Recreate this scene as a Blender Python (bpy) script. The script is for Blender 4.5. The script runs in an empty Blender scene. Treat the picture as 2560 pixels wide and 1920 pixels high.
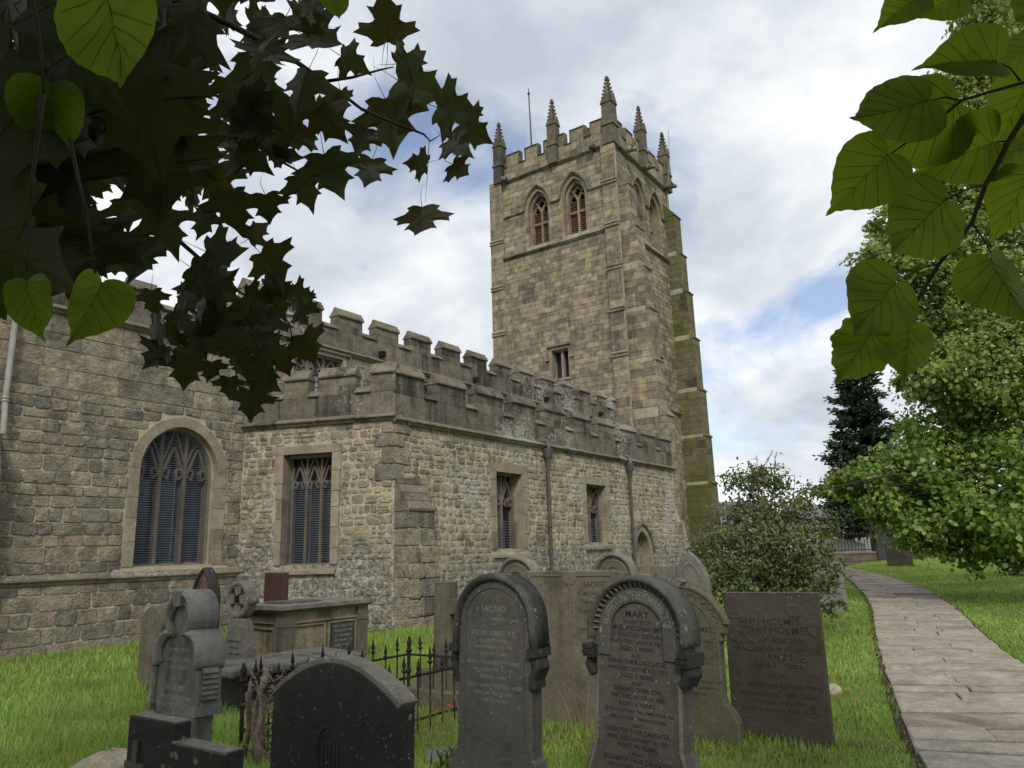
import bpy, math, random
import numpy as np
from mathutils import Vector, Matrix
from mathutils.geometry import tessellate_polygon

random.seed(7)
RNG = np.random.default_rng(11)
SC = bpy.context.scene
COL = SC.collection
rad = math.radians

# ---------------------------------------------------------------- camera
cam_data = bpy.data.cameras.new('camera')
cam = bpy.data.objects.new('camera', cam_data)
COL.objects.link(cam)
cam_data.sensor_fit = 'HORIZONTAL'
cam_data.sensor_width = 36.0
cam_data.lens = 26.02
cam_data.clip_start = 0.05
cam_data.clip_end = 3000.0
EYE = Vector((0.0, 0.0, 1.6))
_p, _r, _y = rad(12.7), rad(-1.65), rad(55.1)
_f = Vector((math.sin(_y) * math.cos(_p), math.cos(_y) * math.cos(_p), math.sin(_p)))
_rt = Vector((math.cos(_y), -math.sin(_y), 0.0))
_up = _rt.cross(_f)
_r2 = _rt * math.cos(_r) + _up * math.sin(_r)
_u2 = _up * math.cos(_r) - _rt * math.sin(_r)
cam.matrix_world = Matrix(((_r2.x, _u2.x, -_f.x, EYE.x), (_r2.y, _u2.y, -_f.y, EYE.y), (_r2.z, _u2.z, -_f.z, EYE.z), (0, 0, 0, 1)))
SC.camera = cam

# ---------------------------------------------------------------- world: blue sky behind broken white cloud
SUN_EL, SUN_AZ = rad(40), rad(-127)          # azimuth measured from +Y towards +X
world = bpy.data.worlds.new('World')
SC.world = world
world.use_nodes = True
nt = world.node_tree
nt.nodes.clear()


def wn(t, **kw):
    n = nt.nodes.new(t)
    for k, v in kw.items():
        setattr(n, k, v)
    return n


w_out = wn('ShaderNodeOutputWorld')
w_bg = wn('ShaderNodeBackground')
w_bg.inputs['Strength'].default_value = 0.1
w_sky = wn('ShaderNodeTexSky', sky_type='NISHITA')
w_sky.sun_disc = False
w_sky.sun_elevation = SUN_EL
w_sky.sun_rotation = SUN_AZ
w_sky.air_density = 1.0
w_sky.dust_density = 0.6
w_sky.ozone_density = 2.5
w_tc = wn('ShaderNodeTexCoord')
w_sep = wn('ShaderNodeSeparateXYZ')
nt.links.new(w_tc.outputs['Generated'], w_sep.inputs[0])


def wmath(op, a, b=None, c=None, clamp=False):
    n = wn('ShaderNodeMath', operation=op)
    n.use_clamp = clamp
    for i, v in enumerate((a, b, c)):
        if v is None:
            continue
        if isinstance(v, (int, float)):
            n.inputs[i].default_value = v
        else:
            nt.links.new(v, n.inputs[i])
    return n.outputs[0]


CLX, CLY = 1.25, 2.2
w_den = wmath('ADD', wmath('ABSOLUTE', w_sep.outputs[2]), 0.34)
w_comb = wn('ShaderNodeCombineXYZ')
nt.links.new(wmath('DIVIDE', w_sep.outputs[0], w_den), w_comb.inputs[0])
nt.links.new(wmath('DIVIDE', w_sep.outputs[1], w_den), w_comb.inputs[1])
w_comb.inputs[2].default_value = CLOUD_SEED = 3.7


def wnoise(scale, detail, rough, dist, off):
    m = wn('ShaderNodeMapping')
    m.inputs['Location'].default_value = off
    nt.links.new(w_comb.outputs[0], m.inputs['Vector'])
    n = wn('ShaderNodeTexNoise')
    n.inputs['Scale'].default_value = scale
    n.inputs['Detail'].default_value = detail
    n.inputs['Roughness'].default_value = rough
    n.inputs['Distortion'].default_value = dist
    nt.links.new(m.outputs[0], n.inputs['Vector'])
    return n.outputs['Fac']


def wramp(fac, stops):
    n = wn('ShaderNodeValToRGB')
    e = n.color_ramp.elements
    while len(e) < len(stops):
        e.new(0.5)
    for i, (p, c) in enumerate(stops):
        e[i].position = p
        e[i].color = c if len(c) == 4 else (*c, 1)
    nt.links.new(fac, n.inputs[0])
    return n.outputs[0]


w_cover = wramp(wnoise(1.9, 9.0, 0.56, 0.35, (CLX, CLY, 0.0)), [(0.33, (0.22, 0.22, 0.22)), (0.46, (1, 1, 1))])
w_shade = wramp(wnoise(2.6, 8.0, 0.54, 0.25, (4.1, 1.7, 2.0)), [(0.30, (3.5, 3.9, 4.4)), (0.44, (4.8, 5.15, 5.6)), (0.58, (6.6, 6.7, 6.8))])
w_mix = wn('ShaderNodeMix', data_type='RGBA')
nt.links.new(w_cover, w_mix.inputs['Factor'])
w_blue = wn('ShaderNodeMix', data_type='RGBA', blend_type='MULTIPLY')
w_blue.inputs['Factor'].default_value = 1.0
nt.links.new(w_sky.outputs[0], w_blue.inputs[6])
w_blue.inputs[7].default_value = (0.95, 0.95, 1.0, 1)
nt.links.new(w_blue.outputs[2], w_mix.inputs[6])
nt.links.new(w_shade, w_mix.inputs[7])
nt.links.new(w_mix.outputs[2], w_bg.inputs['Color'])
nt.links.new(w_bg.outputs[0], w_out.inputs[0])

# ---------------------------------------------------------------- sun behind thin cloud
sun_d = bpy.data.lights.new('sun', 'SUN')
sun_d.energy = 1.5
sun_d.angle = rad(16)
sun_d.color = (1.0, 0.95, 0.86)
sun = bpy.data.objects.new('sun', sun_d)
COL.objects.link(sun)
_sd = Vector((math.sin(SUN_AZ) * math.cos(SUN_EL), math.cos(SUN_AZ) * math.cos(SUN_EL), math.sin(SUN_EL)))
sun.rotation_euler = (-_sd).to_track_quat('-Z', 'Y').to_euler()

SC.view_settings.view_transform = 'Standard'
SC.view_settings.look = 'None'
SC.view_settings.exposure = 0.6
SC.view_settings.gamma = 1.0
SC.view_settings.use_curve_mapping = False
SC.cycles.max_bounces = 6
SC.cycles.diffuse_bounces = 3
SC.cycles.transparent_max_bounces = 6
SC.cycles.caustics_reflective = False
SC.cycles.caustics_refractive = False
SC.cycles.use_denoising = True


# ================================================================ helpers
def terrain(x, y):
    t = min(1.0, max(0.0, (y - 5.0) / 6.0))
    w = 1 - 0.6 * t * t * (3 - 2 * t)
    return 0.023 * max(0.0, min(x, 60.0) - 7.0) * w


ROOTLOC = {}


def tag(o, label=None, cat=None, group=None, kind=None):
    if label:
        o['label'] = label
    if cat:
        o['category'] = cat
    if group:
        o['group'] = group
    if kind:
        o['kind'] = kind
    return o


def empty(name, loc=(0, 0, 0), rot=(0, 0, 0)):
    o = bpy.data.objects.new(name, None)
    o.empty_display_size = 0.2
    o.location = loc
    o.rotation_euler = rot
    COL.objects.link(o)
    return o


def attach(o, parent, world_coords):
    """parent o; world_coords: o's mesh is written in world coordinates under an unrotated root"""
    if parent is not None:
        o.parent = parent
        if world_coords:
            L = parent.location.copy()      # the parent itself stands at its own location in the world
            o.matrix_parent_inverse = Matrix.Translation(-L)
    return o


def mesh_obj(name, verts, faces, mat, parent=None, wc=True, smooth=False, mats=None, fmat=None, loc=None):
    me = bpy.data.meshes.new(name)
    me.from_pydata([tuple(v) for v in verts], [], faces)
    for m in (mats or [mat]):
        me.materials.append(m)
    if fmat is not None:
        me.polygons.foreach_set('material_index', np.asarray(fmat, dtype=np.int32))
    if smooth:
        me.polygons.foreach_set('use_smooth', np.ones(len(me.polygons), dtype=bool))
    me.update()
    o = bpy.data.objects.new(name, me)
    if loc is not None:
        o.location = loc
    COL.objects.link(o)
    attach(o, parent, wc)
    return o


def np_obj(name, V, F, mat, parent=None, smooth=False, wc=True):
    """V (n,3) float, F (m,k) int"""
    me = bpy.data.meshes.new(name)
    V = np.ascontiguousarray(V, dtype=np.float32)
    F = np.ascontiguousarray(F, dtype=np.int32)
    me.vertices.add(len(V))
    me.vertices.foreach_set('co', V.ravel())
    me.loops.add(F.size)
    me.loops.foreach_set('vertex_index', F.ravel())
    me.polygons.add(len(F))
    me.polygons.foreach_set('loop_start', np.arange(0, F.size, F.shape[1], dtype=np.int32))
    if smooth:
        me.polygons.foreach_set('use_smooth', np.ones(len(F), dtype=bool))
    me.materials.append(mat)
    me.update(calc_edges=True)
    o = bpy.data.objects.new(name, me)
    COL.objects.link(o)
    attach(o, parent, wc)
    return o


class MB:
    """collects shapes for ONE mesh"""

    def __init__(self):
        self.v, self.f = [], []

    def add(self, verts, faces):
        b = len(self.v)
        self.v += [tuple(p) for p in verts]
        self.f += [tuple(i + b for i in f) for f in faces]
        return self

    def box(self, x0, x1, y0, y1, z0, z1):
        v = [(x0, y0, z0), (x1, y0, z0), (x1, y1, z0), (x0, y1, z0), (x0, y0, z1), (x1, y0, z1), (x1, y1, z1), (x0, y1, z1)]
        return self.add(v, [(0, 3, 2, 1), (4, 5, 6, 7), (0, 1, 5, 4), (1, 2, 6, 5), (2, 3, 7, 6), (3, 0, 4, 7)])

    def taper(self, cx, cy, z0, z1, a0, b0, a1, b1):
        v = [(cx + sx * a0, cy + sy * b0, z0) for sx, sy in ((-1, -1), (1, -1), (1, 1), (-1, 1))]
        v += [(cx + sx * a1, cy + sy * b1, z1) for sx, sy in ((-1, -1), (1, -1), (1, 1), (-1, 1))]
        return self.add(v, [(0, 3, 2, 1), (4, 5, 6, 7), (0, 1, 5, 4), (1, 2, 6, 5), (2, 3, 7, 6), (3, 0, 4, 7)])

    def tube(self, pts, radii, n=6, cap=True):
        pts = [Vector(p) for p in pts]
        if isinstance(radii, (int, float)):
            radii = [radii] * len(pts)
        rings = []
        for i, p in enumerate(pts):
            a = pts[max(0, i - 1)]
            b = pts[min(len(pts) - 1, i + 1)]
            t = (b - a)
            if t.length < 1e-9:
                t = Vector((0, 0, 1))
            t.normalize()
            ref = Vector((0, 0, 1)) if abs(t.z) < 0.9 else Vector((1, 0, 0))
            s = t.cross(ref).normalized()
            q = s.cross(t)
            rings.append([p + (s * math.cos(2 * math.pi * k / n) + q * math.sin(2 * math.pi * k / n)) * radii[i] for k in range(n)])
        v = [q for r in rings for q in r]
        f = []
        for i in range(len(pts) - 1):
            for k in range(n):
                f.append((i * n + k, i * n + (k + 1) % n, (i + 1) * n + (k + 1) % n, (i + 1) * n + k))
        if cap:
            f.append(tuple(range(n - 1, -1, -1)))
            f.append(tuple((len(pts) - 1) * n + k for k in range(n)))
        return self.add(v, f)

    def lathe(self, cx, cy, prof, n=10):
        """prof: (r, z) list"""
        v, f = [], []
        for r, z in prof:
            v += [(cx + r * math.cos(2 * math.pi * k / n), cy + r * math.sin(2 * math.pi * k / n), z) for k in range(n)]
        for i in range(len(prof) - 1):
            for k in range(n):
                f.append((i * n + k, i * n + (k + 1) % n, (i + 1) * n + (k + 1) % n, (i + 1) * n + k))
        f.append(tuple(range(n - 1, -1, -1)))
        f.append(tuple((len(prof) - 1) * n + k for k in range(n)))
        return self.add(v, f)

    def obj(self, name, mat, parent=None, wc=True, smooth=False, loc=None):
        return mesh_obj(name, self.v, self.f, mat, parent, wc, smooth, loc=loc)


class Frame:
    """a wall plane: u along the wall as seen from outside (left to right), d outwards, z up"""

    def __init__(self, O, U):
        self.O = Vector((O[0], O[1], 0.0))
        self.U = Vector((U[0], U[1], 0.0)).normalized()
        self.N = Vector((self.U.y, -self.U.x, 0.0))

    def p(self, u, z, d=0.0):
        q = self.O + self.U * u + self.N * d
        return (q.x, q.y, z)

    def box(self, mb, u0, u1, z0, z1, d0, d1):
        v = [self.p(u0, z0, d0), self.p(u1, z0, d0), self.p(u1, z0, d1), self.p(u0, z0, d1), self.p(u0, z1, d0), self.p(u1, z1, d0), self.p(u1, z1, d1), self.p(u0, z1, d1)]
        mb.add(v, [(0, 1, 2, 3), (7, 6, 5, 4), (3, 2, 6, 7), (2, 1, 5, 6), (1, 0, 4, 5), (0, 3, 7, 4)])
        return mb

    def extrude(self, mb, prof, u0, u1):
        """prof: closed (d, z) polygon swept from u0 to u1"""
        n = len(prof)
        v = [self.p(u0, z, d) for d, z in prof] + [self.p(u1, z, d) for d, z in prof]
        f = [(i, (i + 1) % n, n + (i + 1) % n, n + i) for i in range(n)]
        f += [tuple(range(n - 1, -1, -1)), tuple(range(n, 2 * n))]
        mb.add(v, f)
        return mb

    def bar(self, mb, pts, w, d0, d1, chamfer=0.0):
        """a bar of width w along a (u, z) polyline, from depth d0 (back) to d1 (front)"""
        pts = [Vector((a, b)) for a, b in pts]
        L, R = [], []
        for i, q in enumerate(pts):
            t = pts[min(i + 1, len(pts) - 1)] - pts[max(i - 1, 0)]
            if t.length < 1e-9:
                t = Vector((0, 1))
            t.normalize()
            nrm = Vector((-t.y, t.x))
            L.append(nrm)
            R.append(q)
        rows = []
        c = chamfer
        sect = [(-w / 2, d0), (-w / 2, d1 - c), (-w / 2 + c, d1), (w / 2 - c, d1), (w / 2, d1 - c), (w / 2, d0)] if c else [(-w / 2, d0), (-w / 2, d1), (w / 2, d1), (w / 2, d0)]
        k = len(sect)
        v = []
        for q, nrm in zip(R, L):
            for s, d in sect:
                v.append(self.p(q.x + nrm.x * s, q.y + nrm.y * s, d))
        f = []
        for i in range(len(pts) - 1):
            for j in range(k):
                f.append((i * k + j, i * k + (j + 1) % k, (i + 1) * k + (j + 1) % k, (i + 1) * k + j))
        f += [tuple(range(k - 1, -1, -1)), tuple((len(pts) - 1) * k + j for j in range(k))]
        mb.add(v, f)
        return mb


# ================================================================ materials
def new_mat(name):
    m = bpy.data.materials.new(name)
    m.use_nodes = True
    m.node_tree.nodes.clear()
    return m


class NB:
    """small node builder"""

    def __init__(self, m):
        self.t = m.node_tree

    def n(self, typ, **kw):
        n = self.t.nodes.new(typ)
        for k, v in kw.items():
            setattr(n, k, v)
        return n

    def put(self, sock, v):
        if v is None:
            return
        if isinstance(v, bpy.types.NodeSocket):
            self.t.links.new(v, sock)
        elif isinstance(v, tuple) and len(v) == 3 and sock.type == 'RGBA':
            sock.default_value = (*v, 1)
        else:
            sock.default_value = v

    def math(self, op, a, b=None, clamp=False):
        n = self.n('ShaderNodeMath', operation=op)
        n.use_clamp = clamp
        self.put(n.inputs[0], a)
        self.put(n.inputs[1], b)
        return n.outputs[0]

    def mix(self, fac, a, b, blend='MIX'):
        n = self.n('ShaderNodeMix', data_type='RGBA', blend_type=blend)
        self.put(n.inputs[0], fac)
        self.put(n.inputs[6], a)
        self.put(n.inputs[7], b)
        return n.outputs[2]

    def noise(self, vec, scale, detail=4.0, rough=0.55, dist=0.0):
        n = self.n('ShaderNodeTexNoise')
        self.put(n.inputs['Vector'], vec)
        n.inputs['Scale'].default_value = scale
        n.inputs['Detail'].default_value = detail
        n.inputs['Roughness'].default_value = rough
        n.inputs['Distortion'].default_value = dist
        return n.outputs['Fac']

    def mapping(self, vec, scale=(1, 1, 1), loc=(0, 0, 0)):
        n = self.n('ShaderNodeMapping')
        self.put(n.inputs['Vector'], vec)
        n.inputs['Scale'].default_value = scale
        n.inputs['Location'].default_value = loc
        return n.outputs[0]

    def ramp(self, fac, stops, interp='LINEAR'):
        n = self.n('ShaderNodeValToRGB')
        n.color_ramp.interpolation = interp
        e = n.color_ramp.elements
        if len(stops) == 1:
            stops = [(0.0, stops[0][1]), (1.0, stops[0][1])]
        while len(e) < len(stops):
            e.new(0.5)
        for i, (p, c) in enumerate(stops):
            e[i].position = p
            if isinstance(c, (int, float)):
                c = (c, c, c)
            e[i].color = (*c, 1)
        self.put(n.inputs[0], fac)
        return n.outputs[0]

    def step(self, fac, lo, hi):
        n = self.n('ShaderNodeMapRange')
        n.interpolation_type = 'SMOOTHSTEP'
        self.put(n.inputs[0], fac)
        n.inputs[1].default_value = lo
        n.inputs[2].default_value = hi
        return n.outputs[0]


def stone_mat(name, cols, mott=0.35, stain=0.3, stain_col=(0.035, 0.033, 0.03), stain_scale=0.55, streak=0.0,
              white=0.0, white_col=(0.52, 0.52, 0.50), white_scale=7.0, white_z=None, green=0.0, green_col=(0.075, 0.085, 0.02), green_scale=0.5,
              spots=0.0, spot_col=(0.30, 0.30, 0.26), spot_scale=22.0, bump=0.35, bump_dist=0.012, coord='pos', grain=60.0, rough=0.92, vary=1.0, crust=None):
    m = new_mat(name)
    b = NB(m)
    if coord == 'pos':
        pos = b.n('ShaderNodeNewGeometry').outputs['Position']
    else:
        pos = b.n('ShaderNodeTexCoord').outputs['Object']
    geo = b.n('ShaderNodeNewGeometry')
    oi = b.n('ShaderNodeObjectInfo')
    rnd = b.math('FRACT', b.math('ADD', oi.outputs['Random'], geo.outputs['Random Per Island']))
    n = len(cols)
    pick = rnd if vary else b.noise(pos, 1.5, 2)
    base = b.ramp(pick, [((i + 0.5) / n, c) for i, c in enumerate(cols)])
    # mottling inside a stone
    m1 = b.noise(pos, 3.5, 6, 0.6)
    m2 = b.noise(b.mapping(pos, (1, 1, 3.0)), 14.0, 4, 0.6)
    mot = b.math('ADD', b.math('MULTIPLY', m1, 0.6), b.math('MULTIPLY', m2, 0.4))
    base = b.mix(1.0, base, b.ramp(mot, [(0.32, 1.0 - mott), (0.5, 1.0), (0.68, 1.0 + mott)]), 'MULTIPLY')
    if stain:
        s = b.noise(pos, stain_scale, 6, 0.62, 0.3)
        s2 = b.noise(b.mapping(pos, (5.0, 5.0, 0.35)), 1.3, 4, 0.6) if streak else None
        if s2 is not None:
            s = b.math('ADD', b.math('MULTIPLY', s, 1 - streak), b.math('MULTIPLY', s2, streak))
        s = b.math('ADD', s, b.math('MULTIPLY', b.math('SUBTRACT', rnd, 0.5), 0.22))
        base = b.mix(b.math('MULTIPLY', b.step(s, 0.60 - 0.22 * stain, 0.82 - 0.22 * stain), min(1.0, 0.45 + stain)), base, stain_col)
    if green:
        g = b.noise(pos, green_scale, 5, 0.6)
        base = b.mix(b.math('MULTIPLY', b.step(g, 0.62 - 0.3 * green, 0.85 - 0.3 * green), 0.85), base, green_col)
    if white:
        w = b.noise(pos, white_scale, 7, 0.68, 0.6)
        big = b.noise(pos, 0.55, 3, 0.5)
        w = b.math('ADD', w, b.math('MULTIPLY', b.math('SUBTRACT', big, 0.5), 0.9))
        if white_z is not None:
            sp = b.n('ShaderNodeSeparateXYZ')
            b.put(sp.inputs[0], pos)
            zf = b.step(sp.outputs[2], white_z[1], white_z[0])
            w = b.math('ADD', w, b.math('MULTIPLY', b.math('SUBTRACT', zf, 1.0), 0.32))
        base = b.mix(b.math('MULTIPLY', b.step(w, 0.66 - 0.25 * white, 0.74 - 0.25 * white), 0.85), base, white_col)
    if crust is not None:                # old limewash and black crust left in ragged patches low on the wall
        lo = b.noise(pos, 0.5, 5, 0.6, 0.5)
        sp = b.n('ShaderNodeSeparateXYZ')
        b.put(sp.inputs[0], pos)
        zf = b.step(sp.outputs[2], crust[1], crust[0])
        k = b.step(b.math('ADD', lo, b.math('MULTIPLY', b.math('SUBTRACT', zf, 0.5), 0.55)), 0.42, 0.66)
        cc = b.ramp(b.noise(pos, 8.0, 8, 0.72, 0.8), [(0.34, (0.045, 0.042, 0.038)), (0.45, (0.17, 0.155, 0.125)), (0.54, (0.34, 0.32, 0.28)), (0.63, (0.66, 0.65, 0.62))])
        base = b.mix(b.math('MULTIPLY', k, crust[2]), base, cc)
    if spots:
        wob = b.n('ShaderNodeTexNoise')
        wob.inputs['Scale'].default_value = 55
        b.put(wob.inputs['Vector'], pos)
        wv = b.mix(0.03, pos, wob.outputs['Color'])
        for sc_, amt, rr_ in ((spot_scale, spots, 0.34), (spot_scale * 2.6, spots * 0.8, 0.36)):
            vn = b.n('ShaderNodeTexVoronoi')
            vn.inputs['Scale'].default_value = sc_
            b.put(vn.inputs['Vector'], wv)
            sx = b.n('ShaderNodeSeparateColor')
            b.put(sx.inputs[0], vn.outputs['Color'])
            clus = b.noise(pos, 3.0, 3, 0.6)
            lim = b.math('SUBTRACT', 1.0 - 0.45 * amt, b.math('MULTIPLY', b.math('SUBTRACT', clus, 0.5), 0.9))
            on = b.math('GREATER_THAN', sx.outputs[0], lim)
            sd = b.math('MULTIPLY', on, b.math('LESS_THAN', vn.outputs['Distance'], b.math('MULTIPLY', sx.outputs[1], rr_)))
            base = b.mix(b.math('MULTIPLY', sd, 0.62), base, spot_col)
    fine = b.noise(pos, grain, 5, 0.65)
    base = b.mix(0.55, base, b.mix(1.0, base, b.ramp(fine, [(0.3, 0.55), (0.7, 1.5)]), 'MULTIPLY'))
    bs = b.n('ShaderNodeBsdfPrincipled')
    b.put(bs.inputs['Base Color'], base)
    bs.inputs['Roughness'].default_value = rough
    bs.inputs['Specular IOR Level'].default_value = 0.25
    hgt = b.math('ADD', b.math('MULTIPLY', b.noise(pos, 9.0, 7, 0.68), 1.0), b.math('MULTIPLY', fine, 0.25))
    bp = b.n('ShaderNodeBump')
    bp.inputs['Strength'].default_value = bump
    bp.inputs['Distance'].default_value = bump_dist * 4
    b.put(bp.inputs['Height'], hgt)
    b.put(bs.inputs['Normal'], bp.outputs[0])
    o = b.n('ShaderNodeOutputMaterial')
    b.put(o.inputs[0], bs.outputs[0])
    return m


def plain_mat(name, col, rough=0.7, metal=0.0, spec=0.3, var=0.25, scale=6.0, bump=0.0, coat=0.0):
    m = new_mat(name)
    b = NB(m)
    pos = b.n('ShaderNodeTexCoord').outputs['Object']
    nz = b.noise(pos, scale, 5, 0.6)
    c = b.mix(1.0, col, b.ramp(nz, [(0.25, 1 - var), (0.75, 1 + var)]), 'MULTIPLY')
    bs = b.n('ShaderNodeBsdfPrincipled')
    b.put(bs.inputs['Base Color'], c)
    bs.inputs['Roughness'].default_value = rough
    bs.inputs['Metallic'].default_value = metal
    bs.inputs['Specular IOR Level'].default_value = spec
    bs.inputs['Coat Weight'].default_value = coat
    if bump:
        bp = b.n('ShaderNodeBump')
        bp.inputs['Strength'].default_value = bump
        bp.inputs['Distance'].default_value = 0.02
        b.put(bp.inputs['Height'], b.noise(pos, scale * 4, 5, 0.6))
        b.put(bs.inputs['Normal'], bp.outputs[0])
    o = b.n('ShaderNodeOutputMaterial')
    b.put(o.inputs[0], bs.outputs[0])
    return m


def leaf_mat(name, cols, trans=0.45, trans_col=None, rough=0.45, spec=0.4, obj_rand=False, patch=0.25):
    m = new_mat(name)
    b = NB(m)
    geo = b.n('ShaderNodeNewGeometry')
    oi = b.n('ShaderNodeObjectInfo')
    rnd = oi.outputs['Random'] if obj_rand else geo.outputs['Random Per Island']
    n = len(cols)
    base = b.ramp(rnd, [((i + 0.5) / n, c) for i, c in enumerate(cols)])
    nz = b.noise(b.n('ShaderNodeTexCoord').outputs['Object'] if obj_rand else geo.outputs['Position'], 14.0 if obj_rand else 0.8, 4, 0.6)
    base = b.mix(1.0, base, b.ramp(nz, [(0.25, 1 - patch), (0.75, 1 + patch)]), 'MULTIPLY')
    bs = b.n('ShaderNodeBsdfPrincipled')
    b.put(bs.inputs['Base Color'], base)
    bs.inputs['Roughness'].default_value = rough
    bs.inputs['Specular IOR Level'].default_value = spec
    tr = b.n('ShaderNodeBsdfTranslucent')
    if trans_col is not None:
        b.put(tr.inputs['Color'], b.mix(0.8, base, trans_col))
    else:
        b.put(tr.inputs['Color'], base)
    mx = b.n('ShaderNodeMixShader')
    mx.inputs[0].default_value = trans
    b.put(mx.inputs[1], bs.outputs[0])
    b.put(mx.inputs[2], tr.outputs[0])
    o = b.n('ShaderNodeOutputMaterial')
    b.put(o.inputs[0], mx.outputs[0])
    return m


M = {}
# church stone
M['tower'] = stone_mat('tower_stone', [(0.1768, 0.152, 0.1081), (0.234, 0.195, 0.1316), (0.2808, 0.235, 0.1551), (0.3224, 0.265, 0.1692), (0.208, 0.18, 0.1316), (0.2548, 0.21, 0.1457)], mott=0.6, stain=0.45, stain_col=(0.082, 0.076, 0.062), stain_scale=0.5, streak=0.4, green=0.05, green_col=(0.16, 0.16, 0.09), bump=0.5)
M['tower_joint'] = stone_mat('tower_mortar', [(0.34, 0.31, 0.23)], mott=0.5, stain=0.35, stain_scale=0.8, streak=0.3, vary=0)
M['tower_green'] = stone_mat('algae_covered_tower_stone', [(0.13, 0.12, 0.065), (0.17, 0.15, 0.085), (0.15, 0.135, 0.075)], mott=0.45, stain=0.3, green=0.6, green_col=(0.095, 0.10, 0.028), green_scale=0.4)
M['dress'] = stone_mat('dressed_stone', [(0.224, 0.182, 0.129), (0.28, 0.231, 0.161), (0.203, 0.168, 0.126)], mott=0.3, stain=0.32, stain_col=(0.05, 0.045, 0.04), stain_scale=0.8, streak=0.4)
M['chancel'] = stone_mat('chancel_stone', [(0.28, 0.25, 0.19), (0.37, 0.315, 0.225), (0.34, 0.265, 0.20), (0.23, 0.21, 0.17), (0.40, 0.34, 0.24), (0.32, 0.28, 0.21), (0.26, 0.235, 0.185)], mott=0.6, stain=0.32, stain_col=(0.10, 0.094, 0.082), stain_scale=1.0, bump=1.0, bump_dist=0.035)
M['chancel_joint'] = stone_mat('chancel_mortar', [(0.4025, 0.3604, 0.2621)], mott=0.3, stain=0.15, vary=0, bump=0.6)
M['rubble'] = stone_mat('rubble_stone', [(0.3393, 0.285, 0.1974), (0.4318, 0.36, 0.2456), (0.4833, 0.39, 0.2504), (0.2776, 0.245, 0.1878), (0.4113, 0.35, 0.2504), (0.3702, 0.305, 0.2119)], mott=0.6, stain=0.28, stain_col=(0.08, 0.074, 0.062), stain_scale=1.3, white=0.18, white_scale=9.0, white_col=(0.5, 0.5, 0.48), crust=(0.5, 3.0, 0.7), bump=1.0, bump_dist=0.035)
M['rubble_joint'] = stone_mat('rubble_mortar', [(0.513, 0.462, 0.3344)], mott=0.4, stain=0.4, stain_col=(0.10, 0.09, 0.07), stain_scale=1.3, crust=(0.7, 3.4, 0.72), vary=0, bump=0.9, bump_dist=0.03)
M['parapet'] = stone_mat('blackened_parapet_stone', [(0.136, 0.12, 0.092), (0.184, 0.16, 0.12), (0.112, 0.1, 0.08), (0.16, 0.1376, 0.104)], mott=0.55, stain=0.6, stain_col=(0.045, 0.040, 0.036), stain_scale=1.3, streak=0.5, white=0.25, white_col=(0.36, 0.35, 0.30), white_scale=13.0, bump=0.7)
M['pinnacle'] = stone_mat('sooty_pinnacle_stone', [(0.12, 0.105, 0.08), (0.15, 0.13, 0.10), (0.10, 0.09, 0.07)], mott=0.5, stain=0.5, stain_col=(0.04, 0.037, 0.03), stain_scale=1.5, streak=0.4, bump=0.6)
M['coping'] = stone_mat('lichened_coping_stone', [(0.1584, 0.1341, 0.0972), (0.1944, 0.1701, 0.1215), (0.1395, 0.1215, 0.0972)], mott=0.4, stain=0.4, stain_col=(0.04, 0.037, 0.03), stain_scale=2.0, white=0.3, white_col=(0.32, 0.32, 0.28), white_scale=16.0, green=0.25, green_col=(0.12, 0.115, 0.05), green_scale=1.5)
M['jamb'] = stone_mat('window_dressing_stone', [(0.285, 0.2475, 0.18), (0.2375, 0.2029, 0.15), (0.3135, 0.2722, 0.2), (0.2565, 0.2079, 0.155)], mott=0.35, stain=0.28, stain_col=(0.09, 0.08, 0.065), stain_scale=1.4, streak=0.4, bump=0.4)
M['tracery'] = stone_mat('tracery_stone', [(0.152, 0.124, 0.096)], mott=0.3, stain=0.2, vary=0, bump=0.2)
M['lead'] = plain_mat('weathered_lead', (0.16, 0.165, 0.17), 0.6, 0.0, 0.4, 0.3, 3.0)
M['pipe'] = plain_mat('brown_painted_iron', (0.085, 0.072, 0.055), 0.6, 0.0, 0.4, 0.3, 8.0)
M['pipe_grey'] = plain_mat('grey_painted_pipe', (0.30, 0.29, 0.26), 0.5, 0.0, 0.4, 0.2, 5.0)
M['glass'] = plain_mat('dark_leaded_glass', (0.022, 0.026, 0.035), 0.25, 0.0, 0.5, 0.5, 9.0)
M['glass_blue'] = plain_mat('dark_stained_glass', (0.030, 0.038, 0.06), 0.22, 0.0, 0.5, 0.6, 5.0)
M['glass_sky'] = plain_mat('sky_toned_leaded_glass', (0.30, 0.34, 0.38), 0.15, 0.0, 0.6, 0.4, 6.0)  # brightness of the sky in the panes is put into the base colour
M['wire'] = plain_mat('galvanised_wire', (0.17, 0.19, 0.24), 0.45, 0.3, 0.5, 0.2, 9.0)
M['came'] = plain_mat('lead_cames', (0.03, 0.032, 0.035), 0.5, 0.2, 0.4, 0.2, 9.0)
M['louvre'] = plain_mat('pinkish_louvre_boards', (0.55, 0.35, 0.26), 0.8, 0, 0.2, 0.25, 4.0)
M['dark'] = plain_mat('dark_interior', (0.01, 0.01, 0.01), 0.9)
# graves
def grave(name, cols, **k):
    d = dict(mott=0.4, stain=0.35, stain_col=(0.02, 0.02, 0.018), stain_scale=2.2, streak=0.5, coord='obj', spots=0.25, bump=0.3, bump_dist=0.006, grain=90.0)
    d.update(k)
    return stone_mat(name, cols, **d)


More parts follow.
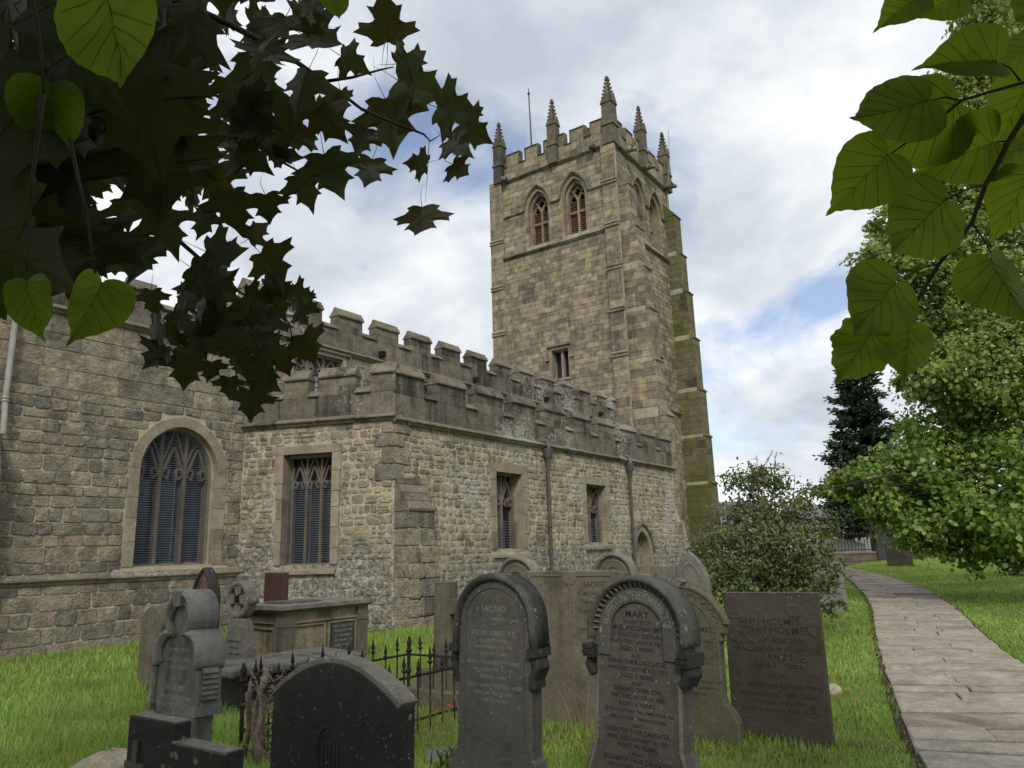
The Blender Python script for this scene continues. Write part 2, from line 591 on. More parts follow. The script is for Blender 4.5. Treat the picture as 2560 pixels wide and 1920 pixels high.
M['g_black'] = grave('blackened_sandstone', [(0.03, 0.029, 0.026), (0.036, 0.034, 0.030)], spots=0.34, spot_col=(0.20, 0.20, 0.17), white=0.08, white_scale=6.0, white_col=(0.10, 0.10, 0.085))
M['g_grey'] = grave('grey_gritstone', [(0.0825, 0.0779, 0.0673), (0.0957, 0.0904, 0.0779)], spots=0.25, white=0.10, white_scale=4.5, white_col=(0.19, 0.19, 0.165), stain=0.55, stain_col=(0.032, 0.031, 0.028), streak=0.75, stain_scale=1.6)
M['g_mary'] = grave('grey_brown_gritstone', [(0.0962, 0.0873, 0.0725)], spots=0.34, white=0.08, white_scale=5.0, white_col=(0.20, 0.195, 0.165), stain=0.4, streak=0.5, stain_col=(0.05, 0.046, 0.038), grain=140.0)
M['g_brown'] = grave('brown_sandstone', [(0.125, 0.1097, 0.0825), (0.1438, 0.1231, 0.0908)], spots=0.05, stain=0.3, stain_col=(0.05, 0.042, 0.03))
M['g_olive'] = grave('olive_stained_sandstone', [(0.1105, 0.1014, 0.065), (0.13, 0.117, 0.0715)], spots=0.1, green=0.35, green_col=(0.07, 0.07, 0.03), green_scale=1.5)
M['g_slate'] = grave('flaking_brown_slate', [(0.0782, 0.0667, 0.0517)], spots=0.05, stain=0.35, green=0.3, green_col=(0.075, 0.068, 0.04), green_scale=2.5, bump=0.5)
M['g_pale'] = grave('pale_grey_granite', [(0.20, 0.195, 0.175)], spots=0.2, stain=0.4, stain_col=(0.06, 0.06, 0.05), grain=160.0)
M['g_tref'] = grave('pale_grey_limestone', [(0.161, 0.1575, 0.138)], spots=0.15, stain=0.45, stain_col=(0.05, 0.048, 0.038), green=0.3, green_col=(0.065, 0.065, 0.035), green_scale=2.0)
M['g_maroon'] = grave('dark_red_sandstone', [(0.062, 0.032, 0.025)], spots=0.0, stain=0.3)
M['g_red'] = grave('red_flaking_sandstone', [(0.10, 0.06, 0.045)], spots=0.0, stain=0.6, white=0.45, white_col=(0.25, 0.24, 0.21), white_scale=20.0)
M['g_tan'] = grave('tan_sandstone', [(0.204, 0.168, 0.108), (0.228, 0.186, 0.12)], spots=0.05, stain=0.4, stain_col=(0.07, 0.06, 0.04))
M['g_plaque'] = grave('grey_slate_plaque', [(0.05, 0.052, 0.052)], spots=0.0, stain=0.2)
M['g_lichen'] = grave('lichened_grey_stone', [(0.1552, 0.1437, 0.1207)], spots=0.4, stain=0.3, white=0.25, white_col=(0.33, 0.32, 0.27), white_scale=16.0)
M['g_orange'] = grave('orange_lichened_stone', [(0.13, 0.11, 0.085)], spots=0.35, spot_col=(0.30, 0.16, 0.05), stain=0.3)
def worn_mat(name, col, worn):
    """cut lettering that has partly weathered away"""
    m = new_mat(name)
    b = NB(m)
    pos = b.n('ShaderNodeTexCoord').outputs['Object']
    k = b.math('ADD', b.math('MULTIPLY', b.noise(pos, 14.0, 4, 0.6), 0.5), b.math('MULTIPLY', b.noise(pos, 110.0, 3, 0.6), 0.5))
    bs = b.n('ShaderNodeBsdfPrincipled')
    b.put(bs.inputs['Base Color'], col)
    bs.inputs['Roughness'].default_value = 0.9
    tr = b.n('ShaderNodeBsdfTransparent')
    mx = b.n('ShaderNodeMixShader')
    b.put(mx.inputs[0], b.step(k, 0.34 + worn, 0.52 + worn))
    b.put(mx.inputs[1], tr.outputs[0])
    b.put(mx.inputs[2], bs.outputs[0])
    o = b.n('ShaderNodeOutputMaterial')
    b.put(o.inputs[0], mx.outputs[0])
    return m


M['letter_dark'] = worn_mat('dark_lead_lettering', (0.012, 0.012, 0.012), -0.06)
M['letter_pale'] = worn_mat('pale_cut_lettering', (0.20, 0.195, 0.17), 0.0)
M['letter_grey'] = worn_mat('dull_cut_lettering', (0.035, 0.031, 0.026), 0.03)
M['letter_white'] = worn_mat('whitened_cut_lettering', (0.28, 0.27, 0.235), 0.02)
M['iron'] = plain_mat('rusty_black_iron', (0.022, 0.017, 0.014), 0.75, 0.0, 0.3, 0.5, 12.0)
M['slab'] = stone_mat('paving_stone_surface', [(0.282, 0.2444, 0.1962), (0.3229, 0.2846, 0.2294), (0.2551, 0.2244, 0.1837), (0.303, 0.2645, 0.21)], mott=0.4, stain=0.25, stain_col=(0.13, 0.11, 0.09), stain_scale=1.6, bump=0.6, bump_dist=0.006, spots=0.05)
M['wood'] = stone_mat('dead_grey_wood', [(0.22, 0.165, 0.12), (0.26, 0.20, 0.15)], mott=0.5, stain=0.25, stain_scale=3.0, bump=0.8)
M['bark'] = stone_mat('tree_bark', [(0.075, 0.065, 0.05), (0.09, 0.078, 0.06)], mott=0.5, stain=0.3, stain_scale=3.0, bump=1.0, bump_dist=0.03, vary=0)
M['rock'] = stone_mat('pale_mossy_rock', [(0.52, 0.45, 0.32)], mott=0.4, stain=0.2, green=0.2, bump=0.9, bump_dist=0.03, vary=0, coord='obj', grain=40)


# ================================================================ cut lettering (made first, while the scene is small)
def text_shape(body, size, width=None, shear=0.0):
    cu = bpy.data.curves.new('lettering', 'FONT')
    cu.body = body
    cu.size = size
    cu.align_x = 'CENTER'
    cu.resolution_u = 2
    cu.shear = shear
    cu.offset = size * 0.010
    ob = bpy.data.objects.new('lettering', cu)
    COL.objects.link(ob)
    dg = bpy.context.evaluated_depsgraph_get()
    me = bpy.data.meshes.new_from_object(ob.evaluated_get(dg))
    v = [(p.co.x, p.co.y) for p in me.vertices]
    f = [tuple(p.vertices) for p in me.polygons]
    bpy.data.objects.remove(ob)
    bpy.data.curves.remove(cu)
    bpy.data.meshes.remove(me)
    if width and v:
        w = max(p[0] for p in v) - min(p[0] for p in v)
        k = width / max(w, 1e-6)
        v = [(p[0] * k, p[1]) for p in v]
    return v, f


def lines_of(rows):
    """rows: (text, size, u, z, width or None[, shear])"""
    return [(text_shape(r[0], r[1], r[4] if len(r) > 4 else None, r[5] if len(r) > 5 else 0.0), r[2], r[3]) for r in rows]


T_JACOB = lines_of([
    ('SACRED', 0.052, 0, 1.205, 0.20), ('TO THE MEMORY', 0.026, 0, 1.148, 0.20), ('OF', 0.022, 0, 1.115),
    ('JACOB GREGORY,', 0.045, 0, 1.052, 0.36), ('OF STANTON HALL,', 0.024, 0, 1.012, 0.24), ('WHO DIED JULY 27, 1898,', 0.026, 0, 0.968, 0.31),
    ('AGED 85 YEARS.', 0.026, 0, 0.925, 0.22), ('ALSO OF ELIZABETH HIS WIFE,', 0.034, 0, 0.868, 0.43), ('WHO DIED APRIL 11, 1905,', 0.027, 0, 0.823, 0.32),
    ('AGED 73 YEARS.', 0.027, 0, 0.78, 0.22), ('ALSO OF SARAH THEIR DAUGHTER,', 0.034, 0, 0.722, 0.47), ('WHO DIED FEBY 27, 1939,', 0.027, 0, 0.678, 0.31), ('AGED 89 YEARS.', 0.027, 0, 0.635, 0.22)])
_m = [('MARY', 0.062, 0.17), ('DAUGHTER OF', 0.036, 0.20), ('SAMUEL AND SARAH SMITH,', 0.044, 0.42), ('OF STANTON OLD HALL,', 0.039, 0.38), ('WHO DIED JANY 3, 1871,', 0.037, 0.40), ('AGED 3 YEARS.', 0.035, 0.25),
      ('ALSO', 0.033, 0.08), ('SARAH THEIR DAUGHTER,', 0.041, 0.41), ('WHO DIED OCTOBER 21, 1875,', 0.037, 0.42), ('AGED 3 YEARS.', 0.035, 0.25), ('ALSO', 0.033, 0.08), ('RICHARD THEIR SON,', 0.041, 0.34),
      ('WHO DIED NOVR 19, 1882,', 0.037, 0.39), ('AGED 6 YEARS.', 0.035, 0.26), ('HE SHALL GATHER THE LAMBS WITH HIS', 0.027, 0.48), ('ARM, AND CARRY THEM IN HIS BOSOM.', 0.025, 0.39), ('ALSO', 0.032, 0.08),
      ('DOROTHY THEIR DAUGHTER,', 0.040, 0.44), ('WHO DIED JANUARY 30, 1907,', 0.037, 0.44), ('AGED 45 YEARS.', 0.035, 0.28), ('ALSO', 0.032, 0.08), ('ELIZABETH THEIR DAUGHTER,', 0.041, 0.48), ('WHO DIED APRIL 20, 1934,', 0.038, 0.42), ('AGED 74 YEARS.', 0.036, 0.29), ('HER END WAS PEACE.', 0.03, 0.30)]
T_MARY = lines_of([(t, s, 0, 1.168 - 0.0405 * i, w) for i, (t, s, w) in enumerate(_m)])
T_MARY_ARC = text_shape('IN AFFECTIONATE REMEMBRANCE OF', 0.072)
T_SLATE = lines_of([
    ('ANN HOLMES', 0.075, -0.02, 0.93, 0.52), ('JOHN HOLMES', 0.085, 0.02, 0.855, 0.58), ('of Stanton', 0.075, 0.06, 0.785, 0.36, 0.35), ('who departed this life the 11th of July', 0.058, 0.02, 0.715, 0.70),
    ('1821', 0.08, 0.05, 0.645, 0.19), ('Aged 31 Years', 0.07, 0.02, 0.585, 0.40), ('ALSO', 0.055, 0.02, 0.505, 0.16), ('William who died in his infancy', 0.06, 0.06, 0.43, 0.62),
    ('All friends and all relations dear', 0.05, 0.0, 0.36, 0.62), ('who have been kind', 0.05, 0.0, 0.30, 0.4), ('Happy to live and die in peace', 0.05, 0.0, 0.24, 0.6)])
T_ZIG = lines_of([('JAMES HOLMES,', 0.062, 0.06, 0.885, 0.52), ('WHO DIED JULY 18 1856.', 0.04, 0.06, 0.795, 0.48), ('AGED 61 YEARS.', 0.035, 0.03, 0.74, 0.3), ('ALSO OF ANN HIS WIFE DIED', 0.034, 0.06, 0.665, 0.56), ('MAY 20 1857.', 0.034, 0.08, 0.62, 0.34), ('AGED 60 YEARS.', 0.032, 0.05, 0.572, 0.3), ('ALSO CATHERINE DAUGHTER', 0.034, 0.07, 0.48, 0.56), ('DIED MAR 18 1865.', 0.034, 0.08, 0.43, 0.4), ('AGED 13 YEARS.', 0.03, 0.06, 0.385, 0.3)])
T_DOUBLE = lines_of([('SACRED', 0.075, 0.28, 1.245, 0.26), ('to the memory of', 0.055, 0.28, 1.17, 0.40), ('Thomas Son of', 0.06, 0.28, 1.09, 0.34), ('Thomas and Mary', 0.06, 0.28, 1.01, 0.44, 0.3), ('of Stanton', 0.055, 0.28, 0.93, 0.26), ('who died in 1834', 0.05, 0.28, 0.85, 0.36)])
T_TREF = lines_of([('IN MEMORY OF', 0.034, 0, 0.99, 0.24), ('WHO DIED SEPTEMBER', 0.034, 0, 0.93, 0.30), ('AGED 70 YEARS', 0.034, 0, 0.875, 0.24), ('ALSO OF', 0.034, 0, 0.805, 0.14), ('SARAH SMITH', 0.06, 0, 0.735, 0.30), ('WIFE OF THE ABOVE NAMED', 0.036, 0, 0.685, 0.42), ('WHO DIED SEPTEMBER 13TH 1886,', 0.036, 0, 0.635, 0.50), ('AGED 76 YEARS.', 0.038, 0, 0.58, 0.28), ('RESTING IN THE HOPE OF A JOYFUL', 0.03, 0, 0.515, 0.50), ('RESURRECTION.', 0.03, -0.12, 0.47, 0.2), ('ALSO OF', 0.034, 0.05, 0.38, 0.14), ('SMITH', 0.05, 0.16, 0.29, 0.16)])
T_PLAQUE = lines_of([('SACRED TO THE MEMORY OF', 0.045, 0, 0.56, 0.38), ('THOMAS AND ANN', 0.05, 0, 0.49, 0.34), ('OF THIS PARISH', 0.045, 0, 0.42, 0.3), ('WHO DIED MAY 1841', 0.045, 0, 0.35, 0.36), ('AGED 72 YEARS', 0.045, 0, 0.28, 0.3)])
T_WHEEL = text_shape('IHS', 0.20, 0.11)
T_STALEY = lines_of([('THOMAS STALEY', 0.045, 0, 0.62, 0.28), ('WHO DIED', 0.035, 0, 0.55, 0.16), ('AGED 54 YEARS', 0.035, 0, 0.48, 0.22)])
T_ROUND = text_shape('IN AFFECTIONATE MEMORY OF', 0.06)


def inscribe(rows, fr, d, mat, parent):
    """each line of lettering is a part"""
    for (v, f), u0, z0 in rows:
        mesh_obj('inscription', [fr.p(u0 + a, z0 + b, d) for a, b in v], f, mat, parent, wc=False)


def arc_letters(shape, fr, cu, cz, R, spread, d):
    """bend one line of lettering round an arch"""
    v, f = shape
    w = max(p[0] for p in v) - min(p[0] for p in v)
    k = spread * R / w
    mb = MB()
    out = []
    for a, b in v:
        th = -(a * k / R)
        r = R + b
        out.append(fr.p(cu - r * math.sin(th), cz + r * math.cos(th), d))
    mb.add(out, f)
    return mb


# ================================================================ masonry
class Rect:
    def __init__(s, a, b, z0, z1):
        s.a, s.b, s.z0, s.z1 = a, b, z0, z1

    def span(s, z):
        return (s.a, s.b)

    def inside(s, u, z):
        return s.a < u < s.b and s.z0 < z < s.z1

    def outline(s, n=1):
        return [(s.a, s.z0), (s.b, s.z0), (s.b, s.z1), (s.a, s.z1)]

    def push(s, u, z):
        c = [(abs(u - s.a), (s.a, z)), (abs(u - s.b), (s.b, z)), (abs(z - s.z0), (u, s.z0)), (abs(z - s.z1), (u, s.z1))]
        return min(c)[1]


class Arch:
    """two-centred arch opening: centre c, half width hw, from z0, springing zs, apex za"""

    def __init__(s, c, hw, z0, zs, za):
        s.c, s.hw, s.z0, s.zs, s.z1 = c, hw, z0, zs, za
        h = za - zs
        s.R = max((h * h + hw * hw) / (2 * hw), hw)

    def half(s, z):
        if z <= s.zs:
            return s.hw
        t = s.R ** 2 - (z - s.zs) ** 2
        return max(0.0, math.sqrt(max(0.0, t)) - (s.R - s.hw))

    def span(s, z):
        h = s.half(z)
        return (s.c - h, s.c + h)

    def inside(s, u, z):
        return s.z0 < z < s.z1 and abs(u - s.c) < s.half(z)

    def arc(s, n=12, grow=0.0):
        """points of the head from left springing over the apex to right springing"""
        R = s.R + grow
        k = s.R - s.hw
        am = math.acos(min(1.0, k / R))
        right = [(s.c - k + R * math.cos(am * i / n), s.zs + R * math.sin(am * i / n)) for i in range(n + 1)]
        left = [(2 * s.c - u, z) for u, z in right]
        return left[:-1] + right[::-1]

    def outline(s, n=12):
        return [(s.c - s.hw, s.z0), (s.c + s.hw, s.z0)] + s.arc(n)[::-1]

    def push(s, u, z):
        h = s.half(z)
        if z <= s.zs:
            return (s.c + (h if u > s.c else -h), z)
        k = (s.R - s.hw) * (-1 if u > s.c else 1)
        cx = s.c + k
        dx, dz = u - cx, z - s.zs
        L = max(1e-6, math.hypot(dx, dz))
        return (cx + dx / L * s.R, s.zs + dz / L * s.R)


def wall_body(name, fr, u0, u1, z0, z1, holes, mat, parent, thick=0.6, reveal=None):
    """the wall itself: a slab with real openings (its face is the mortar between the stones)"""
    outer = [(u0, z0), (u1, z0), (u1, z1), (u0, z1)]
    loops = [outer] + [h.outline() for h in holes]
    flat = [p for l in loops for p in l]
    tris = tessellate_polygon([[Vector((a, b, 0)) for a, b in l] for l in loops])
    n = len(flat)
    v = [fr.p(a, b, 0.0) for a, b in flat] + [fr.p(a, b, -thick) for a, b in flat]
    f = []
    for t in tris:
        a, b, c = t
        A, B, Cc = flat[a], flat[b], flat[c]
        if (B[0] - A[0]) * (Cc[1] - A[1]) - (B[1] - A[1]) * (Cc[0] - A[0]) < 0:
            a, b, c = c, b, a
        f.append((a, b, c))
        f.append((c + n, b + n, a + n))
    base = 0
    for l in loops:
        k = len(l)
        for i in range(k):
            f.append((base + i, base + i + n, base + (i + 1) % k + n, base + (i + 1) % k))
        base += k
    return mesh_obj(name, v, f, mat, parent)


def ring_outline(u0, u1, z0, z1, style, rnd):
    w, h = u1 - u0, z1 - z0
    if style == 'ashlar':
        j = 0.004
        return [(u0 + rnd.uniform(-j, j), z0 + rnd.uniform(-j, j)), (u1 + rnd.uniform(-j, j), z0 + rnd.uniform(-j, j)),
                (u1 + rnd.uniform(-j, j), z1 + rnd.uniform(-j, j)), (u0 + rnd.uniform(-j, j), z1 + rnd.uniform(-j, j))]
    if style == 'squared':
        c = min(w, h) * rnd.uniform(0.06, 0.17)
        j = min(w, h) * 0.055
    else:
        c = min(w, h) * rnd.uniform(0.18, 0.34)
        j = min(w, h) * 0.10
    pts = [(u0 + c, z0), (u1 - c, z0), (u1, z0 + c), (u1, z1 - c), (u1 - c, z1), (u0 + c, z1), (u0, z1 - c), (u0, z0 + c)]
    return [(a + rnd.uniform(-j, j), b + rnd.uniform(-j, j)) for a, b in pts]


def stone_geo(fr, poly, back, front, bevel, rnd, bulge=0.0):
    """one stone: side, rounded arris and face; returns verts (world), faces"""
    n = len(poly)
    cu = sum(p[0] for p in poly) / n
    cz = sum(p[1] for p in poly) / n
    v = [fr.p(a, b, back) for a, b in poly]
    v += [fr.p(a, b, front - bevel) for a, b in poly]
    ins = []
    for a, b in poly:
        du, dz = cu - a, cz - b
        L = max(1e-6, math.hypot(du, dz))
        k = min(bevel * 1.25, L * 0.45)
        ins.append((a + du / L * k, b + dz / L * k))
    v += [fr.p(a, b, front + rnd.uniform(-0.25, 0.25) * bevel) for a, b in ins]
    f = []
    for r in (0, n):
        for i in range(n):
            f.append((r + i, r + (i + 1) % n, r + n + (i + 1) % n, r + n + i))
    if bulge:
        v.append(fr.p(cu + rnd.uniform(-0.2, 0.2) * bulge, cz, front + bulge))
        for i in range(n):
            f.append((2 * n + i, 2 * n + (i + 1) % n, 3 * n))
    else:
        f.append(tuple(range(2 * n, 3 * n)))
    return v, f


def stones(fr, parent, mat, u0, u1, z0, z1, course, width, style, holes=(), joint=0.012, proud=(0.008, 0.02), bevel=0.006,
           bulge=(0.0, 0.0), limit=300, name='stone', seed=1, quoin=None, score=None):
    """lay coursed masonry over a wall; every stone is an object of its own, past the limit the rest is one part"""
    rnd = random.Random(seed)
    laid = []
    z = z0
    while z < z1 - 0.04:
        h = rnd.uniform(*course)
        if z + h > z1 - course[0] * 0.6:
            h = z1 - z
        za, zb = z, z + h
        zm = (za + zb) / 2
        u = u0 - rnd.uniform(0.0, 0.8) * width[0]
        cells = []
        while u < u1 - 0.02:
            w = rnd.uniform(*width) * (1.0 if rnd.random() > 0.15 else 0.6)
            e = u + w
            if u1 - e < width[0] * 0.45:
                e = u1
            cells.append((max(u, u0), min(e, u1)))
            u = e
        for (a, b) in cells:
            segs = [(a, b, za, zb)]
            for H in holes:
                nxt = []
                for (p, q, s, t) in segs:
                    if t <= H.z0 + 0.01 or s >= H.z1 - 0.01:
                        nxt.append((p, q, s, t))
                        continue
                    mid = min(max((s + t) / 2, H.z0 + 0.001), H.z1 - 0.001)
                    l, r = H.span(mid)
                    if q <= l or p >= r:
                        nxt.append((p, q, s, t))
                        continue
                    if l - p > 0.05:
                        nxt.append((p, l, s, t))
                    if q - r > 0.05:
                        nxt.append((r, q, s, t))
                    c0, c1 = max(p, l), min(q, r)
                    if isinstance(H, Rect) and c1 - c0 > 0.05:
                        if t - H.z1 > 0.04:
                            nxt.append((c0, c1, H.z1, t))
                        if H.z0 - s > 0.04:
                            nxt.append((c0, c1, s, H.z0))
                segs = nxt
            laid += segs
        z = zb
    out = []
    for (a, b, s, t) in laid:
        if b - a < 0.05 or t - s < 0.035:
            continue
        subs = [(a, b, s, t)]
        if style == 'rubble' and t - s > 0.2 and rnd.random() < 0.35:
            k = s + (t - s) * rnd.uniform(0.4, 0.6)
            subs = [(a, b, s, k), (a, b, k, t)]
        for (p, q, c, d) in subs:
            j = joint / 2 * rnd.uniform(0.6, 1.5)
            if q - p < 3 * j or d - c < 3 * j:
                continue
            poly = ring_outline(p + j, q - j, c + j, d - j, style, rnd)
            for H in holes:
                if isinstance(H, Arch):
                    poly = [H.push(x, y) if H.inside(x, y) else (x, y) for x, y in poly]
            ar = (q - p) * (d - c)
            out.append((ar, poly))
    # nearest / largest first
    def key(it):
        ar, poly = it
        cu = sum(p[0] for p in poly) / len(poly)
        cz = sum(p[1] for p in poly) / len(poly)
        P = Vector(fr.p(cu, cz, 0))
        s = ar / max(4.0, (P - EYE).length_squared)
        if score is not None:
            s *= score(cu, cz)
        return -s
    out.sort(key=key)
    rest = MB()
    for i, (ar, poly) in enumerate(out):
        pr = rnd.uniform(*proud)
        bl = rnd.uniform(*bulge)
        v, f = stone_geo(fr, poly, -0.01, pr + bevel * 0.0, bevel, rnd, bl)
        if i < limit:
            cx = [sum(p[k] for p in v) / len(v) for k in range(3)]
            v = [(p[0] - cx[0], p[1] - cx[1], p[2] - cx[2]) for p in v]
            mesh_obj(name, v, f, mat, parent, wc=True, loc=cx)
        else:
            rest.add(v, f)
    if rest.v:
        o = rest.obj(name + 'work', mat, parent)
        tag(o, kind='stuff')
    return len(out)


def surround_rect(fr, parent, mat, H, w, proud=0.03, depth=0.25, seed=3, sill=0.16, head=0.0):
    """jamb stones, lintel and sloping sill round a square-headed window; each its own piece"""
    rnd = random.Random(seed)
    for a, b in ((H.a - w, H.a), (H.b, H.b + w)):
        z = H.z0
        while z < H.z1 - 0.05:
            h = rnd.uniform(0.32, 0.52)
            if H.z1 - (z + h) < 0.2:
                h = H.z1 - z
            x = rnd.uniform(-0.05, 0.03)
            aa, bb = (a - x, b + 0.005) if a < H.a else (a - 0.005, b + x)
            v, f = stone_geo(fr, [(aa + 0.004, z + 0.004), (bb, z + 0.004), (bb, z + h - 0.004), (aa + 0.004, z + h - 0.004)], -depth, proud, 0.008, rnd)
            mesh_obj('jamb_stone', v, f, mat, parent)
            z += h
    v, f = stone_geo(fr, [(H.a - w - 0.02, H.z1 - 0.005), (H.b + w + 0.02, H.z1 - 0.005), (H.b + w + 0.02, H.z1 + w * 0.9 + head), (H.a - w - 0.02, H.z1 + w * 0.9 + head)], -depth, proud + 0.003, 0.008, rnd)
    mesh_obj('lintel', v, f, mat, parent)
    mb = MB()
    fr.extrude(mb, [(-depth, H.z0 - 0.02), (-depth, H.z0 + 0.03), (proud + 0.05, H.z0 - sill * 0.6), (proud + 0.05, H.z0 - sill), (-depth * 0.5, H.z0 - sill)], H.a - w * 0.75, H.b + w * 0.75)
    mb.obj('sill', mat, parent)


def arch_ring(fr, parent, mat, H, w, d0, d1, n, jamb=True, name='arch_stone', seed=5, joint=0.006):
    """voussoirs and jamb stones round an arched opening"""
    rnd = random.Random(seed)
    inner = H.arc(n * 2, -0.006)
    outer = H.arc(n * 2, w)
    m = len(inner)
    seg = max(2, (m - 1) // (2 * max(1, n // 2)))
    i = 0
    while i < m - 1:
        k = min(m - 1, i + seg)
        poly = inner[i:k + 1] + outer[i:k + 1][::-1]
        poly = poly[::-1]
        v, f = stone_geo(fr, poly, d0, d1, 0.006, rnd)
        mesh_obj(name, v, f, mat, parent)
        i = k
    if jamb:
        for a, b in ((H.c - H.hw - w, H.c - H.hw + 0.006), (H.c + H.hw - 0.006, H.c + H.hw + w)):
            z = H.z0
            while z < H.zs - 0.02:
                h = rnd.uniform(0.3, 0.5)
                if H.zs - (z + h) < 0.22:
                    h = H.zs - z
                v, f = stone_geo(fr, [(a, z + joint / 2), (b, z + joint / 2), (b, z + h - joint / 2), (a, z + h - joint / 2)], d0, d1, 0.006, rnd)
                mesh_obj('jamb_stone', v, f, mat, parent)
                z += h


def ogee_head(c, hw, zs, za, n=8):
    """left and right cusped curves of a light's head"""
    L = []
    for i in range(n + 1):
        t = i / n
        x = hw * (1 - t) ** 0.75 if t < 1 else 0
        z = zs + (za - zs) * (t ** 1.5)
        L.append((x, z))
    return [(c - x, z) for x, z in L], [(c + x, z) for x, z in L]


def tracery_lights(fr, parent, mat, a, b, z0, zs, za, nl, d0, d1, mw, top=None, super_tracery=True):
    """mullions and cusped heads of nl lights between a and b; zs springing of the lights, za their heads, top: opening height at u"""
    lw = (b - a) / nl
    for i in range(1, nl):
        u = a + lw * i
        mb = MB()
        fr.bar(mb, [(u, z0), (u, (top(u) if top else za))], mw, d0, d1, mw * 0.25)
        mb.obj('mullion', mat, parent)
    mb = MB()
    for u in (a + mw * 0.35, b - mw * 0.35):
        fr.bar(mb, [(u, z0), (u, min((top(u) if top else za), za))], mw * 0.7, d0, d1 - 0.01, 0)
    for i in range(nl):
        c = a + lw * (i + 0.5)
        hw = lw / 2
        l, r = ogee_head(c, hw, zs, za if top is None else min(za, top(c)), 9)
        fr.bar(mb, l, mw * 0.75, d0 + 0.005, d1 - 0.008, mw * 0.2)
        fr.bar(mb, r, mw * 0.75, d0 + 0.005, d1 - 0.008, mw * 0.2)
        # cusps
        for s in (-1, 1):
            k = 4
            q = l[k] if s < 0 else r[k]
            fr.bar(mb, [q, (c + s * hw * 0.28, q[1] - (za - zs) * 0.16), (c + s * hw * 0.42, q[1] - (za - zs) * 0.42), (l[1] if s < 0 else r[1])], mw * 0.45, d0 + 0.01, d1 - 0.02, 0)
    if super_tracery:
        for i in range(1, nl):
            u = a + lw * i
            zt = top(u) if top else za
            for s in (-1, 1):
                tip = u + s * lw * 0.5
                zz = top(tip) if top else za
                fr.bar(mb, [(u, zs + (za - zs) * 0.35), (u + s * lw * 0.22, zs + (za - zs) * 0.9), (tip, zz)], mw * 0.5, d0 + 0.01, d1 - 0.012, 0)
    mb.obj('tracery', mat, parent)


def wires(fr, parent, a, b, z0, z1, d, span=None, step=0.062, vstep=0.0):
    mb = MB()
    z = z0 + 0.03
    while z < z1:
        l, r = (a, b) if span is None else span(z)
        l, r = max(l, a), min(r, b)
        if r - l > 0.05:
            fr.box(mb, l, r, z - 0.0035, z + 0.0035, d - 0.004, d + 0.004)
        z += step
    for u in (a + 0.012, (a + b) / 2, b - 0.012):
        fr.box(mb, u - 0.006, u + 0.006, z0, min(z1, z1 if span is None else z0 + (z1 - z0) * 0.72), d - 0.006, d - 0.0045)
    mb.obj('wire_guard', M['wire'], parent)


COPE = [(0.05, 0.0), (0.06, 0.03), (-0.01, 0.16), (-0.05, 0.19), (-0.06, 0.235), (-0.10, 0.262), (-0.15, 0.245), (-0.17, 0.19), (-0.345, 0.0)]


def cope(fr, parent, u0, u1, z, s=1.0, thick=0.3, mat=None):
    mb = MB()
    fr.extrude(mb, [(d * (thick / 0.30) if d < 0 else d, z + h * s) for d, h in COPE], u0, u1)
    return mb.obj('coping_stone', mat or M['coping'], parent)


def battlement(fr, parent, u0, u1, z0, zb, zt, merlons, thick=0.30, rows=2, seed=9, block=(0.75, 1.15)):
    """low parapet wall of big blocks, merlons of stacked blocks and copings"""
    rnd = random.Random(seed)
    hb = zb - z0 - 0.14
    u = u0
    while u < u1 - 0.01:                      # base course, one block after another
        w = rnd.uniform(*block)
        e = u + w if u1 - (u + w) > block[0] * 0.5 else u1
        mb = MB()
        pr = rnd.uniform(-0.004, 0.006)
        v, f = stone_geo(fr, [(u + 0.004, z0), (e - 0.004, z0), (e - 0.004, zb), (u + 0.004, zb)], -thick, pr, 0.008, rnd)
        mesh_obj('parapet_stone', v, f, M['parapet'], parent)
        u = e
    ms = sorted(merlons)
    h = zt - 0.26 - zb
    for a, b in ms:
        zz = zb
        nrow = rows
        for k in range(nrow):
            z1 = zb + h * (k + 1) / nrow
            cuts = [a, b] if (k % 2 == 1 or b - a < 0.75) else [a, a + (b - a) * rnd.uniform(0.4, 0.6), b]
            for i in range(len(cuts) - 1):
                pr = rnd.uniform(-0.003, 0.006)
                p0, p1 = cuts[i] + (0.003 if i else 0.0), cuts[i + 1] - (0.003 if i < len(cuts) - 2 else 0.0)
                mb = MB()
                fr.box(mb, p0, p1, zz + 0.003, z1 - 0.003, -thick + 0.004 * k, pr)
                mb.obj('merlon_stone', M['parapet'], parent)
            zz = z1
        cope(fr, parent, a - 0.02, b + 0.02, zb + h, 1.0, thick)
    edge = [u0] + [x for m in ms for x in m] + [u1]
    for i in range(0, len(edge), 2):
        a, b = edge[i], edge[i + 1]
        if b - a > 0.08:
            cope(fr, parent, a + 0.004, b - 0.004, zb, 0.62, thick)


def string(fr, parent, u0, u1, z, out=0.12, h=0.13, back=0.05, mat=None, name='string_course', seg=1.1, seed=4):
    rnd = random.Random(seed)
    u = u0
    while u < u1 - 1e-6:
        e = u + rnd.uniform(0.8, 1.3) * seg
        if u1 - e < seg * 0.4:
            e = u1
        mb = MB()
        j = rnd.uniform(-0.004, 0.004)
        fr.extrude(mb, [(-back, z - 0.02), (out * 0.45, z - 0.02), (out * 0.6, z + 0.02), (out, z + h * 0.35 + j), (out, z + h * 0.5 + j), (0.02, z + h), (-back, z + h)], u + 0.002, e - 0.002)
        mb.obj(name, mat or M['coping'], parent)
        u = e


# ================================================================ the church: chancel, nave and aisle
church = empty('church', (18.0, 15.0, 0.0))
tag(church, 'long stone church with battlemented parapets, traceried windows and rubble side aisle', 'church')

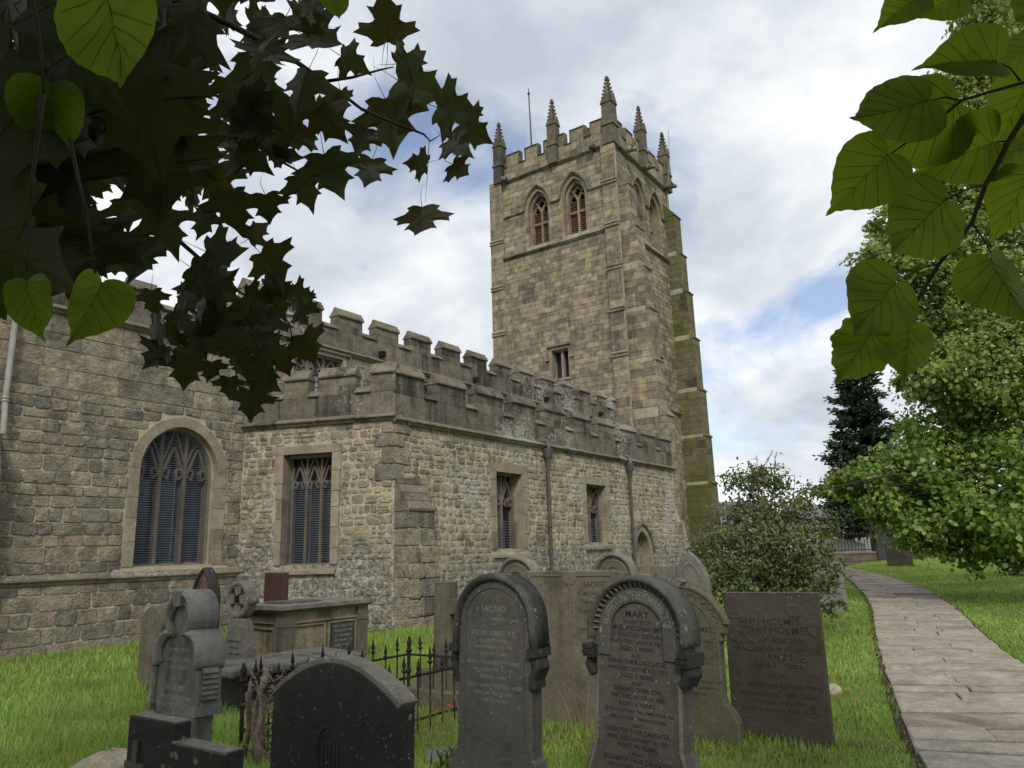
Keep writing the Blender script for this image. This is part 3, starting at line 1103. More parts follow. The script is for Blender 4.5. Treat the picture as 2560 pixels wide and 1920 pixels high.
# ---- chancel: squared sandstone wall on a plinth
FC = Frame((0, 15.2), (1, 0))
CX0, CX1 = 0.5, 10.62
CW = Arch(9.05, 0.90, 1.50, 3.50, 4.47)
CWout = Arch(9.05, 1.14, 1.40, 3.50, 4.76)
chancel = wall_body('chancel_wall', FC, CX0, CX1, -0.4, 6.45, [CW], M['chancel_joint'], church, 0.7)
vis = lambda lo: (lambda u, z: 1.0 if u > lo else 0.02)
stones(FC, chancel, M['chancel'], CX0, CX1 - 0.02, 1.42, 4.92, (0.18, 0.30), (0.24, 0.60), 'squared', [CWout], 0.017, (0.014, 0.034), 0.013, (0.003, 0.012), 300, seed=21, score=vis(4.6))
stones(FC, chancel, M['chancel'], CX0, CX1 - 0.02, 4.92, 6.43, (0.30, 0.40), (0.55, 1.05), 'ashlar', [], 0.012, (0.016, 0.024), 0.007, (0.0, 0.0), 120, seed=22, score=vis(4.6), name='ashlar_stone')
# plinth stands forward
FCp = Frame((0, 15.08), (1, 0))
plinth = MB()
FCp.box(plinth, CX0, CX1 + 0.1, -0.4, 1.24, -0.1, 0.0)
plinth = plinth.obj('plinth', M['chancel_joint'], church)
stones(FCp, plinth, M['chancel'], CX0, CX1 + 0.1, -0.12, 1.23, (0.22, 0.31), (0.33, 0.62), 'squared', [], 0.017, (0.014, 0.032), 0.013, (0.003, 0.011), 150, seed=23, score=vis(4.6), name='plinth_stone')
string(FCp, church, CX0, CX1 + 0.08, 1.24, 0.10, 0.17, 0.12, M['coping'], 'plinth_course', 0.9, 31)
# great arched window
cw = MB()
FC.extrude(cw, [(-0.48, 1.50), (-0.48, 1.56), (0.10, 1.44), (0.14, 1.42), (0.14, 1.37), (-0.2, 1.37)], 7.75, 10.3)
cw = cw.obj('arched_window', M['jamb'], church)
arch_ring(FC, cw, M['jamb'], CW, 0.22, -0.36, 0.03, 10, seed=33)
mb = MB()
pts = [(CW.c - CW.hw, 1.5)] + CW.arc(14) + [(CW.c + CW.hw, 1.5)]
FC.bar(mb, pts, 0.10, -0.42, -0.14, 0.03)
mb.obj('inner_moulding', M['jamb'], cw)
top = lambda u: max(3.52, CW.zs + math.sqrt(max(0.0, CW.R ** 2 - (abs(u - CW.c) + CW.R - CW.hw) ** 2)))
tracery_lights(FC, cw, M['tracery'], 8.19, 9.91, 1.5, 3.42, 4.05, 3, -0.44, -0.26, 0.08, top)
mb = MB()
FC.box(mb, 8.1, 10.0, 1.4, 4.5, -0.46, -0.45)
mb.obj('pane', M['glass_blue'], cw)
wires(FC, cw, 8.18, 9.92, 1.5, 4.38, -0.16, lambda z: CW.span(min(z, 4.45)), 0.050)
# parapet
string(FC, church, CX0, CX1 + 0.1, 6.42, 0.14, 0.16, 0.05, None, 'string_course', 1.0, 36)
par_c = MB()
FC.box(par_c, CX0, CX1, 6.45, 6.55, -0.6, -0.32)
par_c = par_c.obj('chancel_parapet', M['lead'], church)
battlement(FC, par_c, CX0, CX1, 6.56, 7.02, 7.58, [(x, x + 0.62) for x in (1.6, 3.1, 4.6, 6.1, 7.6, 9.1)], seed=41)
mb = MB()
mb.box(CX0, CX1, 15.55, 22.0, 6.3, 6.46)
mb.obj('roof', M['lead'], church)
mb = MB()
mb.box(CX0, CX0 + 0.3, 15.21, 22.0, -0.4, 6.44)
mb.box(CX0, CX1, 21.7, 22.0, -0.4, 6.43)
mb.obj('plain_wall', M['chancel'], church)
# downpipe on the chancel wall
mb = MB()
mb.tube([(5.50, 15.08, 4.45), (5.50, 15.08, 6.35)], 0.052, 10)
mb.tube([(5.50, 15.08, 4.5), (5.50, 15.02, 4.2), (5.50, 15.0, 3.9)], 0.05, 10)
for z in (4.52, 4.58, 6.2):
    mb.lathe(5.50, 15.08, [(0.062, z - 0.02), (0.07, z), (0.062, z + 0.02)], 10)
mb.obj('downpipe', M['pipe_grey'], church)
mb = MB()
FC.extrude(mb, [(0.0, 0.0), (0.42, 0.0), (0.42, 3.2), (0.30, 3.6), (0.0, 4.15)], 5.0, 5.46)
mb.obj('buttress', M['chancel'], church)

# ---- aisle, end wall with the square window (rubble)
E0 = (10.6, 15.2)
FE = Frame(E0, (1.35, -3.6))
LE = math.hypot(1.35, 3.6)
EW = Rect(1.10, 2.34, 1.42, 3.92)
EWs = Rect(0.86, 2.56, 1.26, 4.13)
aisle_e = wall_body('aisle_wall', FE, -0.1, LE, -0.4, 4.62, [EW], M['rubble_joint'], church, 0.6)
stones(FE, aisle_e, M['rubble'], 0.02, LE - 0.02, -0.12, 4.6, (0.11, 0.24), (0.14, 0.42), 'rubble', [EWs], 0.028, (0.004, 0.026), 0.015, (0.003, 0.014), 300, seed=51)
ew = MB()
FE.box(ew, EW.a + 0.01, EW.b - 0.01, EW.z1 - 0.07, EW.z1 - 0.002, -0.40, -0.2)
ew = ew.obj('square_window', M['jamb'], church)
surround_rect(FE, ew, M['jamb'], EW, 0.20, 0.045, 0.3, 52, 0.2)
tracery_lights(FE, ew, M['tracery'], EW.a + 0.05, EW.b - 0.05, 1.42, 3.2, 3.66, 3, -0.42, -0.28, 0.07, lambda u: 3.9)
mb = MB()
FE.box(mb, EW.a - 0.05, EW.b + 0.05, 1.35, 3.97, -0.44, -0.43)
mb.obj('pane', M['glass'], ew)
wires(FE, ew, EW.a + 0.02, EW.b - 0.02, 1.44, 3.3, -0.17, None, 0.052)

# ---- aisle, long wall
FS = Frame((0, 11.6), (1, 0))
AX0, AX1 = 11.95, 27.5
W1 = Rect(15.74, 16.94, 1.64, 3.66)
W2 = Rect(20.50, 21.80, 1.77, 3.60)
DR = Arch(24.28, 0.60, 0.0, 1.36, 2.16)
DRs = Arch(24.28, 0.84, -0.2, 1.36, 2.44)
W1s = Rect(15.50, 17.20, 1.46, 3.86)
W2s = Rect(20.27, 22.03, 1.6, 3.8)
aisle_s = wall_body('aisle_wall', FS, AX0, AX1, -0.4, 4.52, [W1, W2, DR], M['rubble_joint'], church, 0.6)
stones(FS, aisle_s, M['rubble'], AX0 + 0.02, AX1, 0.0, 4.5, (0.13, 0.24), (0.17, 0.44), 'rubble', [W1s, W2s, DRs], 0.028, (0.004, 0.026), 0.015, (0.003, 0.014), 300, seed=55)
for H, Hs, sd in ((W1, W1s, 61), (W2, W2s, 62)):
    w = MB()
    FS.box(w, H.a + 0.01, H.b - 0.01, H.z1 - 0.06, H.z1 - 0.002, -0.40, -0.2)
    w = w.obj('square_window', M['jamb'], church)
    surround_rect(FS, w, M['jamb'], H, 0.25, 0.035, 0.3, sd, 0.2)
    tracery_lights(FS, w, M['tracery'], H.a + 0.04, H.b - 0.04, H.z0, H.z1 - 0.80, H.z1 - 0.22, 2, -0.40, -0.24, 0.075, lambda u, H=H: H.z1 - 0.02)
    mb = MB()
    FS.box(mb, H.a - 0.05, H.b + 0.05, H.z0 - 0.05, H.z1 + 0.05, -0.42, -0.41)
    pn = mb.obj('pane', M['glass'], w)
    mb = MB()
    z = H.z0 + 0.1
    while z < H.z1 - 0.1:
        FS.box(mb, H.a, H.b, z - 0.004, z + 0.004, -0.408, -0.396)
        z += 0.14
    u = H.a + 0.1
    while u < H.b:
        FS.box(mb, u - 0.004, u + 0.004, H.z0, H.z1, -0.4085, -0.3955)
        u += 0.12
    mb.obj('lead_cames', M['came'], w)
    wires(FS, w, H.a + 0.02, H.b - 0.02, H.z0, H.z0 + 0.75, -0.19, None, 0.07)
# blocked doorway
dr = MB()
FS.box(dr, DR.c - 0.62, DR.c + 0.62, -0.3, 2.2, -0.34, -0.30)
dr = dr.obj('blocked_doorway', M['chancel_joint'], church)
arch_ring(FS, dr, M['jamb'], DR, 0.20, -0.28, 0.05, 6, seed=64)
mb = MB()
FS.bar(mb, [(DR.c - 0.84, 1.36)] + DR.arc(10, 0.24) + [(DR.c + 0.84, 1.36)], 0.09, -0.02, 0.11, 0.02)
mb.obj('hood_mould', M['coping'], dr)
FD = Frame((0, 11.9), (1, 0))
stones(FD, dr, M['chancel'], DR.c - 0.6, DR.c + 0.6, 0.0, 2.1, (0.17, 0.24), (0.22, 0.4), 'squared', [], 0.02, (0.01, 0.03), 0.012, (0, 0.006), 60, seed=65, name='blocking_stone')
# downpipes with hopper heads
for x in (18.15, 23.43):
    mb = MB()
    mb.tube([(x, 11.48, 0.1), (x, 11.48, 4.15)], 0.055, 10)
    mb.lathe(x, 11.46, [(0.065, 4.02), (0.08, 4.12), (0.13, 4.24), (0.15, 4.38), (0.155, 4.46)], 12)
    for z in (2.25, 4.0, 1.0):
        mb.lathe(x, 11.48, [(0.066, z - 0.03), (0.075, z), (0.066, z + 0.03)], 10)
    dp = mb.obj('downpipe', M['pipe'], church)
    mb = MB()
    mb.tube([(x, 11.62, 4.72), (x, 11.5, 4.70), (x, 11.43, 4.60), (x, 11.42, 4.40)], 0.055, 8)
    mb.obj('spout', M['lead'], dp)
# string and parapet right round the aisle
string(FE, church, -0.05, LE + 0.06, 4.58, 0.15, 0.16, 0.05, None, 'string_course', 1.0, 71)
string(FS, church, AX0 - 0.06, AX1 + 0.1, 4.50, 0.15, 0.16, 0.05, None, 'string_course', 1.1, 72)
par_e = MB()
FE.box(par_e, 0.1, LE - 0.3, 4.62, 4.70, -0.5, -0.32)
par_e = par_e.obj('aisle_parapet', M['lead'], church)
battlement(FE, par_e, 0.05, LE, 4.735, 5.24, 5.93, [(0.12, 0.5), (1.02, 1.66), (1.95, 2.86), (3.26, LE + 0.02)], seed=73)
par_s = MB()
FS.box(par_s, AX0 + 0.3, AX1, 4.54, 4.62, -0.5, -0.32)
par_s = par_s.obj('aisle_parapet', M['lead'], church)
ML = [(13.40, 14.53), (15.0, 16.15), (16.62, 17.78), (18.26, 19.44), (19.88, 21.06), (21.5, 22.7), (23.13, 24.4), (24.8, 26.02), (26.42, 27.5)]
battlement(FS, par_s, AX0, AX1, 4.655, 5.18, 5.90, [(AX0, 12.94)] + ML, seed=74)
mb = MB()
mb.add([(12.3, 11.95, 4.75), (27.4, 11.95, 4.75), (27.4, 15.19, 5.25), (11.0, 15.19, 5.25)], [(0, 1, 2, 3)])
mb.add([(12.3, 11.95, 4.70), (27.4, 11.95, 4.70), (27.4, 15.19, 5.20), (11.0, 15.19, 5.20)], [(3, 2, 1, 0)])
mb.obj('roof', M['lead'], church)
mb = MB()
mb.box(27.2, 27.49, 12.2, 15.19, -0.4, 4.6)
mb.obj('plain_wall', M['rubble'], church)
FWp = Frame((27.5, 11.6), (0, 1))
battlement(FWp, par_s, 0.31, 3.6, 4.655, 5.18, 5.90, [(0.9, 2.1), (2.6, 3.55)], seed=75)
# corner buttress, weathered top
rb = random.Random(5)
bu = MB()
FS.extrude(bu, [(0.0, -0.3), (0.40, -0.3), (0.40, 2.55), (0.0, 3.22)], 12.003, 12.82)
bu = bu.obj('corner_buttress', M['rubble_joint'], church)
FB = Frame((0, 11.2), (1, 0))
z = -0.1
i = 0
while z < 2.5:
    h = rb.uniform(0.30, 0.42)
    if z + h > 2.5:
        h = 2.56 - z
    low = z < 1.55
    o_ = 0.06 if low else 0.0
    split = 12.0 + rb.uniform(0.3, 0.55)
    for a, b in ((11.97, split), (split, 12.86 + o_)):
        v, f = stone_geo(FB, ring_outline(a + 0.006, b - 0.006, z + 0.006, z + h - 0.006, 'squared', rb), -0.39, 0.02 + o_ + rb.uniform(-0.008, 0.01), 0.02, rb, 0.008)
        mesh_obj('buttress_stone', v, f, M['g_tan'] if False else M['chancel'], bu)
    z += h
for k in range(4):
    d0, d1 = 0.46 - 0.12 * k, 0.46 - 0.12 * (k + 1)
    z0_, z1_ = 2.52 + 0.19 * k, 2.52 + 0.19 * (k + 1)
    mb = MB()
    FS.extrude(mb, [(0.0, z0_), (d0, z0_), (d0 + 0.01, z0_ + 0.05), (d1, z1_ + 0.03), (0.0, z1_ + 0.03)], 11.975 + 0.004 * k, 12.87 - 0.02 * k)
    mb.obj('weathering_stone', M['coping'], bu)
# raking buttress at the tower end
mb = MB()
FR = Frame((0, 11.75), (1, 0))
v = [FR.p(u, z, d) for d in (0.0, -0.7) for u, z in ((27.5, -0.3), (29.1, -0.3), (29.05, 1.55), (28.55, 2.5), (28.2, 2.62), (27.55, 3.7), (27.5, 3.7))]
mb.add(v, [(0, 1, 2, 3, 4, 5, 6), (13, 12, 11, 10, 9, 8, 7)] + [(i, i + 7, (i + 1) % 7 + 7, (i + 1) % 7) for i in range(7)])
rbt = mb.obj('raking_buttress', M['rubble_joint'], church)
stones(FR, rbt, M['rubble'], 27.5, 28.95, -0.1, 1.55, (0.2, 0.3), (0.3, 0.55), 'squared', [], 0.02, (0.008, 0.02), 0.015, (0, 0.008), 60, seed=77)
stones(FR, rbt, M['rubble'], 27.5, 28.45, 1.56, 2.55, (0.2, 0.3), (0.3, 0.55), 'squared', [], 0.02, (0.008, 0.02), 0.015, (0, 0.008), 60, seed=78)
# quoins at the aisle corner
z = 3.2
k = 0
while z < 4.5:
    h = rb.uniform(0.26, 0.40)
    h = min(h, 4.52 - z)
    w1, w2 = (0.5, 0.28) if k % 2 else (0.3, 0.45)
    v, f = stone_geo(FS, ring_outline(AX0 - 0.01, AX0 + w1, z + 0.01, z + h - 0.01, 'squared', rb), -0.02, 0.045, 0.02, rb, 0.006)
    mesh_obj('quoin', v, f, M['chancel'], aisle_s)
    v, f = stone_geo(FE, ring_outline(LE - w2, LE + 0.01, z + 0.01, z + h - 0.01, 'squared', rb), -0.02, 0.045, 0.02, rb, 0.006)
    mesh_obj('quoin', v, f, M['chancel'] , aisle_e)
    z += h
    k += 1

# ---- nave clerestory
NX0, NX1 = 10.4, 30.1
CL = [Rect(11.95, 13.62, 5.2, 6.9)] + [Rect(x, x + 1.5, 5.2, 6.75) for x in (15.9, 19.6, 23.3, 27.0)]
nave = wall_body('nave_wall', FC, CX1, NX1, 4.6, 7.12, CL, M['tower_joint'], church, 0.6)
stones(FC, nave, M['chancel'], CX1, NX1, 5.0, 7.10, (0.24, 0.34), (0.4, 0.8), 'ashlar', [Rect(h.a - 0.14, h.b + 0.14, h.z0 - 0.1, h.z1 + 0.14) for h in CL], 0.014, (0.012, 0.022), 0.008, limit=200, seed=81)
for h in CL:
    w = MB()
    FC.box(w, h.a, h.b, h.z1 - 0.05, h.z1 - 0.002, -0.3, -0.12)
    w = w.obj('clerestory_window', M['jamb'], church)
    surround_rect(FC, w, M['jamb'], h, 0.14, 0.03, 0.2, 83, 0.12)
    tracery_lights(FC, w, M['tracery'], h.a + 0.03, h.b - 0.03, h.z0, h.z1 - 0.45, h.z1 - 0.08, 3, -0.26, -0.12, 0.09, lambda u, h=h: h.z1 - 0.02, False)
    mb = MB()
    FC.box(mb, h.a - 0.03, h.b + 0.03, h.z0, h.z1, -0.28, -0.27)
    mb.obj('pane', M['glass_sky'] if h.a < 13 else M['glass'], w)
    mb = MB()
    z = h.z0 + 0.05
    while z < h.z1:
        FC.box(mb, h.a, h.b, z - 0.006, z + 0.006, -0.269, -0.255)
        z += 0.16
    u = h.a + 0.07
    while u < h.b:
        FC.box(mb, u - 0.005, u + 0.005, h.z0, h.z1, -0.2685, -0.2555)
        u += 0.14
    mb.obj('lead_cames', M['came'], w)
    mb = MB()
    FC.bar(mb, [(h.a - 0.2, h.z1 - 0.2), (h.a - 0.2, h.z1 + 0.12), (h.b + 0.2, h.z1 + 0.12), (h.b + 0.2, h.z1 - 0.2)], 0.07, 0.0, 0.1, 0.01)
    mb.obj('hood_mould', M['coping'], w)
string(FC, church, CX1 + 0.02, NX1, 7.05, 0.13, 0.15, 0.05, None, 'string_course', 1.1, 85)
par_n = MB()
FC.box(par_n, NX0, NX1, 7.1, 7.2, -0.6, -0.32)
par_n = par_n.obj('nave_parapet', M['lead'], church)
battlement(FC, par_n, NX0, NX1, 7.19, 7.72, 8.40, [(13.39 + 1.483 * k, 14.33 + 1.483 * k) for k in range(-2, 11)] + [(29.72, 30.08)], seed=86)
mb = MB()
mb.box(NX0 + 0.3, NX1, 15.55, 20.6, 7.1, 7.25)
mb.obj('roof', M['lead'], church)
mb = MB()
mb.box(NX0, NX0 + 0.3, 15.21, 21.0, 6.3, 8.0)
mb.box(NX0, NX1, 20.7, 21.0, 3.0, 8.0)
mb.obj('plain_wall', M['tower'], church)
for x in (15.05, 19.5, 24.0, 28.4):          # lead water spouts out of the nave parapet
    mb = MB()
    mb.box(x - 0.07, x + 0.07, 15.02, 15.25, 7.26, 7.42)
    mb.obj('spout', M['dark'], church)
    mb = MB()
    mb.tube([(x + 0.05, 15.1, 5.3), (x + 0.05, 15.1, 7.0)], 0.05, 8)
    mb.lathe(x + 0.05, 15.08, [(0.07, 6.75), (0.12, 6.86), (0.13, 7.0)], 10)
    mb.obj('downpipe', M['pipe'], church)


# ================================================================ the tower
TX0, TX1, TY0, TY1 = 30.2, 36.9, 14.6, 21.3
TC = (33.55, 17.95)
tower = empty('church_tower', (TC[0], TC[1], 0.0))
tag(tower, 'tall square church tower with pinnacles, louvred belfry windows and stepped buttresses', 'tower')
FTE = Frame((TX0, TY1), (0, -1))          # u = TY1 - y
FTS = Frame((TX0, TY0), (1, 0))           # u = x - TX0
SIDE = TX1 - TX0
bel_e = [Arch(TY1 - y, 0.74, 16.98, 19.0, 20.22) for y in (19.12, 16.92)]
bel_s = [Arch(x - TX0, 0.74, 16.98, 19.0, 20.22) for x in (32.72, 34.78)]
low_e = Rect(TY1 - 18.62, TY1 - 17.66, 9.75, 11.2)
low_s = Rect(33.2 - TX0, 34.0 - TX0, 9.4, 10.75)
grow = lambda H, g: Arch(H.c, H.hw + g, H.z0 - g * 0.3, H.zs, H.z1 + g * 1.1)
gr = lambda H, g: Rect(H.a - g, H.b + g, H.z0 - g, H.z1 + g)
te = wall_body('tower_wall', FTE, 0, SIDE, 4.0, 21.12, bel_e + [low_e], M['tower_joint'], tower, 0.7)
stones(FTE, te, M['tower'], 0.0, SIDE, 7.0, 16.62, (0.20, 0.30), (0.32, 0.74), 'ashlar', [gr(low_e, 0.1)], 0.014, (0.010, 0.022), 0.007, limit=300, seed=101, score=lambda u, z: 1.0 if z > 8.0 else 0.1)
stones(FTE, te, M['tower'], 0.0, SIDE, 16.8, 21.1, (0.24, 0.34), (0.42, 0.8), 'ashlar', [grow(h, 0.02) for h in bel_e], 0.014, (0.010, 0.022), 0.007, limit=200, seed=102)
ts = wall_body('tower_wall', FTS, 0, SIDE, -0.3, 21.12, bel_s + [low_s], M['tower_joint'], tower, 0.7)
stones(FTS, ts, M['tower'], 0.0, SIDE, 0.3, 16.62, (0.22, 0.32), (0.34, 0.76), 'ashlar', [gr(low_s, 0.1)], 0.014, (0.010, 0.022), 0.007, limit=300, seed=103)
stones(FTS, ts, M['tower'], 0.0, SIDE, 16.8, 21.1, (0.24, 0.34), (0.42, 0.8), 'ashlar', [grow(h, 0.02) for h in bel_s], 0.014, (0.010, 0.022), 0.007, limit=150, seed=104)
mb = MB()
mb.box(TX0 + 0.01, TX1, TY1 - 0.6, TY1, -0.3, 21.1)
mb.box(TX1 - 0.6, TX1, TY0 + 0.01, TY1 - 0.61, -0.3, 21.1)
mb.box(TX0 + 0.3, TX1 - 0.3, TY0 + 0.3, TY1 - 0.3, 20.9, 21.2)
mb.obj('plain_wall', M['tower'], tower)

for fr, hs in ((FTE, bel_e), (FTS, bel_s)):
    for q, H in enumerate(hs):
        w = MB()
        fr.box(w, H.c - 0.6, H.c + 0.6, 16.90, 17.02, -0.62, -0.05)
        w = w.obj('belfry_window', M['dress'], tower)
        H1 = Arch(H.c, 0.62, 16.98, 19.0, 20.02)
        H2 = Arch(H.c, 0.50, 16.98, 19.0, 19.84)
        for hh, wd, d0, d1, sd in ((H1, 0.125, -0.25, -0.02, 111), (H2, 0.13, -0.50, -0.22, 112)):
            arch_ring(fr, w, M['dress'], hh, wd, d0, d1, 5, seed=sd + q)
        mb = MB()
        fr.bar(mb, [(H.c - 0.84, 19.06)] + H.arc(10, 0.10)[1:-1] + [(H.c + 0.84, 19.06)], 0.11, -0.02, 0.13, 0.03)
        mb.obj('hood_mould', M['coping'], w)
        # mullion, transom and head tracery
        mb = MB()
        fr.bar(mb, [(H.c, 17.0), (H.c, 19.1)], 0.11, -0.56, -0.36, 0.03)
        fr.bar(mb, [(H.c - 0.5, 18.30), (H.c + 0.5, 18.30)], 0.12, -0.555, -0.365, 0.02)
        for s in (-1, 1):
            fr.bar(mb, [(H.c, 19.0), (H.c + s * 0.1, 19.2), (H.c + s * 0.25, 19.42), (H.c + s * 0.34, 19.52)], 0.08, -0.55, -0.38, 0.02)
            fr.bar(mb, [(H.c + s * 0.48, 18.95), (H.c + s * 0.40, 19.15), (H.c + s * 0.26, 19.30), (H.c + s * 0.12, 19.15), (H.c + s * 0.04, 18.95)], 0.06, -0.545, -0.39, 0.0)
            fr.bar(mb, [(H.c + s * 0.25, 19.42), (H.c + s * 0.05, 19.62), (H.c, 19.82)], 0.06, -0.546, -0.40, 0.0)
        mb.obj('mullions', M['dress'], w)
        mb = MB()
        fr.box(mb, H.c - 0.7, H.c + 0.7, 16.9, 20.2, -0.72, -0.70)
        mb.obj('dark_backing', M['dark'], w)  # near-black sheet: the shade inside the belfry is put into its colour
        for s in (-1, 1):
            z = 17.06
            while z < 18.95:
                if abs(z + 0.05 - 18.30) > 0.09:
                    mb = MB()
                    a, b = (H.c - 0.48, H.c - 0.06) if s < 0 else (H.c + 0.06, H.c + 0.48)
                    fr.extrude(mb, [(-0.47, z), (-0.45, z), (-0.60, z + 0.10), (-0.62, z + 0.10)], a, b)
                    mb.obj('louvre', M['louvre'], w)
                z += 0.115
    # string linking the hoods, sill string, parapet string
    cs = sorted(H.c for H in hs)
    for a, b in ((0.05, cs[0] - 0.84), (cs[0] + 0.84, cs[1] - 0.84), (cs[1] + 0.84, SIDE - 0.65 if fr is FTE else SIDE - 0.9)):
        if fr is FTS and a < 0.1:
            a = 1.1
        if b - a > 0.1:
            string(fr, tower, a, b, 19.0, 0.10, 0.12, 0.05, None, 'hood_string', 1.2, 115)
string(FTE, tower, 0.0, SIDE - 0.62, 16.62, 0.16, 0.2, 0.05, None, 'string_course', 1.1, 116)
string(FTS, tower, 1.05, SIDE - 0.8, 16.62, 0.16, 0.2, 0.05, None, 'string_course', 1.1, 117)
string(FTE, tower, 0.0, SIDE, 21.05, 0.17, 0.2, 0.05, None, 'string_course', 1.1, 118)
string(FTS, tower, 0.0, SIDE, 21.053, 0.17, 0.2, 0.05, None, 'string_course', 1.1, 119)
string(FTS, tower, 1.05, SIDE - 0.8, 8.2, 0.16, 0.2, 0.05, None, 'string_course', 1.1, 120)
for fr, h, sd in ((FTE, low_e, 122), (FTS, low_s, 123)):
    w = MB()
    fr.box(w, h.a, h.b, h.z1 - 0.06, h.z1 - 0.002, -0.45, -0.1)
    w = w.obj('ringing_window', M['dress'], tower)
    surround_rect(fr, w, M['dress'], h, 0.13, 0.03, 0.3, sd, 0.14)
    mb = MB()
    fr.bar(mb, [((h.a + h.b) / 2, h.z0), ((h.a + h.b) / 2, h.z1)], 0.14, -0.40, -0.16, 0.04)
    mb.obj('mullions', M['dress'], w)
    mb = MB()
    fr.box(mb, h.a - 0.02, h.b + 0.02, h.z0, h.z1, -0.5, -0.48)
    mb.obj('pane', M['glass'], w)
    mb = MB()
    fr.bar(mb, [(h.a - 0.22, h.z1 - 0.35), (h.a - 0.22, h.z1 + 0.2), (h.b + 0.22, h.z1 + 0.2), (h.b + 0.22, h.z1 - 0.35)], 0.10, -0.01, 0.13, 0.02)
    for s in (h.a - 0.22, h.b + 0.22):
        fr.box(mb, s - 0.1, s + 0.1, h.z1 - 0.5, h.z1 - 0.33, 0.0, 0.12)
    mb.obj('hood_mould', M['dress'], w)


def pilaster(name, fr, parent, u0, u1, z0, z1, d, sets, mat, seed, course=(0.26, 0.40)):
    """a flat buttress on a wall with moulded offsets"""
    mb = MB()
    fr.box(mb, u0, u1, z0, z1, -0.05, d - 0.012)
    o = mb.obj(name, M['tower_joint'], parent)
    rnd = random.Random(seed)
    z = z0
    ff = Frame((fr.O + fr.N * d).to_tuple()[:2], fr.U.to_tuple()[:2])
    while z < z1 - 0.02:
        h = rnd.uniform(*course)
        if z1 - z - h < 0.15:
            h = z1 - z
        cuts = [u0, u1] if rnd.random() < 0.6 else [u0, u0 + (u1 - u0) * rnd.uniform(0.35, 0.65), u1]
        for i in range(len(cuts) - 1):
            v, f = stone_geo(ff, [(cuts[i] + 0.003, z + 0.004), (cuts[i + 1] - 0.003, z + 0.004), (cuts[i + 1] - 0.003, z + h - 0.004), (cuts[i] + 0.003, z + h - 0.004)], -d, rnd.uniform(-0.004, 0.01), 0.008, rnd)
            mesh_obj('buttress_stone', v, f, mat, o)
        z += h
    for s in sets:
        mb = MB()
        for k in range(2):
            fr.extrude(mb, [(0.0, s + 0.16 * k), (d + 0.05, s + 0.16 * k), (d + 0.075, s + 0.04 + 0.16 * k), (d + 0.03, s + 0.12 + 0.16 * k), (0.0, s + 0.12 + 0.16 * k)], u0 - 0.02, u1 + 0.02)
        mb.obj('offset_moulding', M['dress'], o)
    return o


# flat buttresses on the front face
pilaster('corner_pilaster', FTE, tower, SIDE - 0.62, SIDE + 0.12, 6.5, 21.3, 0.16, (10.2, 12.4, 14.5, 16.7, 18.95), M['tower'], 131)
pilaster('corner_pilaster', FTE, tower, -0.80, -0.02, 7.0, 21.25, 0.16, (12.5, 15.0, 17.6), M['tower'], 132)


def stepped_buttress(x0, x1, prof, mat, seed):
    """projects from the side wall; prof: (z_top, depth) from the ground up"""
    mb = MB()
    z = 0.0
    pts = [(0.0, -0.3)]
    z0 = -0.3
    for zt, d in prof:
        pts += [(d, z0), (d, zt - 0.3)]
        z0 = zt
    poly = [(0.0, -0.3)]
    zprev = -0.3
    for i, (zt, d) in enumerate(prof):
        poly.append((d, zprev))
        poly.append((d, zt))
        nd = prof[i + 1][1] if i + 1 < len(prof) else 0.0
        zprev = zt + (d - nd) * 1.3
    poly.append((0.0, zprev))
    fr = FTS
    fr.extrude(mb, poly, x0 - TX0 + 0.01, x1 - TX0 - 0.01)
    o = mb.obj('stepped_buttress', M['tower_joint'], tower)
    rnd = random.Random(seed)
    fe = Frame((x0, TY0), (0, -1))          # its near flank: u = TY0 - y
    zb = 0.3
    for i, (zt, d) in enumerate(prof):
        ff = Frame((x0, TY0 - d), (1, 0))
        z = zb
        while z < zt - 0.02:
            h = rnd.uniform(0.28, 0.40)
            if zt - z - h < 0.16:
                h = zt - z
            v, f = stone_geo(ff, [(0.0, z + 0.005), (x1 - x0, z + 0.005), (x1 - x0, z + h - 0.005), (0.0, z + h - 0.005)], -0.1, 0.012, 0.008, rnd)
            mesh_obj('buttress_stone', v, f, mat, o)
            cuts = [0.0, d] if d < 0.75 else [0.0, d * rnd.uniform(0.38, 0.62), d]
            for k in range(len(cuts) - 1):
                v, f = stone_geo(fe, [(cuts[k] + 0.004, z + 0.005), (cuts[k + 1] - 0.004, z + 0.005), (cuts[k + 1] - 0.004, z + h - 0.005), (cuts[k] + 0.004, z + h - 0.005)], -0.1, rnd.uniform(0.004, 0.014), 0.008, rnd)
                mesh_obj('buttress_stone', v, f, mat, o)
            z += h
        nd = prof[i + 1][1] if i + 1 < len(prof) else 0.0
        rise = (d - nd) * 1.3
        mb = MB()
        fr.extrude(mb, [(nd - 0.02, zt), (d + 0.06, zt), (d + 0.07, zt + 0.06), (nd, zt + rise + 0.08), (nd - 0.02, zt + rise + 0.08)], x0 - TX0 - 0.03, x1 - TX0 + 0.03)
        mb.obj('weathering_stone', mat, o)
        zb = zt + rise + 0.05
    return o


stepped_buttress(30.50, 31.35, [(7.3, 1.62), (9.9, 1.30), (12.4, 1.18), (14.5, 1.06), (16.6, 0.82), (18.9, 0.55)], M['tower'], 141)
stepped_buttress(36.10, 36.92, [(4.6, 1.36), (7.0, 1.28), (9.4, 1.20), (12.2, 1.08), (14.8, 0.92), (17.0, 0.74), (19.3, 0.58)], M['tower_green'], 142)

# parapet with stepped battlements
TPZ = 21.26


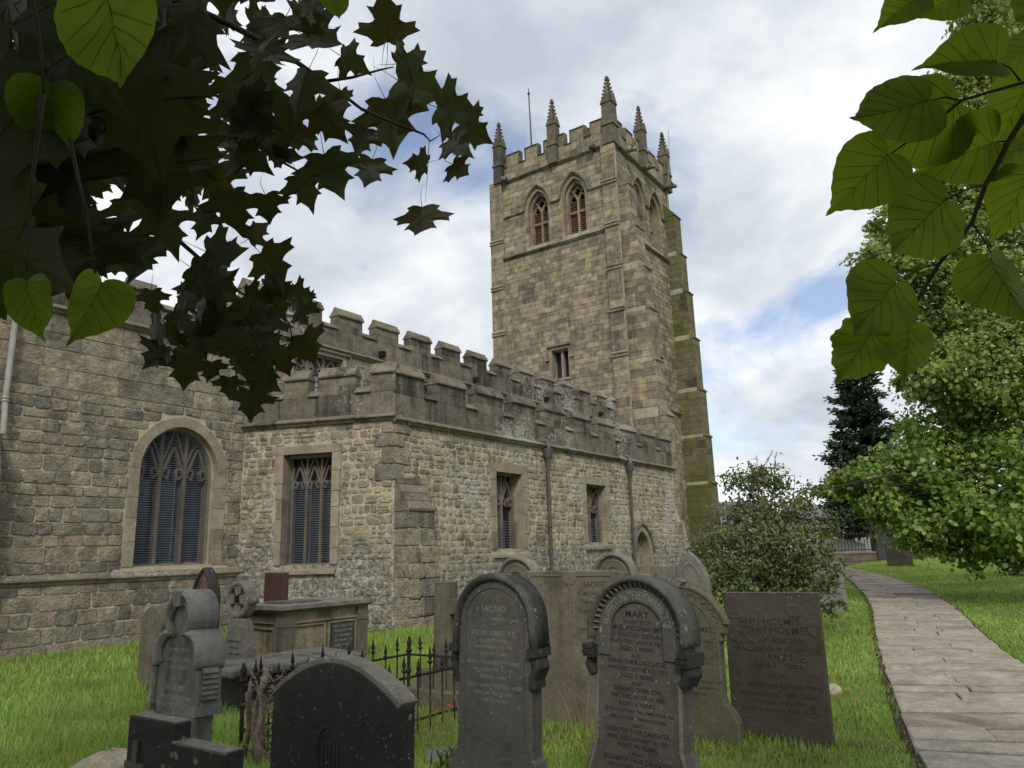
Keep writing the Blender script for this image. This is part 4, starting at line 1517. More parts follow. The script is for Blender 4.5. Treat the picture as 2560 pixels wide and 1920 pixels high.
def tower_parapet(fr, merlons, seed):
    p = MB()
    fr.box(p, 0.1, SIDE - 0.1, 21.2, 21.3, -0.5, -0.32)
    p = p.obj('tower_parapet', M['lead'], tower)
    rnd = random.Random(seed)
    zb, zt = 21.97, 22.66
    u = 0.0
    for (za, zc) in ((TPZ, TPZ + 0.30), (TPZ + 0.30, zb)):
        u = 0.0
        while u < SIDE - 0.01:
            e = u + rnd.uniform(0.5, 0.9)
            if SIDE - e < 0.4:
                e = SIDE
            v, f = stone_geo(fr, [(u + 0.004, za + 0.003), (e - 0.004, za + 0.003), (e - 0.004, zc - 0.003), (u + 0.004, zc - 0.003)], -0.3, rnd.uniform(-0.002, 0.008), 0.008, rnd)
            mesh_obj('parapet_stone', v, f, M['tower'], p)
            u = e
    lip = lambda a, b, z: (lambda m_: (fr.extrude(m_, [(-0.32, z), (0.05, z), (0.07, z + 0.03), (-0.10, z + 0.10), (-0.32, z + 0.10)], a, b), m_.obj('coping_stone', M['coping'], p)))(MB())
    ed = [0.0] + [q for m_ in merlons for q in m_] + [SIDE]
    for i in range(0, len(ed), 2):
        if ed[i + 1] - ed[i] > 0.05:
            lip(ed[i], ed[i + 1], zb)
    for a, b in merlons:
        m_ = MB()
        fr.box(m_, a, b, zb + 0.002, zt, -0.296, rnd.uniform(0.0, 0.006))
        m_.obj('merlon_stone', M['tower'], p)
        lip(a - 0.03, b + 0.03, zt)
        for s, e in ((a - 0.05, a + 0.012), (b - 0.012, b + 0.05)):
            m_ = MB()
            fr.box(m_, s, e, zb + 0.09, zt + 0.05, -0.3, 0.045)
            m_.obj('merlon_edging', M['coping'], p)


tower_parapet(FTE, [(0.35, 1.12), (1.55, 2.32), (2.75, 3.95), (4.35, 5.15), (5.55, 6.4)], 151)
tower_parapet(FTS, [(0.35, 1.12), (1.55, 2.32), (2.75, 3.95), (4.35, 5.15), (5.55, 6.4)], 152)
FTN = Frame((TX1, TY1), (-1, 0))
FTW = Frame((TX1, TY0), (0, 1))
for fr in (FTN, FTW):
    m_ = MB()
    fr.box(m_, 0.1, SIDE - 0.1, TPZ, 22.3, -0.3, 0.0)
    m_.obj('tower_parapet', M['tower'], tower)


def pinnacle(x, y, zb, h, a, diag=0.0):
    """shaft with gablets, crocketed spirelet and finial"""
    hs = h * 0.575
    mb = MB()
    rot = Matrix.Rotation(diag, 3, 'Z')

    def put(m2):
        mb.add([tuple(rot @ Vector(p) + Vector((x, y, 0))) for p in m2.v], m2.f)
    q = MB()
    q.taper(0, 0, zb, zb + hs, a, a, a * 0.94, a * 0.94)
    q.taper(0, 0, zb + hs * 0.45, zb + hs * 0.52, a * 1.18, a * 1.18, a * 1.05, a * 1.05)
    put(q)
    q = MB()
    for k in range(4):                       # gablets
        c, s = math.cos(k * math.pi / 2), math.sin(k * math.pi / 2)
        def tr(u, d, z):
            return (c * d - s * u, s * d + c * u, z)
        q.add([tr(-a * 1.08, a * 0.3, zb + hs), tr(a * 1.08, a * 0.3, zb + hs), tr(0, a * 0.3, zb + hs + a * 1.9), tr(-a * 1.08, a * 1.12, zb + hs), tr(a * 1.08, a * 1.12, zb + hs), tr(0, a * 1.12, zb + hs + a * 1.9)],
              [(3, 4, 5), (0, 3, 5, 2), (4, 1, 2, 5), (0, 1, 4, 3)])
    q.taper(0, 0, zb + hs, zb + h * 0.96, a * 0.82, a * 0.82, a * 0.10, a * 0.10)
    put(q)
    pin = mb.obj('pinnacle', M['pinnacle'], tower)
    q = MB()
    n = 7
    for i in range(n):
        t = (i + 0.5) / n
        zc = zb + hs + (h * 0.96 - hs) * t * 0.97
        w = a * (0.82 - 0.72 * t)
        for k in range(4):
            an = math.pi / 4 + k * math.pi / 2
            r0 = w * 1.41
            cx, cy = math.cos(an) * (r0 + a * 0.08), math.sin(an) * (r0 + a * 0.08)
            q.taper(cx, cy, zc, zc + a * 0.28, a * 0.10, a * 0.10, a * 0.17, a * 0.17)
            q.taper(cx, cy, zc + a * 0.28, zc + a * 0.42, a * 0.17, a * 0.17, a * 0.05, a * 0.05)
    q.taper(0, 0, zb + h * 0.94, zb + h * 0.97, a * 0.12, a * 0.12, a * 0.30, a * 0.30)
    q.taper(0, 0, zb + h * 0.97, zb + h, a * 0.30, a * 0.30, a * 0.10, a * 0.10)
    mb = MB()
    mb.add([tuple(rot @ Vector(p) + Vector((x, y, 0))) for p in q.v], q.f)
    mb.obj('crockets', M['pinnacle'], pin)
    return pin


pinnacle(30.28, 14.72, 21.1, 3.88, 0.30)
pinnacle(30.18, 21.45, 21.1, 3.8, 0.27)
pinnacle(36.75, 14.62, 21.1, 3.8, 0.27)
pinnacle(36.75, 21.2, 21.1, 3.8, 0.27)
pinnacle(30.16, 17.95, 21.1, 3.82, 0.26)
pinnacle(33.55, 14.56, 21.1, 3.82, 0.26)
# gargoyles below the parapet of the side wall and the front
for (x, y, dx, dy) in ((31.35, 14.6, 0, -1), (33.55, 14.6, 0, -1), (36.3, 14.6, 0, -1), (30.2, 15.6, -1, 0), (30.2, 20.95, -1, 0)):
    mb = MB()
    L = 0.75 if dy else 0.45
    p = lambda t, z, k: (x + dx * t, y + dy * t, z)
    mb.tube([(x - dx * 0.1, y - dy * 0.1, 21.12), (x + dx * L * 0.4, y + dy * L * 0.4, 21.2), (x + dx * L * 0.75, y + dy * L * 0.75, 21.15), (x + dx * L, y + dy * L, 21.05)], [0.16, 0.19, 0.14, 0.10], 8)
    mb.tube([(x + dx * L * 0.8 + dy * 0.1, y + dy * L * 0.8 - dx * 0.1, 21.2), (x + dx * L * 0.75 + dy * 0.16, y + dy * L * 0.75 - dx * 0.16, 21.36)], [0.06, 0.02], 5)
    mb.tube([(x + dx * L * 0.8 - dy * 0.1, y + dy * L * 0.8 + dx * 0.1, 21.2), (x + dx * L * 0.75 - dy * 0.16, y + dy * L * 0.75 + dx * 0.16, 21.36)], [0.06, 0.02], 5)
    mb.obj('gargoyle', M['parapet'], tower, smooth=True)
mb = MB()
mb.tube([(31.6, 20.2, 21.2), (31.55, 20.27, 26.9)], [0.06, 0.035], 8)
mb.lathe(31.55, 20.27, [(0.03, 26.85), (0.09, 26.95), (0.03, 27.05), (0.02, 27.3)], 8)
mb.obj('flagpole', M['pipe'], tower)
mb = MB()
mb.lathe(31.0, 16.35, [(0.2, 21.2), (0.2, 22.75), (0.24, 22.78), (0.24, 22.9)], 12)
mb.obj('flue', M['parapet'], tower)
mb = MB()
cable = [(36.75, 14.2, 24.9), (36.6, 14.2, 23.0), (36.35, 14.3, 21.6), (36.3, 14.42, 20.5), (36.25, 14.5, 17.5), (36.1, 14.5, 16.0)]
mb.tube(cable, 0.018, 5)
mb.obj('lightning_cable', M['pipe_grey'], tower)


# ================================================================ graves (all face the same way, towards -X)
FL = Frame((0, 0), (0, -1))                 # local frame of a stone: u to the right as seen, d towards the viewer


def inset_poly(poly, k):
    n = len(poly)
    out = []
    for i in range(n):
        a, b, c = Vector(poly[i - 1]), Vector(poly[i]), Vector(poly[(i + 1) % n])
        e1 = (b - a)
        e2 = (c - b)
        if e1.length < 1e-9 or e2.length < 1e-9:
            out.append(tuple(b))
            continue
        e1.normalize()
        e2.normalize()
        n1, n2 = Vector((-e1.y, e1.x)), Vector((-e2.y, e2.x))
        m = (n1 + n2)
        if m.length < 1e-6:
            m = n1
        m.normalize()
        q = b + m * (k / max(0.4, m.dot(n1)))
        out.append((q.x, q.y))
    return out


def slab_geo(fr, poly, d0, d1, bev=0.008):
    """extruded plate with softened front and back arrises; poly counter-clockwise in (u, z)"""
    area = sum(poly[i][0] * poly[(i + 1) % len(poly)][1] - poly[(i + 1) % len(poly)][0] * poly[i][1] for i in range(len(poly)))
    if area < 0:
        poly = poly[::-1]
    n = len(poly)
    ins = inset_poly(poly, bev)
    v = [fr.p(a, b, d0) for a, b in ins] + [fr.p(a, b, d0 + bev) for a, b in poly] + [fr.p(a, b, d1 - bev) for a, b in poly] + [fr.p(a, b, d1) for a, b in ins]
    f = []
    for r in range(3):
        for i in range(n):
            f.append((r * n + i, r * n + (i + 1) % n, (r + 1) * n + (i + 1) % n, (r + 1) * n + i))
    for t in tessellate_polygon([[Vector((a, b, 0)) for a, b in ins]]):
        a, b, c = t
        A, B, Cc = ins[a], ins[b], ins[c]
        if (B[0] - A[0]) * (Cc[1] - A[1]) - (B[1] - A[1]) * (Cc[0] - A[0]) < 0:
            a, b, c = c, b, a
        f.append((3 * n + a, 3 * n + b, 3 * n + c))
        f.append((c, b, a))
    return v, f


def part(name, geo, mat, parent, smooth=False):
    return mesh_obj(name, geo[0], geo[1], mat, parent, wc=False, smooth=smooth)


def headstone(label, loc, outline, t, mat, yaw=0.0, lean=0.0, tilt=0.0, bev=0.012, name='headstone', cat='headstone', group=None):
    """root at the base; lean: backwards (+), tilt: clockwise as seen (+)"""
    r = empty(name, (loc[0], loc[1], terrain(loc[0], loc[1]) if len(loc) < 3 else loc[2]))
    r.rotation_euler = (rad(tilt), rad(lean), rad(yaw))
    tag(r, label, cat, group)
    part('slab', slab_geo(FL, outline, -t, 0.0, bev), mat, r)
    return r


def arc_pts(cx, cz, R, a0, a1, n):
    return [(cx + R * math.cos(rad(a0 + (a1 - a0) * i / n)), cz + R * math.sin(rad(a0 + (a1 - a0) * i / n))) for i in range(n + 1)]


def lpart(name, mb, mat, parent, smooth=False):
    return mb.obj(name, mat, parent, wc=False, smooth=smooth)


BASE = -0.35
# ---- tall round-topped stone with roll moulding and shoulder scrolls
R = 0.295
cz = 1.13
ol = [(-0.37, BASE), (0.37, BASE), (0.37, 0.235), (0.335, 0.26), (0.325, 0.30), (0.30, 0.32), (R, 0.40), (R, cz)] + arc_pts(0, cz, R, 0, 180, 26)[1:-1] + [(-R, cz), (-R, 0.40), (-0.30, 0.32), (-0.325, 0.30), (-0.335, 0.26), (-0.37, 0.235)]
g = headstone('tall dark round-topped headstone with a thick rolled arch moulding and pale cut lettering', (4.15, 3.14), ol, 0.14, M['g_grey'], yaw=2, lean=1.0, tilt=1.2)
mb = MB()
FL.bar(mb, [(-R - 0.02, 0.98)] + arc_pts(0, cz, R + 0.005, 180, 0, 28) + [(R + 0.02, 0.98)], 0.055, -0.165, 0.028, 0.02)
lpart('arch_moulding', mb, M['g_grey'], g, True)
mb = MB()
FL.bar(mb, [(-0.235, 0.42), (-0.235, cz)] + arc_pts(0, cz, 0.235, 180, 0, 26)[1:-1] + [(0.235, cz), (0.235, 0.42)], 0.012, -0.004, 0.006, 0)
lpart('inner_moulding', mb, M['g_grey'], g)
for s in (-1, 1):
    mb = MB()
    FL.box(mb, s * 0.315 - 0.035, s * 0.315 + 0.035, 0.935, 0.985, -0.165, 0.035)
    FL.bar(mb, [(s * 0.315, 0.93), (s * 0.335, 0.87), (s * 0.30, 0.80), (s * 0.302, 0.74)], 0.05, -0.13, 0.012, 0.012)
    lpart('shoulder_scroll', mb, M['g_black'], g)
inscribe(T_JACOB, FL, 0.0015, M['letter_pale'], g)

# ---- rope and dog-tooth arched stone with leaded capitals
R = 0.325
cz = 1.075
ol = [(-0.40, BASE), (0.40, BASE), (0.40, 0.16), (0.335, 0.36), (0.305, 0.42), (0.305, 0.92), (R, 0.98), (R, cz)] + arc_pts(0, cz, R, 0, 180, 26)[1:-1] + [(-R, cz), (-R, 0.98), (-0.305, 0.92), (-0.305, 0.42), (-0.335, 0.36), (-0.40, 0.16)]
g = headstone('dark arched headstone with dog-tooth carving round its head, filled with dark lettering', (4.40, 2.24), ol, 0.15, M['g_mary'], yaw=-3, lean=2.5, tilt=2.2)
mb = MB()
FL.bar(mb, arc_pts(0, cz, R + 0.004, 190, -10, 32), 0.046, -0.17, 0.05, 0.018)
lpart('arch_moulding', mb, M['g_grey'], g, True)
mb = MB()
band = arc_pts(0, cz, 0.228, 180, 0, 26)
FL.bar(mb, [(-0.232, 0.93)] + band + [(0.232, 0.93)], 0.085, -0.005, 0.014, 0.004)
lpart('lettering_band', mb, M['g_grey'], g)
mb = MB()
for i in range(25):
    a = rad(178 - 176 * i / 24)
    q = Vector((0.295 * math.cos(a), cz + 0.295 * math.sin(a)))
    e = Vector((math.cos(a), math.sin(a)))
    t_ = Vector((-e.y, e.x))
    p1, p2, p3 = q + t_ * 0.017 + e * 0.022, q - t_ * 0.017 + e * 0.022, q - e * 0.026
    c_ = (p1 + p2 + p3) / 3
    mb.add([FL.p(*p1, 0.0), FL.p(*p2, 0.0), FL.p(*p3, 0.0), FL.p(*c_, 0.036)], [(0, 2, 3), (2, 1, 3), (1, 0, 3)])
lpart('dogtooth_carving', mb, M['g_lichen'], g)
for s in (-1, 1):
    mb = MB()
    FL.box(mb, s * 0.33 - 0.04, s * 0.33 + 0.04, 0.905, 0.985, -0.17, 0.05)
    for i in range(3):
        for k in range(2):
            FL.box(mb, s * 0.335 - 0.03 + 0.03 * i - 0.009, s * 0.335 - 0.03 + 0.03 * i + 0.009, 0.925 + 0.035 * k, 0.945 + 0.035 * k, 0.049, 0.06)
    FL.bar(mb, [(s * 0.33, 0.905), (s * 0.345, 0.86), (s * 0.31, 0.80)], 0.055, -0.14, 0.03, 0.015)
    lpart('capital', mb, M['g_black'], g)
    mb = MB()
    FL.bar(mb, [(s * 0.288, 0.80), (s * 0.288, 0.42), (s * 0.33, 0.28), (s * 0.375, 0.16)], 0.022, -0.01, 0.012, 0.004)
    lpart('edge_moulding', mb, M['g_lichen'], g)
inscribe(T_MARY, FL, 0.0015, M['letter_dark'], g)
lpart('inscription', arc_letters(T_MARY_ARC, FL, 0, cz, 0.205, rad(158), 0.0155), M['letter_pale'], g)

# ---- flaking square-topped slate, tilted
ol = [(-0.40, BASE), (0.40, BASE), (0.40, 1.19), (-0.40, 1.19)]
g = headstone('square-topped flaking dark slate headstone leaning beside the path', (6.58, 2.01), ol, 0.075, M['g_slate'], yaw=1, lean=3, tilt=-0.2, bev=0.006)
def flake(cx, cz_, a, b, seed, deep=0.012):
    rnd = random.Random(seed)
    n = 16
    rim = [(cx + a * math.cos(2 * math.pi * i / n) * rnd.uniform(0.8, 1.15), cz_ + b * math.sin(2 * math.pi * i / n) * rnd.uniform(0.8, 1.15)) for i in range(n)]
    v = [FL.p(u, z, 0.001) for u, z in rim] + [FL.p(cx + (u - cx) * 0.86, cz_ + (z - cz_) * 0.86, deep) for u, z in rim]
    v += [FL.p(cx + (u - cx) * 0.45 + rnd.uniform(-.01, .01), cz_ + (z - cz_) * 0.45, deep * rnd.uniform(0.1, 0.9)) for u, z in rim] + [FL.p(cx, cz_, deep * 0.3)]
    f = [(r * n + i, r * n + (i + 1) % n, (r + 1) * n + (i + 1) % n, (r + 1) * n + i) for r in range(2) for i in range(n)]
    f += [(2 * n + i, 2 * n + (i + 1) % n, 3 * n) for i in range(n)]
    return v, f
for i, (a, b, c, d) in enumerate(((0.20, 1.045, 0.085, 0.06), (0.27, 0.27, 0.05, 0.055), (-0.29, 0.83, 0.09, 0.06), (-0.20, 0.76, 0.07, 0.05), (0.24, 0.66, 0.035, 0.025), (-0.31, 1.0, 0.07, 0.03), (0.34, 0.90, 0.05, 0.07))):
    part('flaked_scar', flake(a, b, c, d, 200 + i, 0.005), M['g_slate'], g)
inscribe(T_SLATE, FL, 0.0015, M['letter_grey'], g)
mb = MB()
FL.box(mb, -0.402, 0.402, 1.186, 1.196, -0.076, 0.003)
lpart('pale_top_edge', mb, M['g_lichen'], g)

# ---- zigzag bordered stone
R = 0.43
ol = [(-0.46, BASE), (0.46, BASE), (0.46, 0.18), (0.42, 0.26), (0.36, 0.33), (0.345, 0.38), (0.345, 0.80), (0.37, 0.82), (0.36, 0.86), (0.395, 0.88), (0.395, 0.94), (0.40, 0.95)] + arc_pts(0, 0.84, R, 15, 88, 14) + [(0.06, 1.30), (-0.06, 1.30)] + arc_pts(0, 0.84, R, 92, 165, 14)
ol += [(-0.40, 0.95), (-0.395, 0.88), (-0.36, 0.86), (-0.37, 0.82), (-0.345, 0.80), (-0.345, 0.38), (-0.36, 0.33), (-0.42, 0.26), (-0.46, 0.18)]
g = headstone('olive-brown headstone with a zigzag border and carved crest, between the arched stone and the slate', (6.25, 2.70), ol, 0.12, M['g_olive'], yaw=1, lean=2)
mb = MB()
zz_ = []
for i in range(27):
    a = 160 - 140 * i / 26
    r_ = 0.395 if i % 2 else 0.355
    zz_.append((r_ * math.cos(rad(a)), 0.84 + r_ * math.sin(rad(a))))
FL.bar(mb, zz_, 0.012, -0.004, 0.008, 0)
FL.bar(mb, arc_pts(0, 0.84, R - 0.012, 164, 16, 24), 0.018, -0.004, 0.010, 0)
FL.bar(mb, [(-0.30, 0.40), (-0.30, 0.90)] + arc_pts(0, 0.86, 0.30, 172, 8, 18) + [(0.30, 0.90), (0.30, 0.40)], 0.012, -0.004, 0.008, 0)
lpart('zigzag_border', mb, M['g_olive'], g)
mb = MB()
rr = random.Random(4)
for i in range(26):
    a, b = rr.uniform(-0.07, 0.09), rr.uniform(1.02, 1.22)
    mb.add([FL.p(a - 0.02, b, 0.0), FL.p(a + 0.02, b - 0.012, 0.0), FL.p(a + 0.004, b + 0.03, 0.0), FL.p(a, b + 0.005, 0.022)], [(0, 1, 3), (1, 2, 3), (2, 0, 3)])
FL.bar(mb, arc_pts(0.02, 1.06, 0.085, 150, -60, 12), 0.02, -0.002, 0.016, 0.005)
for k in range(5):
    FL.bar(mb, [(0, 1.235), ((k - 2) * 0.032, 1.33 - abs(k - 2) * 0.012)], 0.026, -0.07, 0.03, 0.008)
lpart('carved_crest', mb, M['g_lichen'], g)
inscribe(T_ZIG, FL, 0.0015, M['letter_grey'], g)

# ---- broad double slab
ol = [(-0.58, BASE), (0.58, BASE), (0.58, 1.37), (0.50, 1.40), (-0.50, 1.40), (-0.58, 1.37)]
g = headstone('wide brown double headstone with a centre rib, partly hidden behind the two tall arched stones', (6.30, 3.81), ol, 0.11, M['g_brown'], yaw=0, lean=1.5)
mb = MB()
FL.bar(mb, [(0.0, 0.05), (0.0, 1.27)], 0.025, -0.003, 0.012, 0.006)
for s in (-1, 1):
    FL.bar(mb, [(s * 0.555, 0.05), (s * 0.555, 1.22)] + arc_pts(s * 0.555, 1.30, 0.07, -90, -90 - s * 90, 6) + [(s * 0.45, 1.355), (s * 0.12, 1.355)] + [(s * 0.075 * math.cos(rad(q)), 1.355 + 0.08 * math.sin(rad(q))) for q in (0, -30, -60, -90)], 0.016, -0.003, 0.008, 0)
lpart('panel_border', mb, M['g_brown'], g)
inscribe(T_DOUBLE, FL, 0.0015, M['letter_grey'], g)

# ---- two round tops behind
def round_stone(label, loc, w, h, mat, t=0.12, **k):
    R_ = w / 2
    o_ = [(-R_, BASE), (R_, BASE)] + arc_pts(0, h - R_, R_, 0, 180, 22)
    g_ = headstone(label, loc, o_, t, mat, **k)
    m_ = MB()
    FL.bar(m_, arc_pts(0, h - R_, R_ - 0.02, 185, -5, 24), 0.05, -t - 0.02, 0.03, 0.015)
    FL.bar(m_, arc_pts(0, h - R_, R_ * 0.68, 180, 0, 20), 0.012, -0.003, 0.008, 0)
    lpart('arch_moulding', m_, M['g_lichen'], g_)
    lpart('inscription', arc_letters(T_ROUND, FL, 0, h - R_, R_ * 0.74, rad(140), 0.0015), M['letter_grey'], g_)
    m_ = MB()
    FL.bar(m_, arc_pts(0, h - R_ * 0.95, R_ * 0.36, 0, 360, 16), 0.02, -0.002, 0.014, 0.005)
    for q in range(5):
        aa = rad(90 + 72 * q)
        FL.bar(m_, [(0.02 * math.cos(aa), h - R_ * 0.95 + 0.02 * math.sin(aa)), (R_ * 0.25 * math.cos(aa), h - R_ * 0.95 + R_ * 0.25 * math.sin(aa))], 0.04, -0.002, 0.014, 0.006)
    lpart('carved_roundel', m_, M['g_olive'], g_)
    return g_


round_stone('round-topped olive headstone just above the left end of the wide double slab', (8.0, 5.60), 0.60, 1.50, M['g_olive'])
round_stone('round-topped olive headstone standing below the smaller square church window', (9.2, 4.84), 0.60, 1.48, M['g_olive'])
headstone('low pale block headstone near the blocked doorway', (9.5, 4.52), [(-0.12, BASE), (0.12, BASE), (0.12, 1.17), (-0.12, 1.19)], 0.12, M['g_lichen'])
# ---- gothic pointed stone and shoulder slab half inside the shrub
pa = Arch(0, 0.30, 0.0, 0.85, 1.40)
g = headstone('grey pointed gothic headstone half hidden by the flowering shrub', (11.7, 4.78), [(-0.30, BASE), (0.30, BASE)] + pa.arc(12)[::-1], 0.12, M['g_lichen'])
mb = MB()
FL.bar(mb, Arch(0, 0.17, 0, 0.95, 1.22).arc(8), 0.03, -0.002, 0.014, 0.006)
lpart('pointed_panel_moulding', mb, M['g_lichen'], g)
headstone('low square-shouldered grey headstone left of the pointed gothic one', (11.4, 5.12), [(-0.22, BASE), (0.22, BASE), (0.22, 1.2), (-0.22, 1.2)], 0.12, M['g_lichen'])
headstone('leaning pale grey granite headstone at the path side of the shrub', (16.3, 3.72), [(-0.30, BASE), (0.30, BASE), (0.24, 0.95), (0.15, 1.02), (-0.30, 1.04)], 0.16, M['g_pale'], tilt=3, lean=2)
g = headstone('weathered brown headstone standing alone on the bank beyond the path', (32.6, 4.75), [(-0.45, BASE), (0.45, BASE), (0.45, 0.98), (0.3, 1.1), (0.12, 1.14), (-0.2, 1.1), (-0.45, 1.0)], 0.14, M['g_slate'], yaw=0)

# ---- broad segmental stone close to the camera
ol = [(-0.485, BASE), (0.485, BASE), (0.485, 0.87)] + [(0.485 - 0.97 * i / 18, 0.87 + 0.185 * math.sin(math.pi * i / 18) ** 0.9) for i in range(1, 18)] + [(-0.485, 0.87)]
g = headstone('broad black segment-topped headstone with a carved oval, close to the camera', (2.80, 3.17), ol, 0.125, M['g_black'], yaw=0, lean=1, bev=0.014)
mb = MB()
ell = [(-0.02 + 0.085 * math.cos(2 * math.pi * i / 28), 0.60 + 0.14 * math.sin(2 * math.pi * i / 28)) for i in range(29)]
FL.bar(mb, ell, 0.018, -0.002, 0.006, 0.002)
FL.bar(mb, [(-0.02 + (a + 0.02) * 0.75, 0.60 + (b - 0.60) * 0.8) for a, b in ell], 0.008, -0.002, 0.004, 0.0)
for k in (-1, 0, 1):
    FL.bar(mb, [(-0.02 + 0.025 * k, 0.66), (-0.02 + 0.03 * k, 0.55)], 0.012, -0.002, 0.004, 0.0)
lpart('carved_oval', mb, M['g_black'], g)
mb = MB()
FL.bar(mb, [(a * 0.99, b + 0.006) for a, b in ol[2:]], 0.03, -0.13, -0.004, 0.004)
lpart('lichened_top', mb, M['g_lichen'], g)

# ---- stepped block with sunken cross, nearest of all
ol = [(-0.30, BASE), (0.44, BASE), (0.44, 0.862), (0.07, 0.862), (0.07, 0.932), (-0.30, 0.932)]
g = headstone('stepped black stone block with a sunken cross, at the bottom edge of the picture', (1.90, 3.16), ol, 0.075, M['g_black'], yaw=0, lean=0, bev=0.006)
mb = MB()
FL.box(mb, -0.12, 0.438, BASE, 0.858, -0.01, 0.018)
lpart('raised_panel', mb, M['g_black'], g)
mb = MB()
FL.box(mb, -0.235, -0.195, 0.40, 0.84, -0.002, 0.012)
FL.box(mb, -0.29, -0.135, 0.715, 0.75, -0.002, 0.0115)
lpart('cross', mb, M['g_grey'], g)
mb = MB()
FL.box(mb, -0.29, 0.062, 0.925, 0.937, -0.07, -0.006)
FL.box(mb, 0.068, 0.432, 0.855, 0.867, -0.07, 0.012)
lpart('lichened_top', mb, M['g_lichen'], g)

# ---- trefoil headed carved stone
def trefoil(n=9):
    o_ = [(-0.29, BASE), (0.29, BASE), (0.28, 0.60), (0.27, 0.90)]
    o_ += arc_pts(0.135, 0.965, 0.145, -20, 118, n)
    o_ += arc_pts(0.0, 1.225, 0.150, -22, 202, n + 4)
    o_ += arc_pts(-0.135, 0.965, 0.145, 62, 200, n)
    o_ += [(-0.27, 0.90), (-0.28, 0.60)]
    return o_


ol = trefoil()
g = headstone('pale grey trefoil-headed headstone with scrolled shoulders, seen edge-on beside the lawn', (3.02, 4.97), ol, 0.13, M['g_tref'], yaw=-3, lean=2.0, tilt=-1)
mb = MB()
ring = arc_pts(0.135, 0.965, 0.145, -30, 112, 9) + arc_pts(0.0, 1.225, 0.150, -18, 198, 13) + arc_pts(-0.135, 0.965, 0.145, 68, 210, 9)
FL.bar(mb, ring, 0.055, -0.17, 0.045, 0.024)
lpart('trefoil_moulding', mb, M['g_pale'], g, True)
mb = MB()
FL.bar(mb, [(a * 0.82, 1.03 + (b - 1.03) * 0.82) for a, b in ring], 0.024, -0.02, 0.025, 0.008)
lpart('inner_moulding', mb, M['g_tref'], g)
for s in (-1, 1):
    mb = MB()
    FL.bar(mb, [(s * 0.285, 0.64), (s * 0.28, 0.88)], 0.04, -0.15, 0.025, 0.012)
    FL.box(mb, s * 0.285 - 0.035, s * 0.285 + 0.035, 0.60, 0.645, -0.165, 0.04)
    for k in range(6):
        FL.bar(mb, [(s * 0.285, 0.67 + 0.033 * k), (s * 0.312, 0.70 + 0.033 * k), (s * 0.295, 0.725 + 0.033 * k)], 0.014, -0.12, -0.01, 0.004)
    lpart('leaf_shoulder', mb, M['g_tref'], g)
mb = MB()
for k in range(4):
    FL.bar(mb, [(-0.04 + 0.022 * k, 1.39), (-0.03 + 0.02 * k, 1.29)], 0.018, -0.02, 0.058, 0.006)
lpart('carved_hand', mb, M['g_pale'], g)
inscribe([(s_, u_ * 0.8, z_) for s_, u_, z_ in T_TREF], FL, 0.0015, M['letter_white'], g)

# ---- stones further left
headstone('small plain round-shouldered brown headstone left of the trefoil stone', (5.3, 9.32), [(-0.24, BASE), (0.24, BASE), (0.24, 0.86)] + arc_pts(0, 0.80, 0.25, 14, 166, 10) + [(-0.24, 0.86)], 0.10, M['g_brown'], tilt=0.5)
headstone('plain flat-topped grey slab behind the trefoil stone', (5.9, 9.55), [(-0.36, BASE), (0.36, BASE), (0.36, 1.19), (-0.36, 1.19)], 0.13, M['g_olive'])
pa = Arch(0, 0.24, 0, 1.0, 1.47)
g = headstone('dark pointed headstone with red and white flaking face under the arched church window', (6.4, 9.95), [(-0.24, BASE), (0.24, BASE)] + pa.arc(12)[::-1], 0.11, M['g_red'])
mb = MB()
FL.bar(mb, [(-0.23, 0.2), (-0.23, 1.0)] + pa.arc(12)[1:-1] + [(0.23, 1.0), (0.23, 0.2)], 0.045, -0.12, 0.03, 0.012)
lpart('edge_moulding', mb, M['g_black'], g)
headstone('dark red square headstone against the church wall behind the chest tomb', (8.25, 10.80), [(-0.42, BASE), (0.42, BASE), (0.42, 1.34), (-0.42, 1.34)], 0.10, M['g_maroon'], yaw=-16)

# ---- wheel-head cross
g = empty('wheel_cross', (5.70, 8.12, 0.0))
tag(g, 'small grey wheel-head cross on a tapering inscribed shaft beside the chest tomb', 'cross')
part('shaft', slab_geo(FL, [(-0.25, BASE), (0.25, BASE), (0.23, 0.55), (0.16, 0.82), (0.10, 0.90), (-0.10, 0.90), (-0.16, 0.82), (-0.23, 0.55)], -0.12, 0.02, 0.012), M['g_lichen'], g)
mb = MB()
FL.bar(mb, arc_pts(0, 1.12, 0.19, 0, 360, 28), 0.07, -0.11, 0.03, 0.02)
lpart('wheel', mb, M['g_lichen'], g)
mb = MB()
for k in range(4):
    aa = rad(90 * k)
    c_, s_ = math.cos(aa), math.sin(aa)
    mb.add([FL.p(c_ * r_ - s_ * w_, 1.12 + s_ * r_ + c_ * w_, d_) for d_ in (-0.09, 0.015) for r_, w_ in ((0.0, 0.035), (0.0, -0.035), (0.18, -0.075), (0.18, 0.075))], [(4, 5, 6, 7), (3, 2, 1, 0), (0, 1, 5, 4), (1, 2, 6, 5), (2, 3, 7, 6), (3, 0, 4, 7)])
for k in (0, 1, 2):
    aa = rad(90 * k)
    q = (0.27 * math.cos(aa), 1.12 + 0.27 * math.sin(aa))
    FL.bar(mb, [(0.20 * math.cos(aa), 1.12 + 0.20 * math.sin(aa)), q], 0.10, -0.10, 0.02, 0.02)
    mb.tube([FL.p(q[0], q[1], -0.04), FL.p(q[0] + 0.035 * math.cos(aa), q[1] + 0.035 * math.sin(aa), -0.04)], [0.06, 0.02], 8)
lpart('cross_arms', mb, M['g_lichen'], g)
inscribe([(T_WHEEL, 0, 1.05)] + T_STALEY, FL, 0.022, M['letter_dark'], g)

